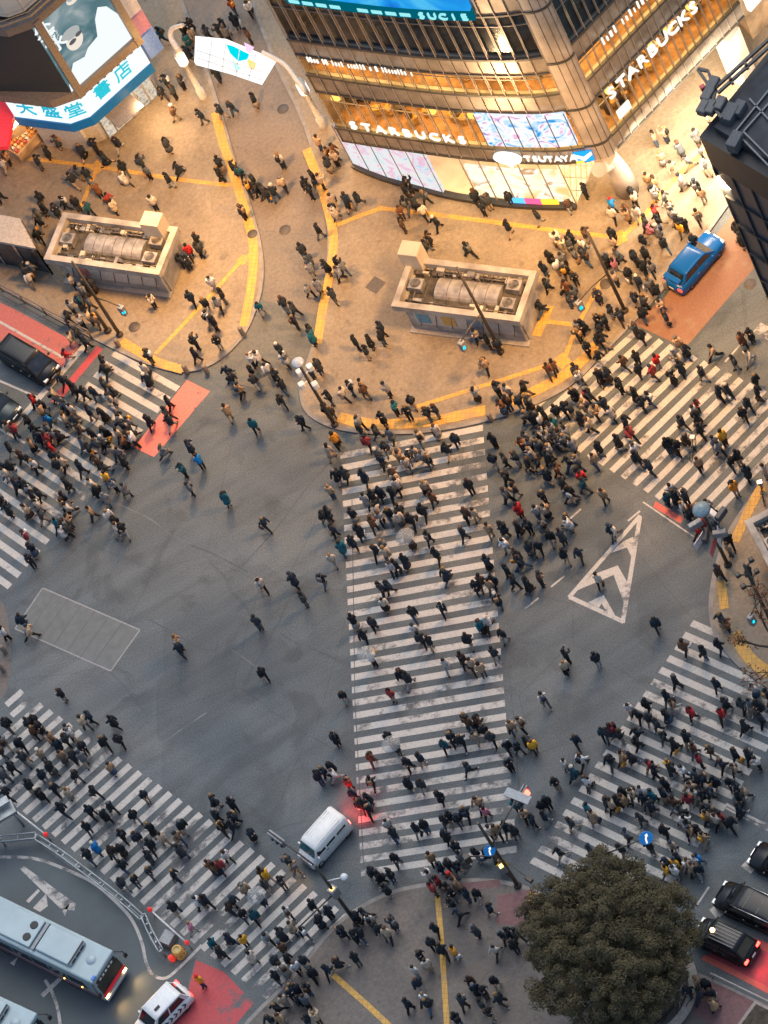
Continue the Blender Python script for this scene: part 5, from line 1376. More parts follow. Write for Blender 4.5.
# blue car at the kerb lane, seen from behind
f = dirpx((692.5, 289), (720, 257)); mid = (P(692.5, 289) + P(720, 257)) / 2; left = Vector((-f.y, f.x, 0))
lf = left if left.dot(P(680, 250) - mid) > 0 else -left
rt, X, zb, hw = sedan('blue_car', 'bright blue hatchback waiting on the orange painted lane', 'car', Vector((mid.x, mid.y, 0)) + lf * .84, f, 4.5, 1.82, 1.52, carpaint('paint_blue', (.002, .075, .27), .0), tail=mat('tail_lit', (.6, .03, .02), .3, emit=1.5, emitc=(1, .04, .02)), cab0=.24, cab1=.80, rs=.14)
b = MB(); b.rbox((X(.93), 0, 1.36), (.35, 1.3, .06), .02); part(rt, 'rear_spoiler', b, carpaint('paint_blue', (.002, .075, .27), .0))
BLUELIT = mat('reflect_strip', (.02, .2, .4), .1)
# dark cars waiting at the upper stop line
f = dirpx((12, 345), (50, 367))
sedan('dark_car', 'dark people carrier waiting beside the red bus lane', 'car', P(32, 366), f, 4.7, 1.8, 1.75, carpaint('paint_black', (.005, .006, .008), 0.0), cab0=.16, cab1=.9, rs=.06, belt=.58, ws=.15)
sedan('dark_car', 'dark car cut by the left frame edge behind the stop line', 'car', P(-6, 407), f, 4.6, 1.8, 1.5, carpaint('paint_teal', (.014, .024, .028)), cab0=.24, cab1=.82, rs=.12)
# black cars at the lower right, and the one pulling away with its brake lights on
f = dirpx((765, 905), (720, 884))
rt, X, zb, hw = sedan('black_limousine', 'long black people carrier with pale roof edges at the east stop line', 'car', P(759, 915), f, 5.3, 1.88, 1.9, carpaint('paint_black', (.005, .006, .008), 0.0), cab0=.17, cab1=.93, rs=.04, belt=.56, ws=.13)
for s_ in (1, -1):
    b = MB(); b.tube([(X(.34), s_ * hw * .8, 1.87), (X(.6), s_ * hw * .8, 1.90), (X(.92), s_ * hw * .78, 1.86)], .03, 6); part(rt, 'roof_rail', b, CHROME)
b = MB()
for f_ in (.45, .62, .78): b.box((X(f_), 0, 1.915), (.03, hw * 1.3, .012))
part(rt, 'roof_seam', b, mat('seam_grey', (.12, .12, .125), .5))
sedan('black_saloon', 'black car half cut by the right frame edge above the people carrier', 'car', P(789, 872), f, 4.7, 1.8, 1.5, carpaint('paint_black', (.005, .006, .008), 0.0), cab0=.24, cab1=.80, rs=.14)
TL = mat('tail_blaze', (.6, .02, .02), .3, emit=9.0, emitc=(1, .03, .02))
rt, X, zb, hw = sedan('black_taxi', 'black taxi with ribbed roof and glowing red brake lights beside the big tree', 'taxi', P(728, 946), f, 3.9, 1.7, 1.72, carpaint('paint_black', (.005, .006, .008), 0.0), cab0=.16, cab1=.84, rs=.12, belt=.58, ribs=True, tail=TL)
b = MB(); b.lathe([(0, .16), (.13, .12), (.15, 0)], c=(X(.36), .05, 1.78), n=12); part(rt, 'roof_lamp', b, glow('roof_lamp_amber', (1, .62, .25), 4))
taxi_root = rt
# white marked car at the bottom edge
f = dirpx((183, 995), (145, 1035))
rt, X, zb, hw = sedan('white_patrol_car', 'white car with black chevrons along its side at the bottom edge', 'car', P(166, 1017), f, 4.0, 1.72, 1.75, mat('paint_white', (.62, .62, .60), .35, .0, var=.05), cab0=.2, cab1=.86, rs=.08, belt=.56, tail=mat('tail_glow', (.5, .03, .02), .3, emit=4, emitc=(1, .03, .02)))
b = MB()
for s in (1, -1):
    for k in range(6):
        x = .9 - k * .38
        b.add([(x, s * (hw + .006), .55), (x - .16, s * (hw + .006), .55), (x - .34, s * (hw + .012), .78), (x - .18, s * (hw + .012), .78)], [(0, 1, 2, 3)]); b.add([(x - .18, s * (hw + .012), .78), (x - .34, s * (hw + .012), .78), (x - .16, s * (hw + .006), .98), (x, s * (hw + .006), .98)], [(0, 1, 2, 3)])
part(rt, 'chevron_marking', b, BLACKP)
b = MB(); b.rbox((.1, .2, 1.80), (.4, .18, .04), .015); part(rt, 'roof_hatch', b, BLACKP)

# white van
def boxy(name, label, cat, pos, fwd, L, W, H, paint, r, wb, nose=.35):
    root = empty(name, pos, math.atan2(fwd.y, fwd.x)); tag(root, label, cat)
    return root
f = dirpx((349, 836), (322.5, 866)); mid = (P(349, 836) + P(322.5, 866)) / 2; left = Vector((-f.y, f.x, 0))
W_, L_, H_ = 1.48, 3.5, 1.92
sgn = left if left.dot(P(310, 838) - mid) > 0 else -left
root = empty('white_van', Vector((mid.x, mid.y, 0)) + sgn * .68, math.atan2(f.y, f.x)); tag(root, 'small white van crossing toward the south crossing', 'van')
VP = mat('paint_van_white', (.66, .65, .62), .35, .0, var=.04)
hw = W_ / 2
st = [(-1.75, hw * .9, .35, 1.1), (-1.72, hw * .97, .25, 1.78), (-1.6, hw, .2, H_ - .02), (-.4, hw, .2, H_), (.75, hw, .2, H_ - .01), (1.0, hw * .99, .2, H_ - .12), (1.32, hw * .98, .2, 1.22), (1.58, hw * .96, .22, 1.0), (1.72, hw * .9, .28, .86), (1.76, hw * .8, .36, .7)]
b = MB(); b.loft([ring_rr(x, w, a, t, .12, .07) for x, w, a, t in st]); part(root, 'body', b, VP)
b = MB(); b.quad((1.06, -.60, 1.78), (1.06, .60, 1.78), (1.37, .66, 1.22), (1.37, -.66, 1.22)); part(root, 'windscreen', b, mat('van_screen', (.02, .09, .11), .08, spec=.8))
for s in (1, -1):
    for (xa, xb) in ((.42, 1.02), (-.46, .3), (-1.4, -.62)):
        y0, y1 = s * (hw + .006), s * (hw - .045)
        dx = .16 if xb > 1 else 0
        b = MB(); b.add([(xa, y0, 1.18), (xb + dx, y0, 1.16), (xb - .02, y1, 1.66), (xa, y1, 1.68)], [(0, 1, 2, 3)]); part(root, 'side_window', b, CARGL)
    b = MB(); b.rbox((1.66, s * .5, .82), (.2, .3, .2), .05); part(root, 'headlight', b, HEADL)
    b = MB(); b.rbox((-1.74, s * .62, 1.0), (.08, .14, .4), .03); part(root, 'taillight', b, mat('tail_van', (.6, .02, .02), .3, emit=16, emitc=(1, .05, .03)))
    b = MB(); b.rbox((1.15, s * (hw + .12), 1.2), (.1, .2, .22), .03); part(root, 'mirror', b, VP)
    b = MB(); b.rbox((.35, s * (hw + .01), .95), (.18, .03, .04), .01); part(root, 'door_handle', b, BLACKP)
    b = MB(); b.box((-.5, s * (hw + .004), 1.02), (1.6, .012, .02)); part(root, 'door_rail', b, mat('door_rail_grey', (.2, .2, .2), .6))  # door rail in plain grey
b = MB(); b.rbox((1.72, 0, .45), (.16, W_ * .9, .22), .05); part(root, 'bumper', b, mat('bumper_grey', (.4, .4, .39), .5))
b = MB(); b.box((1.78, 0, .62), (.02, .8, .12)); part(root, 'grille', b, BLACKP)
b = MB()
for k in range(7): b.box((-.35, (k - 3) * .18, H_ + .012), (2.0, .03, .02))
part(root, 'roof_rib', b, VP)
b = MB(); b.quad((-1.745, -.55, 1.1), (-1.745, .55, 1.1), (-1.72, .5, 1.6), (-1.72, -.5, 1.6)); part(root, 'rear_window', b, CARGL)
wheels(root, L_, 2.42, W_, .27, .17)
van_root = root

# buses
def bus(name, label, nose_px_a, nose_px_b, back_px, L, W, H, lit, red=True):
    a, c = P(*nose_px_a, H), P(*nose_px_b, H); nm = (a + c) / 2; bk = P(*back_px, H); f = (nm - bk); f.z = 0; f.normalize()
    root = empty(name, Vector((nm.x, nm.y, 0)) - f * L / 2, math.atan2(f.y, f.x)); tag(root, label, 'bus')
    BP = mat('bus_roof_pale', (.27, .345, .365), .45, .1, var=.08, scale=.8); SIDE = mat('bus_side', (.28, .31, .33), .4, .1, var=.1)
    hw = W / 2
    b = MB(); b.rbox((0, 0, (H + .35) / 2), (L, W, H - .35), .12, seg=3); part(root, 'body', b, BP)
    for s in (1, -1):
        b = MB()
        b.box((-.3, s * (hw + .004), 1.75), (L - 1.4, .012, 1.0)); part(root, 'side_window', b, CARGL)
        b = MB()
        for k in range(7): b.box((-L / 2 + 1.0 + k * (L - 2) / 6, s * (hw + .012), 1.75), (.08, .012, 1.02))
        part(root, 'window_pillar', b, SIDE)
        b = MB(); b.box((0, s * (hw + .003), .75), (L - .4, .01, .3)); part(root, 'stripe', b, mat('bus_stripe', (.35, .05, .05), .5))
        b = MB(); b.rbox((L / 2 + .02, s * hw * .78, .75), (.1, .34, .24), .05); part(root, 'headlight', b, lit)
        b = MB(); b.tube([(L / 2 - .1, s * hw, H - .3), (L / 2 + .4, s * (hw + .25), H - .35), (L / 2 + .4, s * (hw + .25), H - .7)], .035, 6); b.rbox((L / 2 + .4, s * (hw + .25), H - .85), (.12, .26, .4), .04); part(root, 'mirror', b, BLACKP)
        for k in range(2): b = MB(); b.rbox((L / 2 - 1.6 - k * 1.4, s * (hw + .03), 1.1), (.1, .05, .08), .02); part(root, 'side_lamp', b, AMB)
    b = MB(); b.quad((L / 2 + .006, -hw * .9, 1.15), (L / 2 + .006, hw * .9, 1.15), (L / 2 + .006, hw * .88, 2.35), (L / 2 + .006, -hw * .88, 2.35)); part(root, 'windscreen', b, CARGL)
    b = MB(); b.box((L / 2 + .02, 0, 2.58), (.05, W * .8, .3)); db = part(root, 'destination_board', b, BLACKP)
    b = MB(); 
    for k in range(5): b.box((L / 2 + .05, (k - 2) * .3, 2.58), (.01, .18, .18))
    part(db, 'lettering', b, mat('board_letters', (.7, .7, .66), .5))
    b = MB(); b.box((L / 2 + .03, 0, 1.0), (.07, W * .94, .26)); part(root, 'front_band', b, mat('bus_red', (.62, .02, .03), .4, emit=.15))
    b = MB(); b.rbox((L / 2 + .03, 0, .48), (.14, W * .96, .26), .05); part(root, 'bumper', b, mat('bus_bumper', (.4, .42, .43), .5))
    # roof plant
    b = MB(); b.rbox((L / 2 - 3.2, 0, H + .12), (2.7, 1.75, .3), .08); u = part(root, 'cooling_unit', b, mat('bus_unit', (.31, .385, .40), .5, var=.05, scale=1))
    b = MB()
    for k in range(3): b.box((L / 2 - 1.83, (k - 1) * .45, H + .15), (.02, .36, .16))
    b.box((L / 2 - 1.95, 0, H + .285), (.12, 1.7, .02)); part(u, 'vent', b, BLACKP)
    b = MB(); b.rbox((L / 2 - 6.2, 0, H + .1), (2.4, 1.9, .26), .06); u = part(root, 'cooling_unit', b, mat('bus_unit', (.31, .385, .40), .5, var=.05, scale=1))
    for y in (.42, -.42): b = MB(); b.lathe([(.27, .23), (.27, .25), (.2, .25), (.08, .24), (0, .26)], c=(L / 2 - 5.5, y, H), n=18); part(u, 'fan', b, BLACKP)
    b = MB(); b.box((L / 2 - 4.75, 0, H + .12), (.22, 1.9, .2)); part(root, 'roof_ridge', b, mat('bus_ridge', (.22, .24, .25), .5))
    b = MB(); b.lathe([(0, .12), (.28, .1), (.34, .0)], c=(L / 2 - .95, .1, H), n=20); part(root, 'roof_vent', b, mat('bus_unit', (.31, .385, .40), .5, var=.05, scale=1))
    b = MB(); b.rbox((L / 2 - .12, -.85, H + .02), (.2, .3, .1), .03); part(root, 'roof_marker', b, mat('marker_blue', (.02, .15, .5), .4))
    wheels(root, L, L * .52, W, .48, .28)
    return root, f
bus1, bf = bus('city_bus', 'pale city bus with red front band and lit headlights leaving the terminal', (90, 981), (115, 953), (0, 917), 10.6, 2.4, 3.05, glow('headlamp_amber', (1, .62, .22), 14))
bus2, _ = bus('city_bus', 'pale bus mostly cut off by the bottom left frame corner', (14, 1046), (40, 1014), (-70, 985), 10.6, 2.4, 3.05, mat('bus_lamp_off', (.5, .1, .08), .3, emit=.6, emitc=(1, .1, .05)))
# ------------------------------------------------------------------ people
# where people stand, read off the photograph crop by crop: (left, top, zoom, "x,y,colour ...") at the middle of the body
CROPS = [
(0,120,6,"350,140,k 495,195,k 570,165,k 630,235,k 710,150,k 285,200,k 235,265,k 45,235,b 20,275,w 440,370,k 480,330,g 525,335,k 245,475,k 390,505,k 460,510,k 340,550,k 265,540,k 235,575,g 250,630,k 235,705,k 535,540,t 590,430,n 650,480,r 680,525,w 745,300,k 745,360,w 5,455,k"),
(128,0,6,"630,45,r 730,30,y 730,60,w 645,140,k 375,155,k 340,190,k 385,210,b 355,250,t 360,330,k 475,210,k 575,170,k 545,195,k 595,220,g 725,225,n 320,500,k 235,500,k 275,560,k 205,570,k 275,690,n 445,705,k 560,680,k 625,650,k 760,610,k 200,215,t 535,450,k 410,335,g"),
(128,120,6,"235,160,k 85,270,k 120,320,g 300,300,k 250,370,k 555,280,k 550,335,k 635,300,k 675,325,t 755,370,k 725,410,k 690,560,k 155,505,w 415,730,k"),
(256,60,6,"150,615,w 375,510,b 430,570,b 475,600,b 435,640,k 345,710,k 390,740,b 5,270,k 300,755,k 160,750,b 465,560,n"),
(256,188,6,"65,50,k 110,40,k 180,20,k 300,15,k 325,30,k 460,90,b 470,150,w 545,85,k 610,75,k 375,265,k 280,385,k 320,440,g 335,505,g 430,485,k 490,465,k 500,520,g 525,490,g 315,620,g 375,595,g 465,655,k 170,705,k 230,735,k 25,725,t 10,20,k 40,15,k"),
(384,160,6,"150,165,k 130,200,k 180,265,k 130,275,k 245,230,k 235,320,w 100,325,n 110,400,n 315,385,k 265,480,k 255,525,k 505,550,k 550,235,k 625,265,k 590,300,k 750,240,k 745,420,k"),
(512,160,6,"155,350,k 335,280,n 435,195,k 10,250,k 10,440,k 355,480,k 270,490,w 290,530,b 340,515,g 420,520,w 430,580,k 375,585,g 225,590,k 300,605,g 270,650,w 190,665,k 320,680,k 375,720,k 440,460,n 600,455,k 605,510,b 600,340,w 595,280,u 690,340,b 680,310,n 735,240,w 745,320,w 720,210,k 565,610,k 615,640,p 640,585,g 725,590,k 695,695,k 755,625,k 620,720,b 210,755,k 445,600,k"),
(640,110,6,"85,180,b 150,160,b 125,300,b 335,175,g 360,265,g 385,345,g 240,250,g 285,320,g 190,355,b 250,440,g 335,475,k 370,520,b 45,430,b 90,450,b 80,510,g 145,540,g 90,625,r 105,670,k 175,600,g 190,645,g 230,685,k 345,650,b 575,735,k 10,600,k 30,690,k 245,725,y 110,745,g 50,725,p 405,65,b 265,700,k"),
(0,248,6,"200,130,g 155,155,k 180,190,w 440,210,g 530,240,k 560,230,k 480,330,t 430,360,g 415,425,k 540,340,g 490,450,g 540,425,b 480,530,k 430,550,b 515,575,k 400,650,r 620,690,k 640,740,k 505,275,g 580,440,b"),
(128,248,6,"370,30,r 355,90,k 430,25,k 145,325,w 380,310,k 505,215,w 465,345,k 540,340,g 570,295,k 480,430,w 520,460,k 405,575,k 405,650,k 540,570,k 135,660,k 105,740,w 765,355,k 740,680,w 745,750,k 600,745,k 325,85,k"),
(0,376,6,"375,30,k 430,60,k 465,100,k 505,110,k 570,105,k 640,10,k 630,60,k 680,100,k 670,150,w 330,115,b 375,155,g 410,190,g 440,215,w 205,150,r 265,185,k 255,215,b 300,270,u 175,275,k 215,330,k 240,370,k 90,330,r 60,320,b 395,270,b 455,275,k 545,230,k 625,235,k 690,210,g 735,270,w 745,310,k 715,360,b 750,400,n 640,345,k 560,355,k 485,330,n 360,360,k 290,330,g 330,360,g 285,395,r 305,440,r 195,420,b 65,445,k 130,490,k 190,510,k 220,540,w 325,490,k 350,550,k 380,530,b 490,560,k 540,450,k 500,410,g 620,400,g 720,470,g 745,520,k 635,565,k 590,520,n 645,620,y 690,660,g 560,655,w 590,700,k 640,740,g 20,555,k 45,590,w 75,560,k 105,665,k 145,655,k 185,690,g 240,710,k 410,655,k 390,740,k 200,730,k 15,755,k 685,460,b 750,685,g 590,420,g"),
(128,376,6,"120,25,k 245,165,k 235,230,k 255,280,k 130,275,k 210,450,g 375,435,k 435,520,u 335,570,t 375,680,g 605,230,b 670,90,b 625,25,k 760,305,t 590,745,t 755,30,k 25,340,k 15,280,g 40,385,w"),
(256,316,6,"235,45,k 330,105,k 340,140,t 145,205,k 175,265,w 20,260,w 70,330,w 120,370,k 165,430,k 150,510,k 330,340,k 375,310,k 600,170,k 685,165,k 665,225,k 755,80,k 755,140,k 520,470,w 570,440,k 640,430,b 650,460,n 445,500,k 420,570,k 455,590,k 280,645,k 20,690,k 630,690,k 620,650,g 720,700,k 760,620,k 10,390,k 480,755,y"),
(384,316,6,"25,450,g 65,560,t 145,590,k 165,520,k 265,595,k 315,575,k 25,625,k 550,480,g 605,305,b 555,120,b 620,160,k 680,180,k 680,450,k 745,460,w 710,550,n 745,530,n 310,690,w 215,735,b 430,750,k 655,755,k 640,30,g 750,60,y 15,110,k 40,720,g"),
(512,270,6,"205,40,k 220,130,k 300,40,k 370,80,k 330,110,n 340,190,k 375,150,g 170,235,k 515,170,k 590,255,k 650,290,k 510,310,k 560,320,k 430,345,k 395,350,g 400,400,k 450,480,k 525,385,k 540,430,k 515,430,k 515,530,k 215,600,n 250,590,n 70,715,k 385,620,k 400,650,w 520,640,k 570,640,k 665,560,n 750,545,k 755,610,k 645,705,k 740,370,k 735,190,k 700,40,k 610,80,b 620,10,n 755,80,k 370,755,k 435,755,r 460,760,k"),
(640,238,6,"70,190,g 30,110,k 20,30,k 140,45,k 20,190,k 20,290,k 95,330,k 125,410,b 155,490,k 20,400,k 15,470,k 320,25,k 610,30,k 225,640,b 200,710,g 270,690,k 435,690,b 605,615,n 660,590,k 645,715,w 565,755,k 10,600,k 100,750,r 765,295,k 60,300,g"),
(512,380,6,"70,50,k 100,145,k 45,145,k 130,240,k 180,210,k 170,250,w 265,200,k 315,180,k 355,190,k 375,110,k 425,105,r 470,110,n 440,170,b 405,235,k 550,155,k 500,200,b 465,280,b 595,205,w 680,265,k 705,330,r 635,380,k 735,430,w 745,480,k 515,410,k 490,490,b 650,45,k 740,110,k 145,350,g 205,365,g 110,400,g 60,395,n 255,280,t 255,350,g 270,380,g 330,330,g 310,370,g 365,400,g 160,400,g 30,480,k 95,510,k 155,510,k 210,470,k 205,575,k 270,550,n 340,500,k 400,500,g 400,570,k 415,590,r 430,640,t 305,630,k 350,690,k 340,690,w 190,710,k 550,700,b 15,670,k 540,20,k 590,20,k 80,230,g 230,430,g 85,350,g 175,330,g 120,450,g 235,310,g 290,340,g"),
(640,350,6,"75,140,r 110,110,r 190,170,k 245,120,k 200,60,g 270,30,k 370,150,k 435,35,b 590,115,k 645,50,w 690,190,k 700,265,k 470,270,k 515,240,k 640,330,k 615,395,k 335,345,r 320,385,w 340,420,k 245,440,k 365,495,k 270,550,n 185,575,k 160,580,k 220,595,k 445,565,g 470,600,g 495,535,y 350,690,b 545,690,k 585,655,k 60,715,k 640,745,k 745,735,w 55,300,k 10,330,k 10,100,k"),
(640,450,6,"190,250,g 160,300,t 210,290,k 275,300,k 255,355,w 300,370,n 400,345,g 440,380,k 365,360,g 565,240,y 640,165,k 745,150,w 65,125,k 460,470,k 380,455,r 345,490,r 530,545,k 530,600,b 470,740,n 655,755,k 290,400,k 345,445,k"),
(512,490,6,"190,60,k 350,75,k 40,125,r 205,130,b 150,140,g 185,230,g 35,230,k 100,230,k 235,290,k 300,290,k 345,210,w 325,180,k 595,255,k 610,250,w 105,355,k 160,345,k 35,400,k 50,440,k 315,400,k 400,385,k 515,545,w 165,540,n 90,570,k 10,560,k 10,30,w"),
(320,420,6,"245,65,k 330,75,k 425,90,g 400,175,k 285,145,r 350,210,g 370,250,k 100,155,y 60,200,b 605,105,b 540,220,k 575,200,b 620,230,g 655,255,k 480,235,b 520,270,w 760,185,k 100,335,k 150,330,k 265,350,k 65,435,b 440,325,n 460,370,b 470,400,w 365,440,k 435,440,k 320,470,k 275,490,g 345,555,w 415,570,k 485,555,k 480,600,w 620,560,k 675,480,n 635,410,b 200,580,k 50,570,k 85,665,k 320,635,n 240,680,k 190,730,k 550,615,k 500,710,g 650,710,k 25,590,k 365,590,g 260,90,k 420,120,k"),
(430,420,6,"160,140,k 120,210,k 390,155,k 380,250,k 450,245,k 515,240,k 455,350,k 460,460,g 495,435,k 535,540,r 695,560,b 240,410,k 220,570,n 270,570,b 200,690,k 355,670,b 440,655,k 525,650,k 590,640,k 690,650,g 740,700,k 10,720,k 590,280,k 620,260,k 455,755,w 570,750,k 640,750,k 540,150,n"),
(320,540,6,"75,120,w 130,50,t 195,30,k 335,65,k 385,60,g 400,90,b 455,165,k 430,170,w 510,135,k 370,295,k 415,285,k 385,385,w 205,495,k 320,505,k 265,585,k 560,445,k 735,415,k 570,550,w 660,620,k 605,600,k 315,680,w 15,245,k 700,100,k 755,215,k 755,750,w"),
(430,540,6,"345,145,k 380,245,k 130,240,k 275,280,k 310,260,n 360,280,b 405,365,k 460,185,k 480,270,k 580,265,k 655,230,b 465,55,w 540,105,k 595,60,k 305,520,t 350,500,w 440,575,k 230,610,k 385,690,k 195,720,n 95,745,w 250,750,b"),
(0,490,6,"55,130,k 170,130,b 205,30,w 235,95,w 255,165,k 375,60,k 390,110,b 420,120,w 345,210,t 385,210,n 415,190,b 380,260,w 410,240,k 555,140,b 660,165,w 700,200,k 710,245,w 740,240,k 165,290,r 200,360,k 190,430,k 570,40,k 620,60,k 670,80,k"),
(0,512,3,"70,330,k 90,362,b 15,365,w 190,550,k"),
(128,490,4,"410,65,t 545,135,k 535,385,w 665,365,k 705,440,k 520,535,k 210,640,k 195,610,b 540,735,k 755,350,k"),
(0,670,6,"390,150,k 545,285,k 510,320,b 680,310,k 720,425,k 630,440,k 215,310,k 185,330,k 240,345,k 50,330,k 310,410,b 355,460,k 400,420,k 420,370,n 435,385,w 260,520,b 130,450,k 145,530,k 30,440,g 15,490,k 505,470,k 445,520,k 510,540,g 310,590,k 380,520,b 80,590,k 15,610,k 265,640,k 190,700,k 330,710,k 415,740,b 460,640,k 670,590,b 565,730,k 45,740,k 250,750,k 30,640,g 210,370,n"),
(0,780,6,"45,95,k 245,95,k 380,180,k 545,190,k 670,165,k 635,215,k 530,290,k 585,410,u 540,460,k 740,335,k 680,430,n 735,420,k 745,520,k 740,625,k 490,10,k"),
(110,720,6,"60,130,k 215,460,k 150,580,k 250,655,k 95,690,k 170,710,k 440,640,k 325,715,b 415,710,b 625,490,k 640,580,k 680,650,k 735,645,k 745,520,k 750,590,k 60,755,k"),
(110,830,6,"80,120,k 255,100,k 430,130,k 240,165,k 240,250,k 390,275,k 95,225,k 85,330,k 155,305,k 610,220,n 640,230,n 670,215,r 705,160,w 540,440,w 580,430,k 390,475,k 490,585,p 620,680,t 720,655,k 720,470,n 745,430,k"),
(220,800,6,"110,105,k 190,205,k 260,445,n 285,455,y 375,500,k 320,565,k 155,540,b 420,375,k 455,410,b 90,610,k 55,645,n 145,690,k 215,700,t 410,680,w 560,635,k 660,680,k 600,730,k 280,520,k"),
(220,896,6,"150,270,y 195,370,w 375,235,k 435,195,b 505,220,k 595,190,k 730,215,k 380,315,n 340,395,k 410,380,k 505,395,k 465,430,w 390,445,w 345,490,k 565,470,k 645,440,k 710,400,k 530,565,k 440,560,k 470,570,k 430,590,k 480,630,k 390,630,b 350,675,k 370,740,b 310,745,k 585,735,b 530,745,k 285,255,g 5,340,k 520,640,g"),
(310,660,6,"205,220,k 155,475,k 550,100,k 590,120,k 490,215,r 475,470,k 370,590,n 455,605,k 595,625,k 665,600,k 135,645,k 90,670,k 55,710,k 150,690,w 235,745,r 370,735,k 590,740,k 675,755,k"),
(420,660,6,"175,65,b 270,30,b 370,65,b 295,390,n 280,370,k 345,370,n 385,430,k 330,470,b 250,490,k 195,470,k 150,515,t 430,475,k 550,400,b 610,395,b 525,520,k 585,530,k 640,500,k 680,520,y 535,630,k 290,650,k 745,245,w"),
(310,770,6,"265,150,k 355,170,k 685,130,k 300,215,k 355,240,k 325,220,k 470,330,w 510,395,k 640,360,k 690,340,k 520,535,k 730,535,b 375,620,k 420,640,k 490,640,k 465,720,k 720,640,w 740,720,r"),
(420,770,6,"120,160,k 185,290,k 150,305,k 230,300,k 275,265,k 155,400,k 430,380,w 460,370,b 395,260,p 350,200,b 520,355,k 570,380,k 580,220,t 635,270,b 675,310,k 730,225,k 750,290,k 765,200,k 70,530,b 45,520,k 225,480,k 340,510,k 400,510,k 250,530,g 130,595,k 175,570,k 225,590,k 115,675,r 200,650,n 220,690,b 500,580,y 170,720,k 470,550,k 280,750,k 200,750,k 60,720,n 345,745,k"),
(330,880,6,"355,80,k 210,205,k 300,300,k 350,330,b 385,265,k 635,300,k 610,380,k 680,430,k 745,435,y 545,460,k 590,515,w 515,550,w 530,620,k 575,720,w 470,750,k 590,745,k 160,480,k 50,500,k 10,560,k 150,340,k 190,330,k 70,310,k 160,230,k 245,245,w 700,110,k 740,150,k"),
(420,896,6,"180,40,k 225,70,k 240,110,k 290,25,k 355,30,b 420,80,k 340,210,k 495,240,k 535,235,k 585,235,k 570,305,k 455,325,w 300,510,n 335,560,k 385,580,k 455,515,k 480,625,k 260,645,k 375,660,k 420,710,k 230,750,k 60,680,k 710,70,w 665,150,k 20,650,w"),
(540,640,6,"155,100,k 150,165,b 340,125,k 35,375,w 215,605,k 250,730,w 150,755,w 375,560,t 405,565,k 440,545,r 480,585,k 540,415,w 640,400,k 590,460,k 650,480,k 700,510,k 580,560,k 580,620,k 740,590,k 550,710,k 490,705,b 420,730,k 655,750,r 760,460,k 760,350,k"),
(640,590,6,"95,210,k 260,350,n 380,380,k 210,555,k 455,575,k 685,605,w 510,685,k 610,700,k 660,690,g 715,700,k 195,690,b 310,745,r 485,745,r 40,705,k 180,745,k 760,640,k 490,190,k 520,220,n 470,340,k"),
(530,750,6,"210,105,w 260,140,t 325,75,k 345,190,k 345,200,w 155,205,k 130,320,k 70,355,k 95,435,k 30,455,k 350,370,t 380,410,b 250,445,k 180,620,k 365,610,k 430,615,n 550,605,k 580,520,g 665,410,k 720,590,k 490,340,b 520,320,k 460,330,k 560,260,k 565,300,b 615,270,b 680,300,k 670,250,w 730,280,t 730,350,k 480,80,k 550,90,k 545,55,b 610,60,k 720,95,r 745,140,k"),
(640,680,6,"40,180,k 180,160,b 180,235,k 320,225,r 490,215,r 510,150,k 610,170,k 620,280,k 715,170,k 720,240,k 40,240,k 80,280,k 110,270,k 140,355,k 200,390,k 280,365,k 320,420,n 355,490,r 425,430,n 490,510,k 570,460,k 650,470,k 705,500,w 565,540,b 60,510,r 95,560,k 190,540,k 175,525,y 265,550,w 340,580,g 380,600,k 450,610,k 540,620,k 580,640,k 285,630,k 310,650,b 325,695,w 290,730,r 155,640,k 140,695,k 200,740,n 375,700,k 590,710,k 630,680,b 20,710,w 70,710,t 30,740,k 10,340,k 420,690,k"),
(640,780,6,"590,180,k 640,90,b 390,190,k 400,230,b 450,205,k 455,250,w 540,260,k 485,235,r 285,275,k 305,310,b 350,310,k 380,360,b 150,320,k 195,400,b 70,410,k 165,505,k 225,475,k 215,520,y 285,510,b 310,540,b 330,500,w 350,475,u 210,555,w 155,545,y 355,545,k 270,255,w 100,160,g 55,130,k 215,150,k 195,170,y 240,200,k 15,230,k 560,120,k 375,100,k"),
(640,896,6,"400,540,k 430,590,k 440,650,b 360,590,k 345,525,b 290,570,k"),
]
spots = []
for ox, oy, k, s in CROPS:
    new = []
    for t in s.split():
        x, y, c = t.split(','); x = ox + int(x) / k; y = oy + int(y) / k
        if any((x - a) ** 2 + (y - b_) ** 2 < 60 for a, b_, _ in spots): continue
        new.append((x, y, c))
    spots += new
print('people', len(spots))

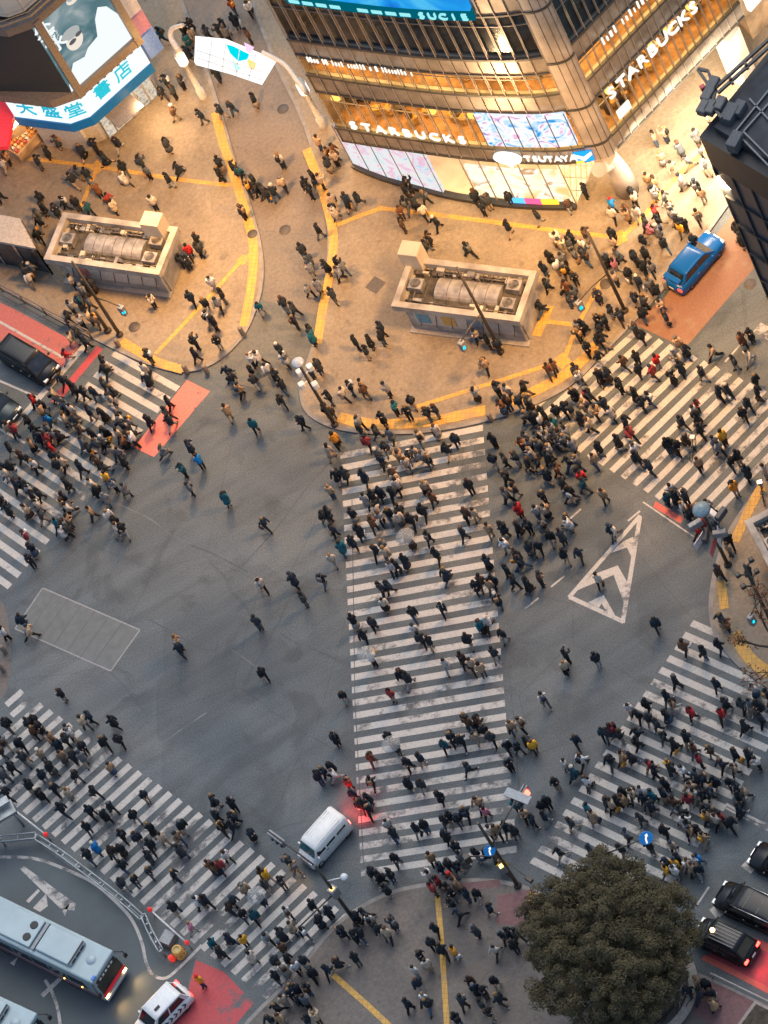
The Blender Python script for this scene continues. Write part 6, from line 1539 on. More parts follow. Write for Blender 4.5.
# ---- figures: one continuous skinned body per pose, clothes fitted round it
def Lrp(a, b, t): return Vector(a).lerp(Vector(b), t)
def skeleton(stride=0.0, arm=0.0, mode='walk', lean=0.03):
    J = {}
    J['pel'] = Vector((0, 0, .93)); J['belly'] = Vector((0, lean * .4, 1.10)); J['chest'] = Vector((0, lean, 1.32)); J['neck'] = Vector((0, lean * 1.3, 1.47)); J['head0'] = Vector((0, lean * 1.5 + .015, 1.53)); J['head1'] = Vector((0, lean * 1.6 + .03, 1.63)); J['head2'] = Vector((0, lean * 1.6 + .015, 1.715))
    for s, n in ((1, 'R'), (-1, 'L')):
        sw = stride * s
        hip = Vector((.095 * s, 0, .90)); a = sw * .62
        kn = hip + Vector((0, math.sin(a) * .43 + (.05 if sw < 0 else 0.0), -math.cos(a) * .43))
        b_ = a - (.45 * abs(stride) if sw < 0 else .06); an = kn + Vector((0, math.sin(b_) * .41, -math.cos(b_) * .41))
        J['hip' + n], J['knee' + n], J['ank' + n] = hip, kn, an
        J['toe' + n] = an + Vector((.015 * s, .17, -.055 if sw >= 0 else -.03))
        sh = J['chest'] + Vector((.175 * s, 0, .07)); J['sh' + n] = sh
        if mode == 'phone':
            el = sh + Vector((.03 * s, .06, -.27)); wr = el + Vector((-.10 * s, .21, .06)); ha = wr + Vector((-.03 * s, .08, .03))
        elif mode == 'photo':
            el = sh + Vector((.07 * s, .22, -.10)); wr = el + Vector((-.09 * s, .12, .20)); ha = wr + Vector((-.03 * s, .04, .08))
        elif mode == 'pocket':
            el = sh + Vector((.08 * s, -.06, -.27)); wr = el + Vector((-.05 * s, .14, -.17)); ha = wr + Vector((-.03 * s, .05, -.04))
        elif mode == 'bag' and s > 0:
            el = sh + Vector((.05, .02, -.28)); wr = el + Vector((.02, .03, -.25)); ha = wr + Vector((0, .01, -.09))
        else:
            q = -sw * .7 * (1 if arm == 0 else arm); el = sh + Vector((.055 * s, math.sin(q) * .28, -math.cos(q) * .28)); q2 = q + .28; wr = el + Vector((-.01 * s, math.sin(q2) * .25, -math.cos(q2) * .25)); ha = wr + Vector((-.005 * s, math.sin(q2 + .1) * .1, -math.cos(q2 + .1) * .1))
        J['el' + n], J['wr' + n], J['ha' + n] = el, wr, ha
    low = min(J['ankL'].z, J['ankR'].z) - .075
    for k in J: J[k] = J[k] - Vector((0, 0, low))
    return J
SKIN = objcol_mat('skin', .55); CLOTH = objcol_mat('cloth', .8); HAIR = objcol_mat('hair', .5, scale=20)
def body_mesh(J):
    names = ['pel', 'belly', 'chest', 'neck', 'head0', 'head1', 'head2'] + [a + n for n in 'RL' for a in ('hip', 'knee', 'ank', 'toe', 'sh', 'el', 'wr', 'ha')]
    idx = {k: i for i, k in enumerate(names)}
    E = [('pel', 'belly'), ('belly', 'chest'), ('chest', 'neck'), ('neck', 'head0'), ('head0', 'head1'), ('head1', 'head2')]
    for n in 'RL': E += [('pel', 'hip' + n), ('hip' + n, 'knee' + n), ('knee' + n, 'ank' + n), ('ank' + n, 'toe' + n), ('chest', 'sh' + n), ('sh' + n, 'el' + n), ('el' + n, 'wr' + n), ('wr' + n, 'ha' + n)]
    rad = dict(pel=.13, belly=.12, chest=.14, neck=.055, head0=.075, head1=.10, head2=.07, hip=.085, knee=.058, ank=.04, toe=.035, sh=.06, el=.042, wr=.032, ha=.04)
    me = bpy.data.meshes.new('skeleton'); me.from_pydata([J[k] for k in names], [(idx[a], idx[b]) for a, b in E], [])
    o = bpy.data.objects.new('skeleton', me); col.objects.link(o)
    md = o.modifiers.new('skin', 'SKIN'); sk = me.skin_vertices[0].data
    for k in names:
        r = rad[k[:-1]] if k[:-1] in rad and k[-1] in 'RL' else rad[k]; sk[idx[k]].radius = (r, r)
    sk[0].use_root = True
    o.modifiers.new('smooth', 'SUBSURF').levels = 1; o.modifiers['smooth'].render_levels = 1
    dg = bpy.context.evaluated_depsgraph_get(); dg.update()
    m2 = bpy.data.meshes.new_from_object(o.evaluated_get(dg)); bpy.data.objects.remove(o)
    m2.polygons.foreach_set('use_smooth', [True] * len(m2.polygons)); m2.materials.clear(); m2.materials.append(SKIN); m2.name = 'person'
    return m2
def ell(c, rx, ry, n=10, tw=0.0):
    return [Vector(c) + Vector((rx * math.cos(2 * PI * j / n + tw), ry * math.sin(2 * PI * j / n + tw), 0)) for j in range(n)]
def coat_mesh(J, long=False, bulky=1.0, hood=False):
    b = MB(); p, be, ch, ne = J['pel'], J['belly'], J['chest'], J['neck']
    rings = []
    if long:
        mid = (J['kneeR'] + J['kneeL']) / 2; rings.append(ell((mid.x, mid.y * .6, mid.z + .08), .25 * bulky, .24 * bulky + abs(J['kneeR'].y - J['kneeL'].y) * .3))
        rings.append(ell((p.x, p.y, p.z - .12), .225 * bulky, .19 * bulky))
    else: rings.append(ell((p.x, p.y, p.z - .12), .205 * bulky, .165 * bulky))
    rings += [ell((p.x, p.y, p.z + .05), .195 * bulky, .155 * bulky), ell((be.x, be.y, be.z + .02), .20 * bulky, .155 * bulky), ell((ch.x, ch.y, ch.z), .235 * bulky, .155 * bulky), ell((ch.x, ch.y, ch.z + .085), .205 * bulky, .125 * bulky), ell((ne.x, ne.y, ne.z), .095, .09), ell((ne.x, ne.y + .01, ne.z + .045), .085, .085)]
    b.loft(rings)
    for n in 'RL':
        sh, el, wr = J['sh' + n], J['el' + n], J['wr' + n]
        b.tube([Lrp(J['chest'] + Vector((0, 0, .07)), sh, .55), sh, Lrp(sh, el, .55), el, Lrp(el, wr, .9)], [.085 * bulky, .095 * bulky, .082 * bulky, .072 * bulky, .06 * bulky], 8)
    if hood:
        b.loft([ell((ne.x, ne.y - .08, ne.z - .06), .13, .08, 8), ell((ne.x, ne.y - .10, ne.z + .02), .14, .10, 8), ell((ne.x, ne.y - .09, ne.z + .09), .09, .06, 8)])
    return b.mesh('coat', CLOTH)
def trouser_mesh(J, wide=1.0, skirt=False):
    b = MB(); p = J['pel']
    if skirt:
        mid = (J['kneeR'] + J['kneeL']) / 2; b.loft([ell((mid.x, mid.y * .7, mid.z - .12), .27, .25 + abs(J['kneeR'].y - J['kneeL'].y) * .3), ell((p.x, p.y, p.z), .16, .13)]); return b.mesh('trousers', CLOTH)
    b.loft([ell((p.x, p.y, p.z - .12), .17, .13), ell((p.x, p.y, p.z + .08), .165, .13)])
    for n in 'RL':
        h, k, a = J['hip' + n], J['knee' + n], J['ank' + n]
        b.tube([h + Vector((0, 0, .04)), Lrp(h, k, .4), k, Lrp(k, a, .55), Lrp(k, a, .93)], [.105, .10 * wide, .078 * wide, .07 * wide, .066 * wide], 8)
    return b.mesh('trousers', CLOTH)
def shoe_mesh(J):
    b = MB()
    for n in 'RL':
        a, t = J['ank' + n], J['toe' + n]; d = (t - a); d.z = 0
        b.loft([ell((a.x, a.y - .05, a.z + d.z - .07 + .02), .045, .05, 8), ell((a.x, a.y + .05, a.z - .035), .048, .13, 8), ell((a.x, a.y + .02, a.z + .03), .045, .06, 8)])
    return b.mesh('shoes', CLOTH)
def hair_mesh(J, kind):
    b = MB(); c = J['head1']
    if kind == 'hat':
        b.loft([ell((c.x, c.y, c.z + .01), .135, .14), ell((c.x, c.y, c.z + .075), .13, .135), ell((c.x, c.y, c.z + .125), .085, .09), ell((c.x, c.y, c.z + .14), .02, .02)])
    else:
        rings = [ell((c.x, c.y - .012 - .02 * (k == 0), c.z + z), rx, ry) for k, (z, rx, ry) in enumerate(((-.02, .112, .105), (.035, .125, .125), (.085, .11, .112), (.12, .06, .065), (.128, .015, .015)))]
        b.loft(rings)
        if kind == 'long': b.loft([ell((c.x, c.y - .10, c.z - .24), .10, .035, 8), ell((c.x, c.y - .095, c.z - .1), .115, .06, 8), ell((c.x, c.y - .05, c.z + .05), .12, .09, 8)])
        else: b.loft([ell((c.x, c.y - .065, c.z - .08), .085, .045, 8), ell((c.x, c.y - .045, c.z + .03), .115, .08, 8)])
    return b.mesh('hat' if kind == 'hat' else 'hair', HAIR if kind != 'hat' else CLOTH)
def pack_mesh(J):
    b = MB(); c = J['chest']; b.rbox((c.x, c.y - .22, c.z - .07), (.29, .17, .42), .06, 0, 0, 2)
    for s in (1, -1): b.tube([c + Vector((.1 * s, -.16, .10)), c + Vector((.11 * s, .02, .16)), c + Vector((.12 * s, .17, -.02)), c + Vector((.12 * s, .08, -.2))], .022, 5)
    return b.mesh('backpack', CLOTH)
def bag_mesh(J):
    b = MB(); h = J['haR']; b.rbox((h.x + .02, h.y, h.z - .26), (.12, .34, .30), .03)
    b.tube([h + Vector((.02, -.1, -.12)), h + Vector((.01, 0, .0)), h + Vector((.02, .1, -.12))], .012, 5); return b.mesh('carried_bag', CLOTH)
POSES = [skeleton(.55), skeleton(-.55), skeleton(.85), skeleton(-.85), skeleton(.3, .4), skeleton(.08, .3, 'walk', 0), skeleton(.06, 0, 'phone', .05), skeleton(.05, 0, 'photo', .0), skeleton(.05, 0, 'pocket', .0), skeleton(.5, 0, 'bag'), skeleton(-.5, 0, 'pocket'), skeleton(.4, 0, 'phone', .06)]
WALK = [0, 1, 2, 3, 4, 9, 10, 11]; STAND = [5, 6, 7, 8]
LIB = []
for i, J in enumerate(POSES):
    d = {'body': body_mesh(J), 'shoes': shoe_mesh(J), 'pack': pack_mesh(J), 'bag': bag_mesh(J)}
    for k in ('short', 'long', 'hat'): d[k] = hair_mesh(J, k)
    d['coat'] = coat_mesh(J, False, 1.02); d['puffer'] = coat_mesh(J, False, 1.2, True); d['longcoat'] = coat_mesh(J, True, 1.02); d['hoodie'] = coat_mesh(J, False, 1.06, True)
    d['trousers'] = trouser_mesh(J); d['wide'] = trouser_mesh(J, 1.3); d['skirt'] = trouser_mesh(J, 1, True)
    LIB.append(d)
PAL = {'k': [('black', (.014, .020, .026)), ('black', (.017, .022, .028)), ('dark navy', (.016, .027, .043)), ('charcoal', (.038, .044, .050)), ('black', (.013, .017, .022))],
 'g': [('grey', (.15, .155, .16)), ('slate grey', (.085, .10, .115)), ('pale grey', (.28, .28, .28))], 'w': [('white', (.62, .6, .57)), ('off white', (.52, .47, .42)), ('cream', (.56, .47, .37))],
 'b': [('beige', (.40, .27, .17)), ('tan', (.34, .215, .12)), ('sand coloured', (.45, .34, .235))], 'n': [('brown', (.11, .06, .035)), ('dark brown', (.07, .042, .03)), ('rust brown', (.16, .07, .035))],
 'r': [('red', (.50, .025, .03)), ('deep red', (.25, .03, .035)), ('deep red', (.3, .04, .04))], 'y': [('yellow', (.72, .36, .03)), ('amber', (.65, .27, .03))], 'u': [('bright blue', (.01, .20, .52))], 't': [('teal', (.012, .13, .17)), ('dark teal', (.012, .07, .095))], 'p': [('pink', (.62, .24, .30)), ('dusty pink', (.45, .16, .2))]}
BOT = [('black', (.012, .013, .016)), ('black', (.015, .015, .017)), ('black', (.012, .013, .016)), ('navy', (.018, .026, .045)), ('grey', (.09, .092, .095)), ('pale grey', (.3, .3, .29)), ('blue denim', (.05, .09, .15)), ('beige', (.36, .28, .2)), ('dark brown', (.05, .035, .028))]
HAIRC = [(.008, .007, .007)] * 7 + [(.03, .016, .01), (.06, .03, .015), (.2, .12, .05)]
SKINC = [(.45, .27, .19), (.5, .31, .22), (.38, .22, .15)]
# regions of the picture, to tell which way people walk and to describe them
def inpoly(x, y, pl):
    c = False; n = len(pl)
    for i in range(n):
        (x1, y1), (x2, y2) = pl[i], pl[(i + 1) % n]
        if (y1 > y) != (y2 > y) and x < (x2 - x1) * (y - y1) / (y2 - y1) + x1: c = not c
    return c
NAMES = {'A': 'central crossing', 'B': 'west crossing', 'C': 'north crossing', 'D': 'south crossing', 'E': 'east crossing'}
CORN = {'A': A4, 'B': B4, 'C': C4, 'D': D4, 'E': E4}
AXIS = {}
for k, q in CORN.items():
    d = ((P(*q[2]) + P(*q[3])) - (P(*q[0]) + P(*q[1]))).normalized(); AXIS[k] = d
def zebra(x, y):
    v = P(x, y)
    for k, q in CORN.items():
        a, b_, c = P(*q[0]), P(*q[1]), P(*q[2]); u = b_ - a; w_ = c - a
        det = u.x * w_.y - u.y * w_.x; r = v - a; s = (r.x * w_.y - r.y * w_.x) / det; t = (u.x * r.y - u.y * r.x) / det
        if -.08 < s < 1.08 and -.02 < t < 1.02: return k, s, t
    return None
def on_pave(x, y):
    for pl in (left_edge + [(60, -80), (-80, -60), (-120, 150)], mid_edge + [(900, -60), (800, -200), (500, -200), (230, -60)], right_edge + [(900, 640), (880, 470)], low_edge + [(860, 1100), (200, 1120)]):
        if inpoly(x, y, pl): return True
    return False
rp = random.Random(21)
PEOPLE = []
for x, y, c in spots:
    fx, fy = x + 3.7, y + 6.0           # from the middle of the body down to the feet
    z = KH + .006 if on_pave(fx, fy) else .012
    v = P(fx, fy, z); zb_ = zebra(fx, fy)
    if zb_:
        d = AXIS[zb_[0]] * rp.choice((1, -1)); h = math.atan2(d.y, d.x) - PI / 2 + rp.gauss(0, .28); pose = rp.choice(WALK if rp.random() < .88 else STAND)
    elif z < .1:
        h = rp.uniform(0, 2 * PI); pose = rp.choice(WALK if rp.random() < .7 else STAND)
    else:
        h = rp.uniform(0, 2 * PI); pose = rp.choice(WALK if rp.random() < .45 else STAND)
    nm, cc = rp.choice(PAL[c]); j = rp.uniform(.85, 1.15); cc = tuple(v_ * j for v_ in cc)
    bn, bc = rp.choice(BOT)
    gar = rp.choice(('coat', 'coat', 'coat', 'puffer', 'longcoat', 'hoodie'))
    leg = 'trousers' if gar == 'longcoat' or rp.random() < .72 else rp.choice(('wide', 'wide', 'skirt'))
    hk = rp.choice(('short', 'short', 'long', 'short', 'long', 'hat')); hc = rp.choice(HAIRC)
    if hk == 'hat': hn, hc = rp.choice((('black', (.012, .012, .013)), ('grey', (.12, .12, .12)), ('cream', (.5, .44, .36)), ('black', (.012, .012, .013)), ('brown', (.08, .05, .03)), ('navy', (.02, .03, .05))) if rp.random() < .985 else (('red', (.5, .02, .02)),))
    else: hn = None
    extra = rp.choice((None, None, None, None, 'pack', 'bag'));
    if pose != 9 and extra == 'bag': extra = None if pose in (6, 7, 8, 10, 11) else 'bag'
    ec_n, ec = rp.choice((('black', (.012, .012, .013)), ('black', (.014, .014, .016)), ('white', (.6, .58, .55)), ('tan', (.3, .18, .09)), ('amber', (.6, .28, .03)), ('navy', (.02, .03, .06)), ('brown', (.07, .04, .025)), ('grey', (.12, .12, .12)), ('black', (.013, .013, .015))))
    PEOPLE.append(dict(px=(fx, fy), v=v, h=h, pose=pose, top=nm, tc=cc, gar=gar, leg=leg, bot=bn, bc=bc, hair=hk, hn=hn, hc=hc, extra=extra, en=ec_n, ec=ec, sk=rp.choice(SKINC), s=rp.uniform(.95, 1.09), z=zb_, pav=z > .1, dist=(v - CAM).length))
# ---- umbrellas (clear plastic ones and a pink one), each over the person who holds it
CLEAR = mat('umbrella_film', (.55, .56, .55), .25, var=.1)
def clear_mat():
    m, nt, out = nodes('umbrella_clear'); N = nt.nodes; L = nt.links
    t = N.new('ShaderNodeBsdfTransparent'); t.inputs[0].default_value = (.82, .84, .84, 1); d = N.new('ShaderNodeBsdfPrincipled'); d.inputs['Base Color'].default_value = (.6, .6, .58, 1); d.inputs['Roughness'].default_value = .25
    mx = N.new('ShaderNodeMixShader'); mx.inputs[0].default_value = .24; L.new(t.outputs[0], mx.inputs[1]); L.new(d.outputs[0], mx.inputs[2]); L.new(mx.outputs[0], out.inputs[0]); return m
CLR = clear_mat(); PINK = mat('umbrella_pink', (.62, .20, .25), .5, var=.05)
def umbrella(px, label, m, rad=.62, z=1.78):
    c = P(px[0], px[1], z); rt = empty('umbrella', c); tag(rt, label, 'umbrella', 'open umbrellas in the crossing crowd')
    n = 16; prof = [(.0, .26), (.18, .25), (.36, .20), (.52, .11), (rad, 0)]
    b = MB(); o = 0
    for i in range(len(prof) - 1):
        for j in range(n):
            def q(r, zz, k): a = 2 * PI * k / n; s = 1 - .035 * (k % 2) * (r / rad); return c + Vector((r * s * math.cos(a), r * s * math.sin(a), zz))
            b.quad(q(*prof[i], j), q(*prof[i + 1], j), q(*prof[i + 1], j + 1), q(*prof[i], j + 1))
    b.build('canopy', m, rt)
    b = MB(); b.tube([c + up * -.75, c + up * .33], .012, 6); b.build('shaft', POLE, rt)
    b = MB()
    for j in range(8): a = 2 * PI * j / 8; b.tube([c + Vector((r * math.cos(a), r * math.sin(a), zz + .008)) for r, zz in prof[1:]], .007, 4)
    b.build('rib', mat('rib_pale', (.5, .5, .5), .4), rt)
    return Vector((c.x, c.y, 0))
UMB = [((366, 654), 'clear umbrella over the left side of the central crossing', CLR), ((391, 744), 'clear umbrella held by a person in a red hat low on the central crossing', CLR), ((405, 536), 'clear umbrella in the dense upper part of the central crossing', CLR), ((256, 895), 'clear umbrella over the right part of the south crossing', CLR)]
for px, lb, m in UMB:
    c = umbrella(px, lb, m); best = min(PEOPLE, key=lambda p: (p['v'] - c).length)
    best['v'] = Vector((c.x + .12, c.y, best['v'].z)); best['pose'] = 6; best['px'] = pix(best['v'])

# ---- who is built as an individual: the three hundred that stand nearest and show largest
def hidden(p):
    x, y = p['px']; return (x - 3 - 613) ** 2 + (y - 8 - 940) ** 2 < 84 ** 2 or x < -4 or x > 775 or y > 1036
PEOPLE.sort(key=lambda p: p['dist'])
vis = [p for p in PEOPLE if not hidden(p)]
IND = vis[:300]; MASS = vis[300:]
ORD = 'first second third fourth fifth sixth seventh eighth ninth tenth eleventh twelfth thirteenth fourteenth fifteenth sixteenth seventeenth eighteenth nineteenth twentieth'.split()
TENS = {2: 'twenty', 3: 'thirty', 4: 'forty', 5: 'fifty'}
def ordinal(n):
    if n <= 20: return ORD[n - 1]
    if n % 10 == 0: return {30: 'thirtieth', 40: 'fortieth', 50: 'fiftieth'}[n]
    return TENS[n // 10] + '-' + ORD[n % 10 - 1]
NUM = 'one two three four five six seven eight nine ten eleven twelve thirteen fourteen fifteen sixteen seventeen eighteen nineteen twenty'.split()
NST = {'A': NA, 'B': NB, 'C': NC, 'D': ND, 'E': NE}
BINS = {'A': ('left end', 'left of middle', 'middle', 'right of middle', 'right end'), 'D': ('lower end', 'below middle', 'middle', 'above middle', 'upper end')}
BINS['E'] = BINS['A']; BINS['B'] = BINS['A']; BINS['C'] = BINS['D']
FROM = {'A': 'down the central crossing', 'B': 'down the west crossing', 'C': 'along the north crossing', 'D': 'along the south crossing', 'E': 'down the east crossing'}
MARKS = [((613, 940), 'the big tree'), ((328, 838), 'the white van'), ((518, 886), 'the arrow sign mast'), ((352, 918), 'the leaning signal mast'), ((606, 575), 'the white triangle marking'), ((77, 630), 'the service plate'), ((172, 418), 'the red stop box'), ((728, 563), 'the teal lamp mast'), ((755, 650), 'the bare tree'), ((183, 950), 'the yellow drum'), ((728, 935), 'the black taxi'), ((745, 890), 'the black people carrier'), ((446, 1000), 'the long yellow strip'), ((360, 1000), 'the slanting yellow strip'), ((525, 905), 'the red paving'), ((215, 990), 'the red bus gate'), ((680, 985), 'the curved bench'), ((695, 270), 'the blue car'), ((668, 512), 'the red bar')]
GAR = {'coat': 'coat', 'puffer': 'padded jacket', 'longcoat': 'long coat', 'hoodie': 'hooded jacket'}
def place_words(p):
    if p['z']:
        k, s, t = p['z']; n = int(round(max(0, min(1, t)) * (NST[k] - 1))) + 1
        return f"{ordinal(n)} stripe {FROM[k]}, {BINS[k][min(4, max(0, int(s * 5)))]}"
    x, y = p['px']; m, nm = min(MARKS, key=lambda q: (q[0][0] - x) ** 2 + (q[0][1] - y) ** 2); dx, dy = x - m[0], y - m[1]
    d = max(1, int(round((P(x, y) - P(*m)).length))); a = math.degrees(math.atan2(-dy, dx)) % 360
    w_ = ['right of', 'up and right of', 'above', 'up and left of', 'left of', 'down and left of', 'below', 'down and right of'][int((a + 22.5) // 45) % 8]
    return f"{NUM[min(19, d - 1)]} metre{'s' if d > 1 else ''} {w_} {nm}"
def nwords(s): return len([w for w in s.replace(',', ' ').split()])
for p in IND:
    p['base'] = f"person in {p['top']} {GAR[p['gar']]}"; p['where'] = place_words(p)
    p['xtra'] = []
    if p['extra'] == 'pack': p['xtra'].append(f"with {p['en']} backpack")
    if p['hn']: p['xtra'].append(f"in {p['hn']} hat" if False else f"and {p['hn']} hat")
    if p['leg'] == 'skirt': p['xtra'].append(f"and {p['bot']} skirt")
    else: p['xtra'].append(f"and {p['bot']} trousers")
    p['label'] = f"{p['base']}, {p['where']}"
for rnd_ in range(3):
    by = {}
    for p in IND: by.setdefault(p['label'], []).append(p)
    for lb, v in by.items():
        if len(v) < 2: continue
        if rnd_ < 2:
            for p in v:
                if rnd_ < len(p['xtra']):
                    t = f"{p['base']} {p['xtra'][rnd_]}, {p['where']}"
                    if nwords(t) <= 16: p['label'] = t
        else:
            v.sort(key=lambda p: p['px'][0] + .01 * p['px'][1]); n = len(v)
            for i, p in enumerate(v):
                w_ = 'leftmost' if i == 0 else 'rightmost' if i == n - 1 else 'middle' if n == 3 else ORD[i] + ' from left'
                t = f"{w_} {p['label']}"
                if nwords(t) > 16: t = f"{w_} {p['base']}, {p['where']}"
                p['label'] = t
print('labels', len(set(p['label'] for p in IND)), max(nwords(p['label']) for p in IND))
G = 'people crossing in winter clothes'
def child(nm, me, root, c):
    o = bpy.data.objects.new(nm, me); col.objects.link(o); o.parent = root; o.color = (*c, 1); return o
for p in IND:
    L = LIB[p['pose']]
    o = bpy.data.objects.new('person', L['body']); col.objects.link(o); o.location = p['v']; o.rotation_euler.z = p['h']; o.scale = (p['s'],) * 3; o.color = (*p['sk'], 1)
    tag(o, p['label'], 'person', G)
    child('coat', L[p['gar']], o, p['tc']); child('skirt' if p['leg'] == 'skirt' else 'trousers', L[p['leg']], o, p['bc'])
    child('hat' if p['hair'] == 'hat' else 'hair', L[p['hair']], o, p['hc']); child('shoes', L['shoes'], o, (.5, .5, .48) if p['bc'][0] > .2 or hash(round(p['h'], 3)) % 4 == 0 else (.015, .015, .015))
    if p['extra'] == 'pack': child('backpack', L['pack'], o, p['ec'])
    if p['extra'] == 'bag':
        b_ = bpy.data.objects.new('carried_bag', L['bag']); col.objects.link(b_); b_.location = p['v']; b_.rotation_euler.z = p['h']; b_.scale = (p['s'],) * 3; b_.color = (*p['ec'], 1)
        t = f"{p['en']} bag of {p['label']}"
        if nwords(t) > 16: t = f"{p['en']} bag carried, {p['where']}"
        tag(b_, t, 'bag', 'bags carried by people')

# ---- everyone farther away: one mass
MCLOTH = objcol_mat('crowd_cloth', .75, 'tone')
Vs = []; Fs = []; Cs = []; off_ = 0; NP = {}
def npm(me):
    if me.name not in NP:
        v = np.zeros(len(me.vertices) * 3); me.vertices.foreach_get('co', v); NP[me.name] = (v.reshape(-1, 3), [tuple(q.vertices) for q in me.polygons])
    return NP[me.name]
for p in MASS:
    L = LIB[p['pose']]; c, s = math.cos(p['h']), math.sin(p['h']); Rz = np.array([[c, -s, 0], [s, c, 0], [0, 0, 1]]) * p['s']
    for me, cc in ((L['body'], p['sk']), (L[p['gar']], p['tc']), (L[p['leg']], p['bc']), (L[p['hair']], p['hc']), (L['shoes'], (.02, .02, .02)), (L['pack'] if p['extra'] == 'pack' else L['bag'] if p['extra'] == 'bag' else None, p['ec'])):
        if me is None: continue
        v, f = npm(me); Vs.append(v @ Rz.T + np.array(p['v'])); Fs += [tuple(i + off_ for i in q) for q in f]; off_ += len(v); Cs.append(np.tile(np.array([*cc, 1.0]), (len(v), 1)))
V = np.concatenate(Vs); me = bpy.data.meshes.new('crowd'); me.from_pydata(V.tolist(), [], Fs); me.materials.append(MCLOTH)
at = me.attributes.new('tone', 'FLOAT_COLOR', 'POINT'); at.data.foreach_set('color', np.concatenate(Cs).astype(np.float32).ravel())
me.polygons.foreach_set('use_smooth', [True] * len(me.polygons))
tag(link('crowd', me), 'people farther off on the plazas and upper crossings', 'crowd', kind='stuff')

# ---- a traffic marshal and a few bicycles
v = P(205, 987, .012); L = LIB[5]
o = bpy.data.objects.new('person', L['body']); col.objects.link(o); o.location = v; o.rotation_euler.z = 2.4; o.color = (*SKINC[0], 1); tag(o, 'marshal in orange vest and red cap standing on the red bus gate', 'person', 'traffic marshals')
child('coat', L['coat'], o, (.7, .30, .03)); child('trousers', L['trousers'], o, (.02, .05, .12)); child('hat', L['hat'], o, (.6, .02, .02)); child('shoes', L['shoes'], o, (.02, .02, .02))
BIKE = mat('bike_dark', (.02, .02, .022), .4, .4); BIKE_S = mat('bike_silver', (.4, .4, .4), .35, .6)
def bicycle(px, ang, label, z=KH, m=BIKE):
    v = P(*px, z); rt = empty('bicycle', v, ang); tag(rt, label, 'bicycle', 'bicycles')
    for x in (-.52, .52):
        M = Matrix.Translation((x, 0, .33)) @ Matrix.Rotation(PI / 2, 4, 'X'); b = MB(); b.lathe([(.31, -.02), (.34, -.015), (.345, 0), (.34, .015), (.31, .02), (.31, -.02)], n=20, M=M)
        for k in range(8): a = k * PI / 4; b.tube([(x, 0, .33), (x + .31 * math.cos(a), 0, .33 + .31 * math.sin(a))], .004, 3)
        part(rt, 'wheel', b, TYRE)
    b = MB()
    for a, c in (((-.52, 0, .33), (-.1, 0, .3)), ((-.1, 0, .3), (-.2, 0, .8)), ((-.52, 0, .33), (-.18, 0, .7)), ((-.1, 0, .3), (.36, 0, .72)), ((-.18, 0, .72), (.36, 0, .78)), ((.52, 0, .33), (.36, 0, .82)), ((.36, 0, .82), (.34, 0, .98))): b.tube([a, c], .02, 6)
    part(rt, 'frame', b, m)
    b = MB(); b.rbox((-.21, 0, .84), (.25, .15, .07), .03); part(rt, 'saddle', b, BLACKP)
    b = MB(); b.tube([(.28, -.28, 1.0), (.36, -.1, 1.0), (.36, .1, 1.0), (.28, .28, 1.0)], .016, 6); part(rt, 'handlebar', b, BIKE_S)
    b = MB(); b.box((.56, 0, .82), (.26, .32, .22)); part(rt, 'basket', b, BIKE_S)
bicycle((697, 999), .4, 'dark bicycle parked beside the curved bench nearest the railing')
bicycle((684, 1003), .7, 'silver bicycle parked beside the curved bench between two dark ones', KH, BIKE_S)
bicycle((670, 1012), .5, 'dark bicycle parked beside the curved bench farthest from the railing')
bicycle((764, 497), 1.2, 'bicycle on the island kerb beside the yellow strip', KH)
bicycle((694, 452), .9, 'silver bicycle being ridden across the north crossing', .012, BIKE_S)
# ------------------------------------------------------------------ light: dull dusk sky, shop and street lamps
w = bpy.data.worlds.new('World'); sc.world = w; w.use_nodes = True
nt = w.node_tree; nt.nodes.clear()
sky = nt.nodes.new('ShaderNodeTexSky'); sky.sky_type = 'NISHITA'; sky.sun_disc = False
SUN_EL, SUN_AZ = R(58), R(25)
sky.sun_elevation = SUN_EL; sky.sun_rotation = SUN_AZ; sky.air_density = 1.2; sky.dust_density = 3.0; sky.ozone_density = 1.5
bg = nt.nodes.new('ShaderNodeBackground'); bg.inputs[1].default_value = .12
wo = nt.nodes.new('ShaderNodeOutputWorld'); nt.links.new(sky.outputs[0], bg.inputs[0]); nt.links.new(bg.outputs[0], wo.inputs[0])
sd_ = bpy.data.lights.new('sun', 'SUN'); sd_.energy = .5; sd_.angle = R(50); sd_.color = (.9, 1, .97)
so = bpy.data.objects.new('sun', sd_); col.objects.link(so)
so.rotation_euler = Euler((PI / 2 - SUN_EL, 0, PI - SUN_AZ), 'XYZ')
def lamp(name, p, energy, c, size=.6, typ='POINT', aim=None, sy=None, spread=None, blend=.8, cone=120):
    l = bpy.data.lights.new(name, typ); l.energy = energy; l.color = c
    if typ == 'AREA':
        l.shape = 'RECTANGLE'; l.size = size; l.size_y = sy or size
        if spread: l.spread = R(spread)
    else: l.shadow_soft_size = size
    if typ == 'SPOT': l.spot_size = R(cone); l.spot_blend = blend
    o = bpy.data.objects.new(name, l); col.objects.link(o); o.location = p
    if aim is not None: o.rotation_euler = (Vector(aim) - Vector(p)).to_track_quat('-Z', 'Y').to_euler()
    return o
WARM = (1.0, .52, .165); WARM2 = (1.0, .64, .33); SOFF = (1.0, .79, .56)
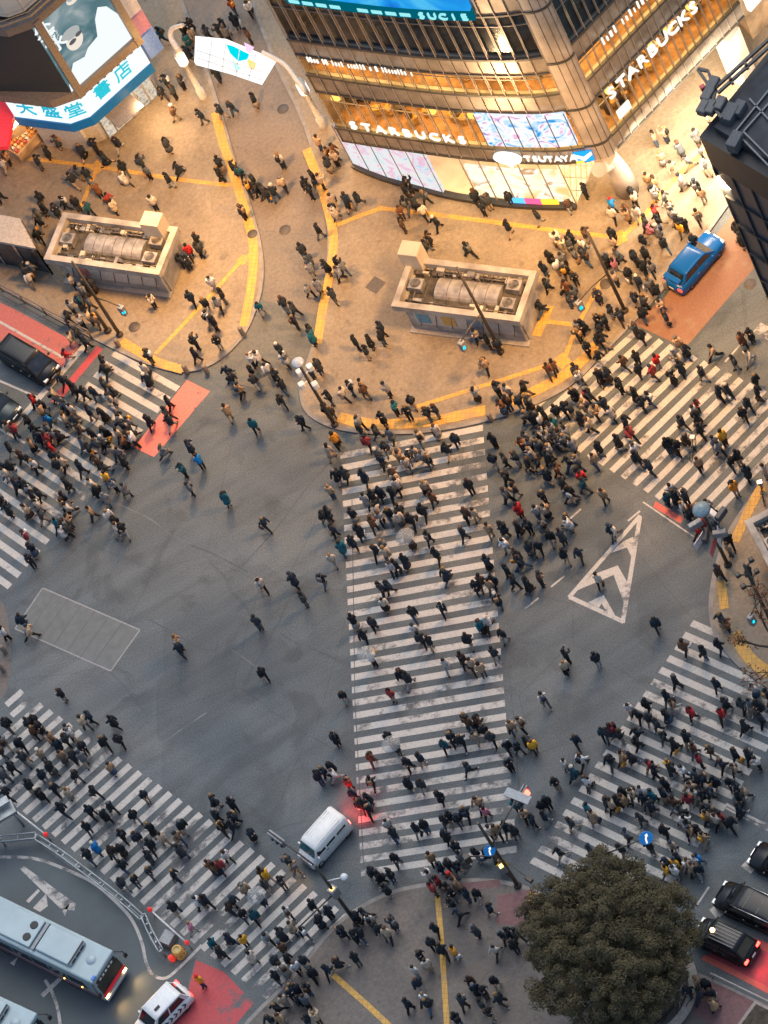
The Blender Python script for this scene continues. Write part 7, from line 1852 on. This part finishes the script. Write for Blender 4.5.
# lamps under the overhang on the side street (brightest place in the photograph)
lamp('soffit_lamp', P(668, 145, 5.6), 1050, SOFF, 4, 'AREA', P(690, 175, 0), 3)
lamp('soffit_lamp', P(705, 105, 5.6), 1050, SOFF, 4, 'AREA', P(725, 130, 0), 3)
lamp('soffit_lamp', P(740, 70, 5.6), 900, SOFF, 4, 'AREA', P(760, 95, 0), 3)
# shop front lamps along the curved glass
lamp('shopfront_lamp', P(548, 200, 5.4), 260, WARM, 3, 'AREA', P(552, 235, 0), 1)
lamp('shopfront_lamp', P(460, 188, 5.4), 150, WARM2, 3, 'AREA', P(462, 222, 0), 1)
# street gate lamps
lamp('gate_lamp', P(187, 66, 5.0), 330, WARM, .4)
lamp('gate_lamp', P(302, 100, 5.0), 480, WARM, .4)
lamp('bookshop_lamp', P(150, 100, 3.0), 150, WARM2, 2, 'AREA', P(165, 125, 0), 1)
# floodlights high on the facades, then two added lights with no fixture
lamp('facade_light', P(500, 190, 22), 3300, WARM, 3, 'AREA', P(430, 330, 0), 2, 150)
lamp('facade_light', P(640, 180, 20), 2200, WARM, 3, 'AREA', P(690, 330, 0), 2, 150)
lamp('facade_light', P(120, 130, 18), 3300, WARM, 3, 'AREA', P(190, 260, 0), 2, 150)
lamp('facade_light', P(735, 170, 26), 4200, WARM2, 3, 'AREA', P(700, 60, 12), 2, 120)  # added to brighten the side facade, in place of light from the street
lamp('facade_light', P(452, 296, 3.6), 900, WARM2, 3, 'AREA', P(480, 190, 13), 1.5, 130)  # added over the subway roof to brighten the curved front
# vehicle lamps
def veh_lamp(root, x, y, z, e, c, dx):
    M = PW(root); p = M @ Vector((x, y, z)); a = M @ Vector((x + dx, y, 0)); lamp('vehicle_lamp', p, e, c, .15, 'SPOT', a, cone=110)
for y in (.9, -.9): veh_lamp(bus1, 5.45, y, .8, 120, (1, .6, .25), 3.0)
for y in (.5, -.5): veh_lamp(van_root, -1.85, y, 1.0, 120, (1, .05, .03), -1.6); veh_lamp(van_root, 1.9, y, .85, 40, (1, .55, .2), 2.5)
for y in (.6, -.6): veh_lamp(taxi_root, -2.05, y, .9, 60, (1, .05, .04), -2.0)
sc.render.engine = 'CYCLES'
sc.cycles.use_denoising = True
sc.cycles.max_bounces = 6; sc.cycles.transparent_max_bounces = 12; sc.cycles.diffuse_bounces = 3; sc.cycles.glossy_bounces = 3
sc.cycles.caustics_reflective = False; sc.cycles.caustics_refractive = False
sc.cycles.sample_clamp_indirect = 4.0
vs_ = sc.view_settings; vs_.view_transform = 'Standard'; vs_.look = 'None'; vs_.gamma = 1.0; vs_.use_curve_mapping = False; vs_.exposure = 0.85
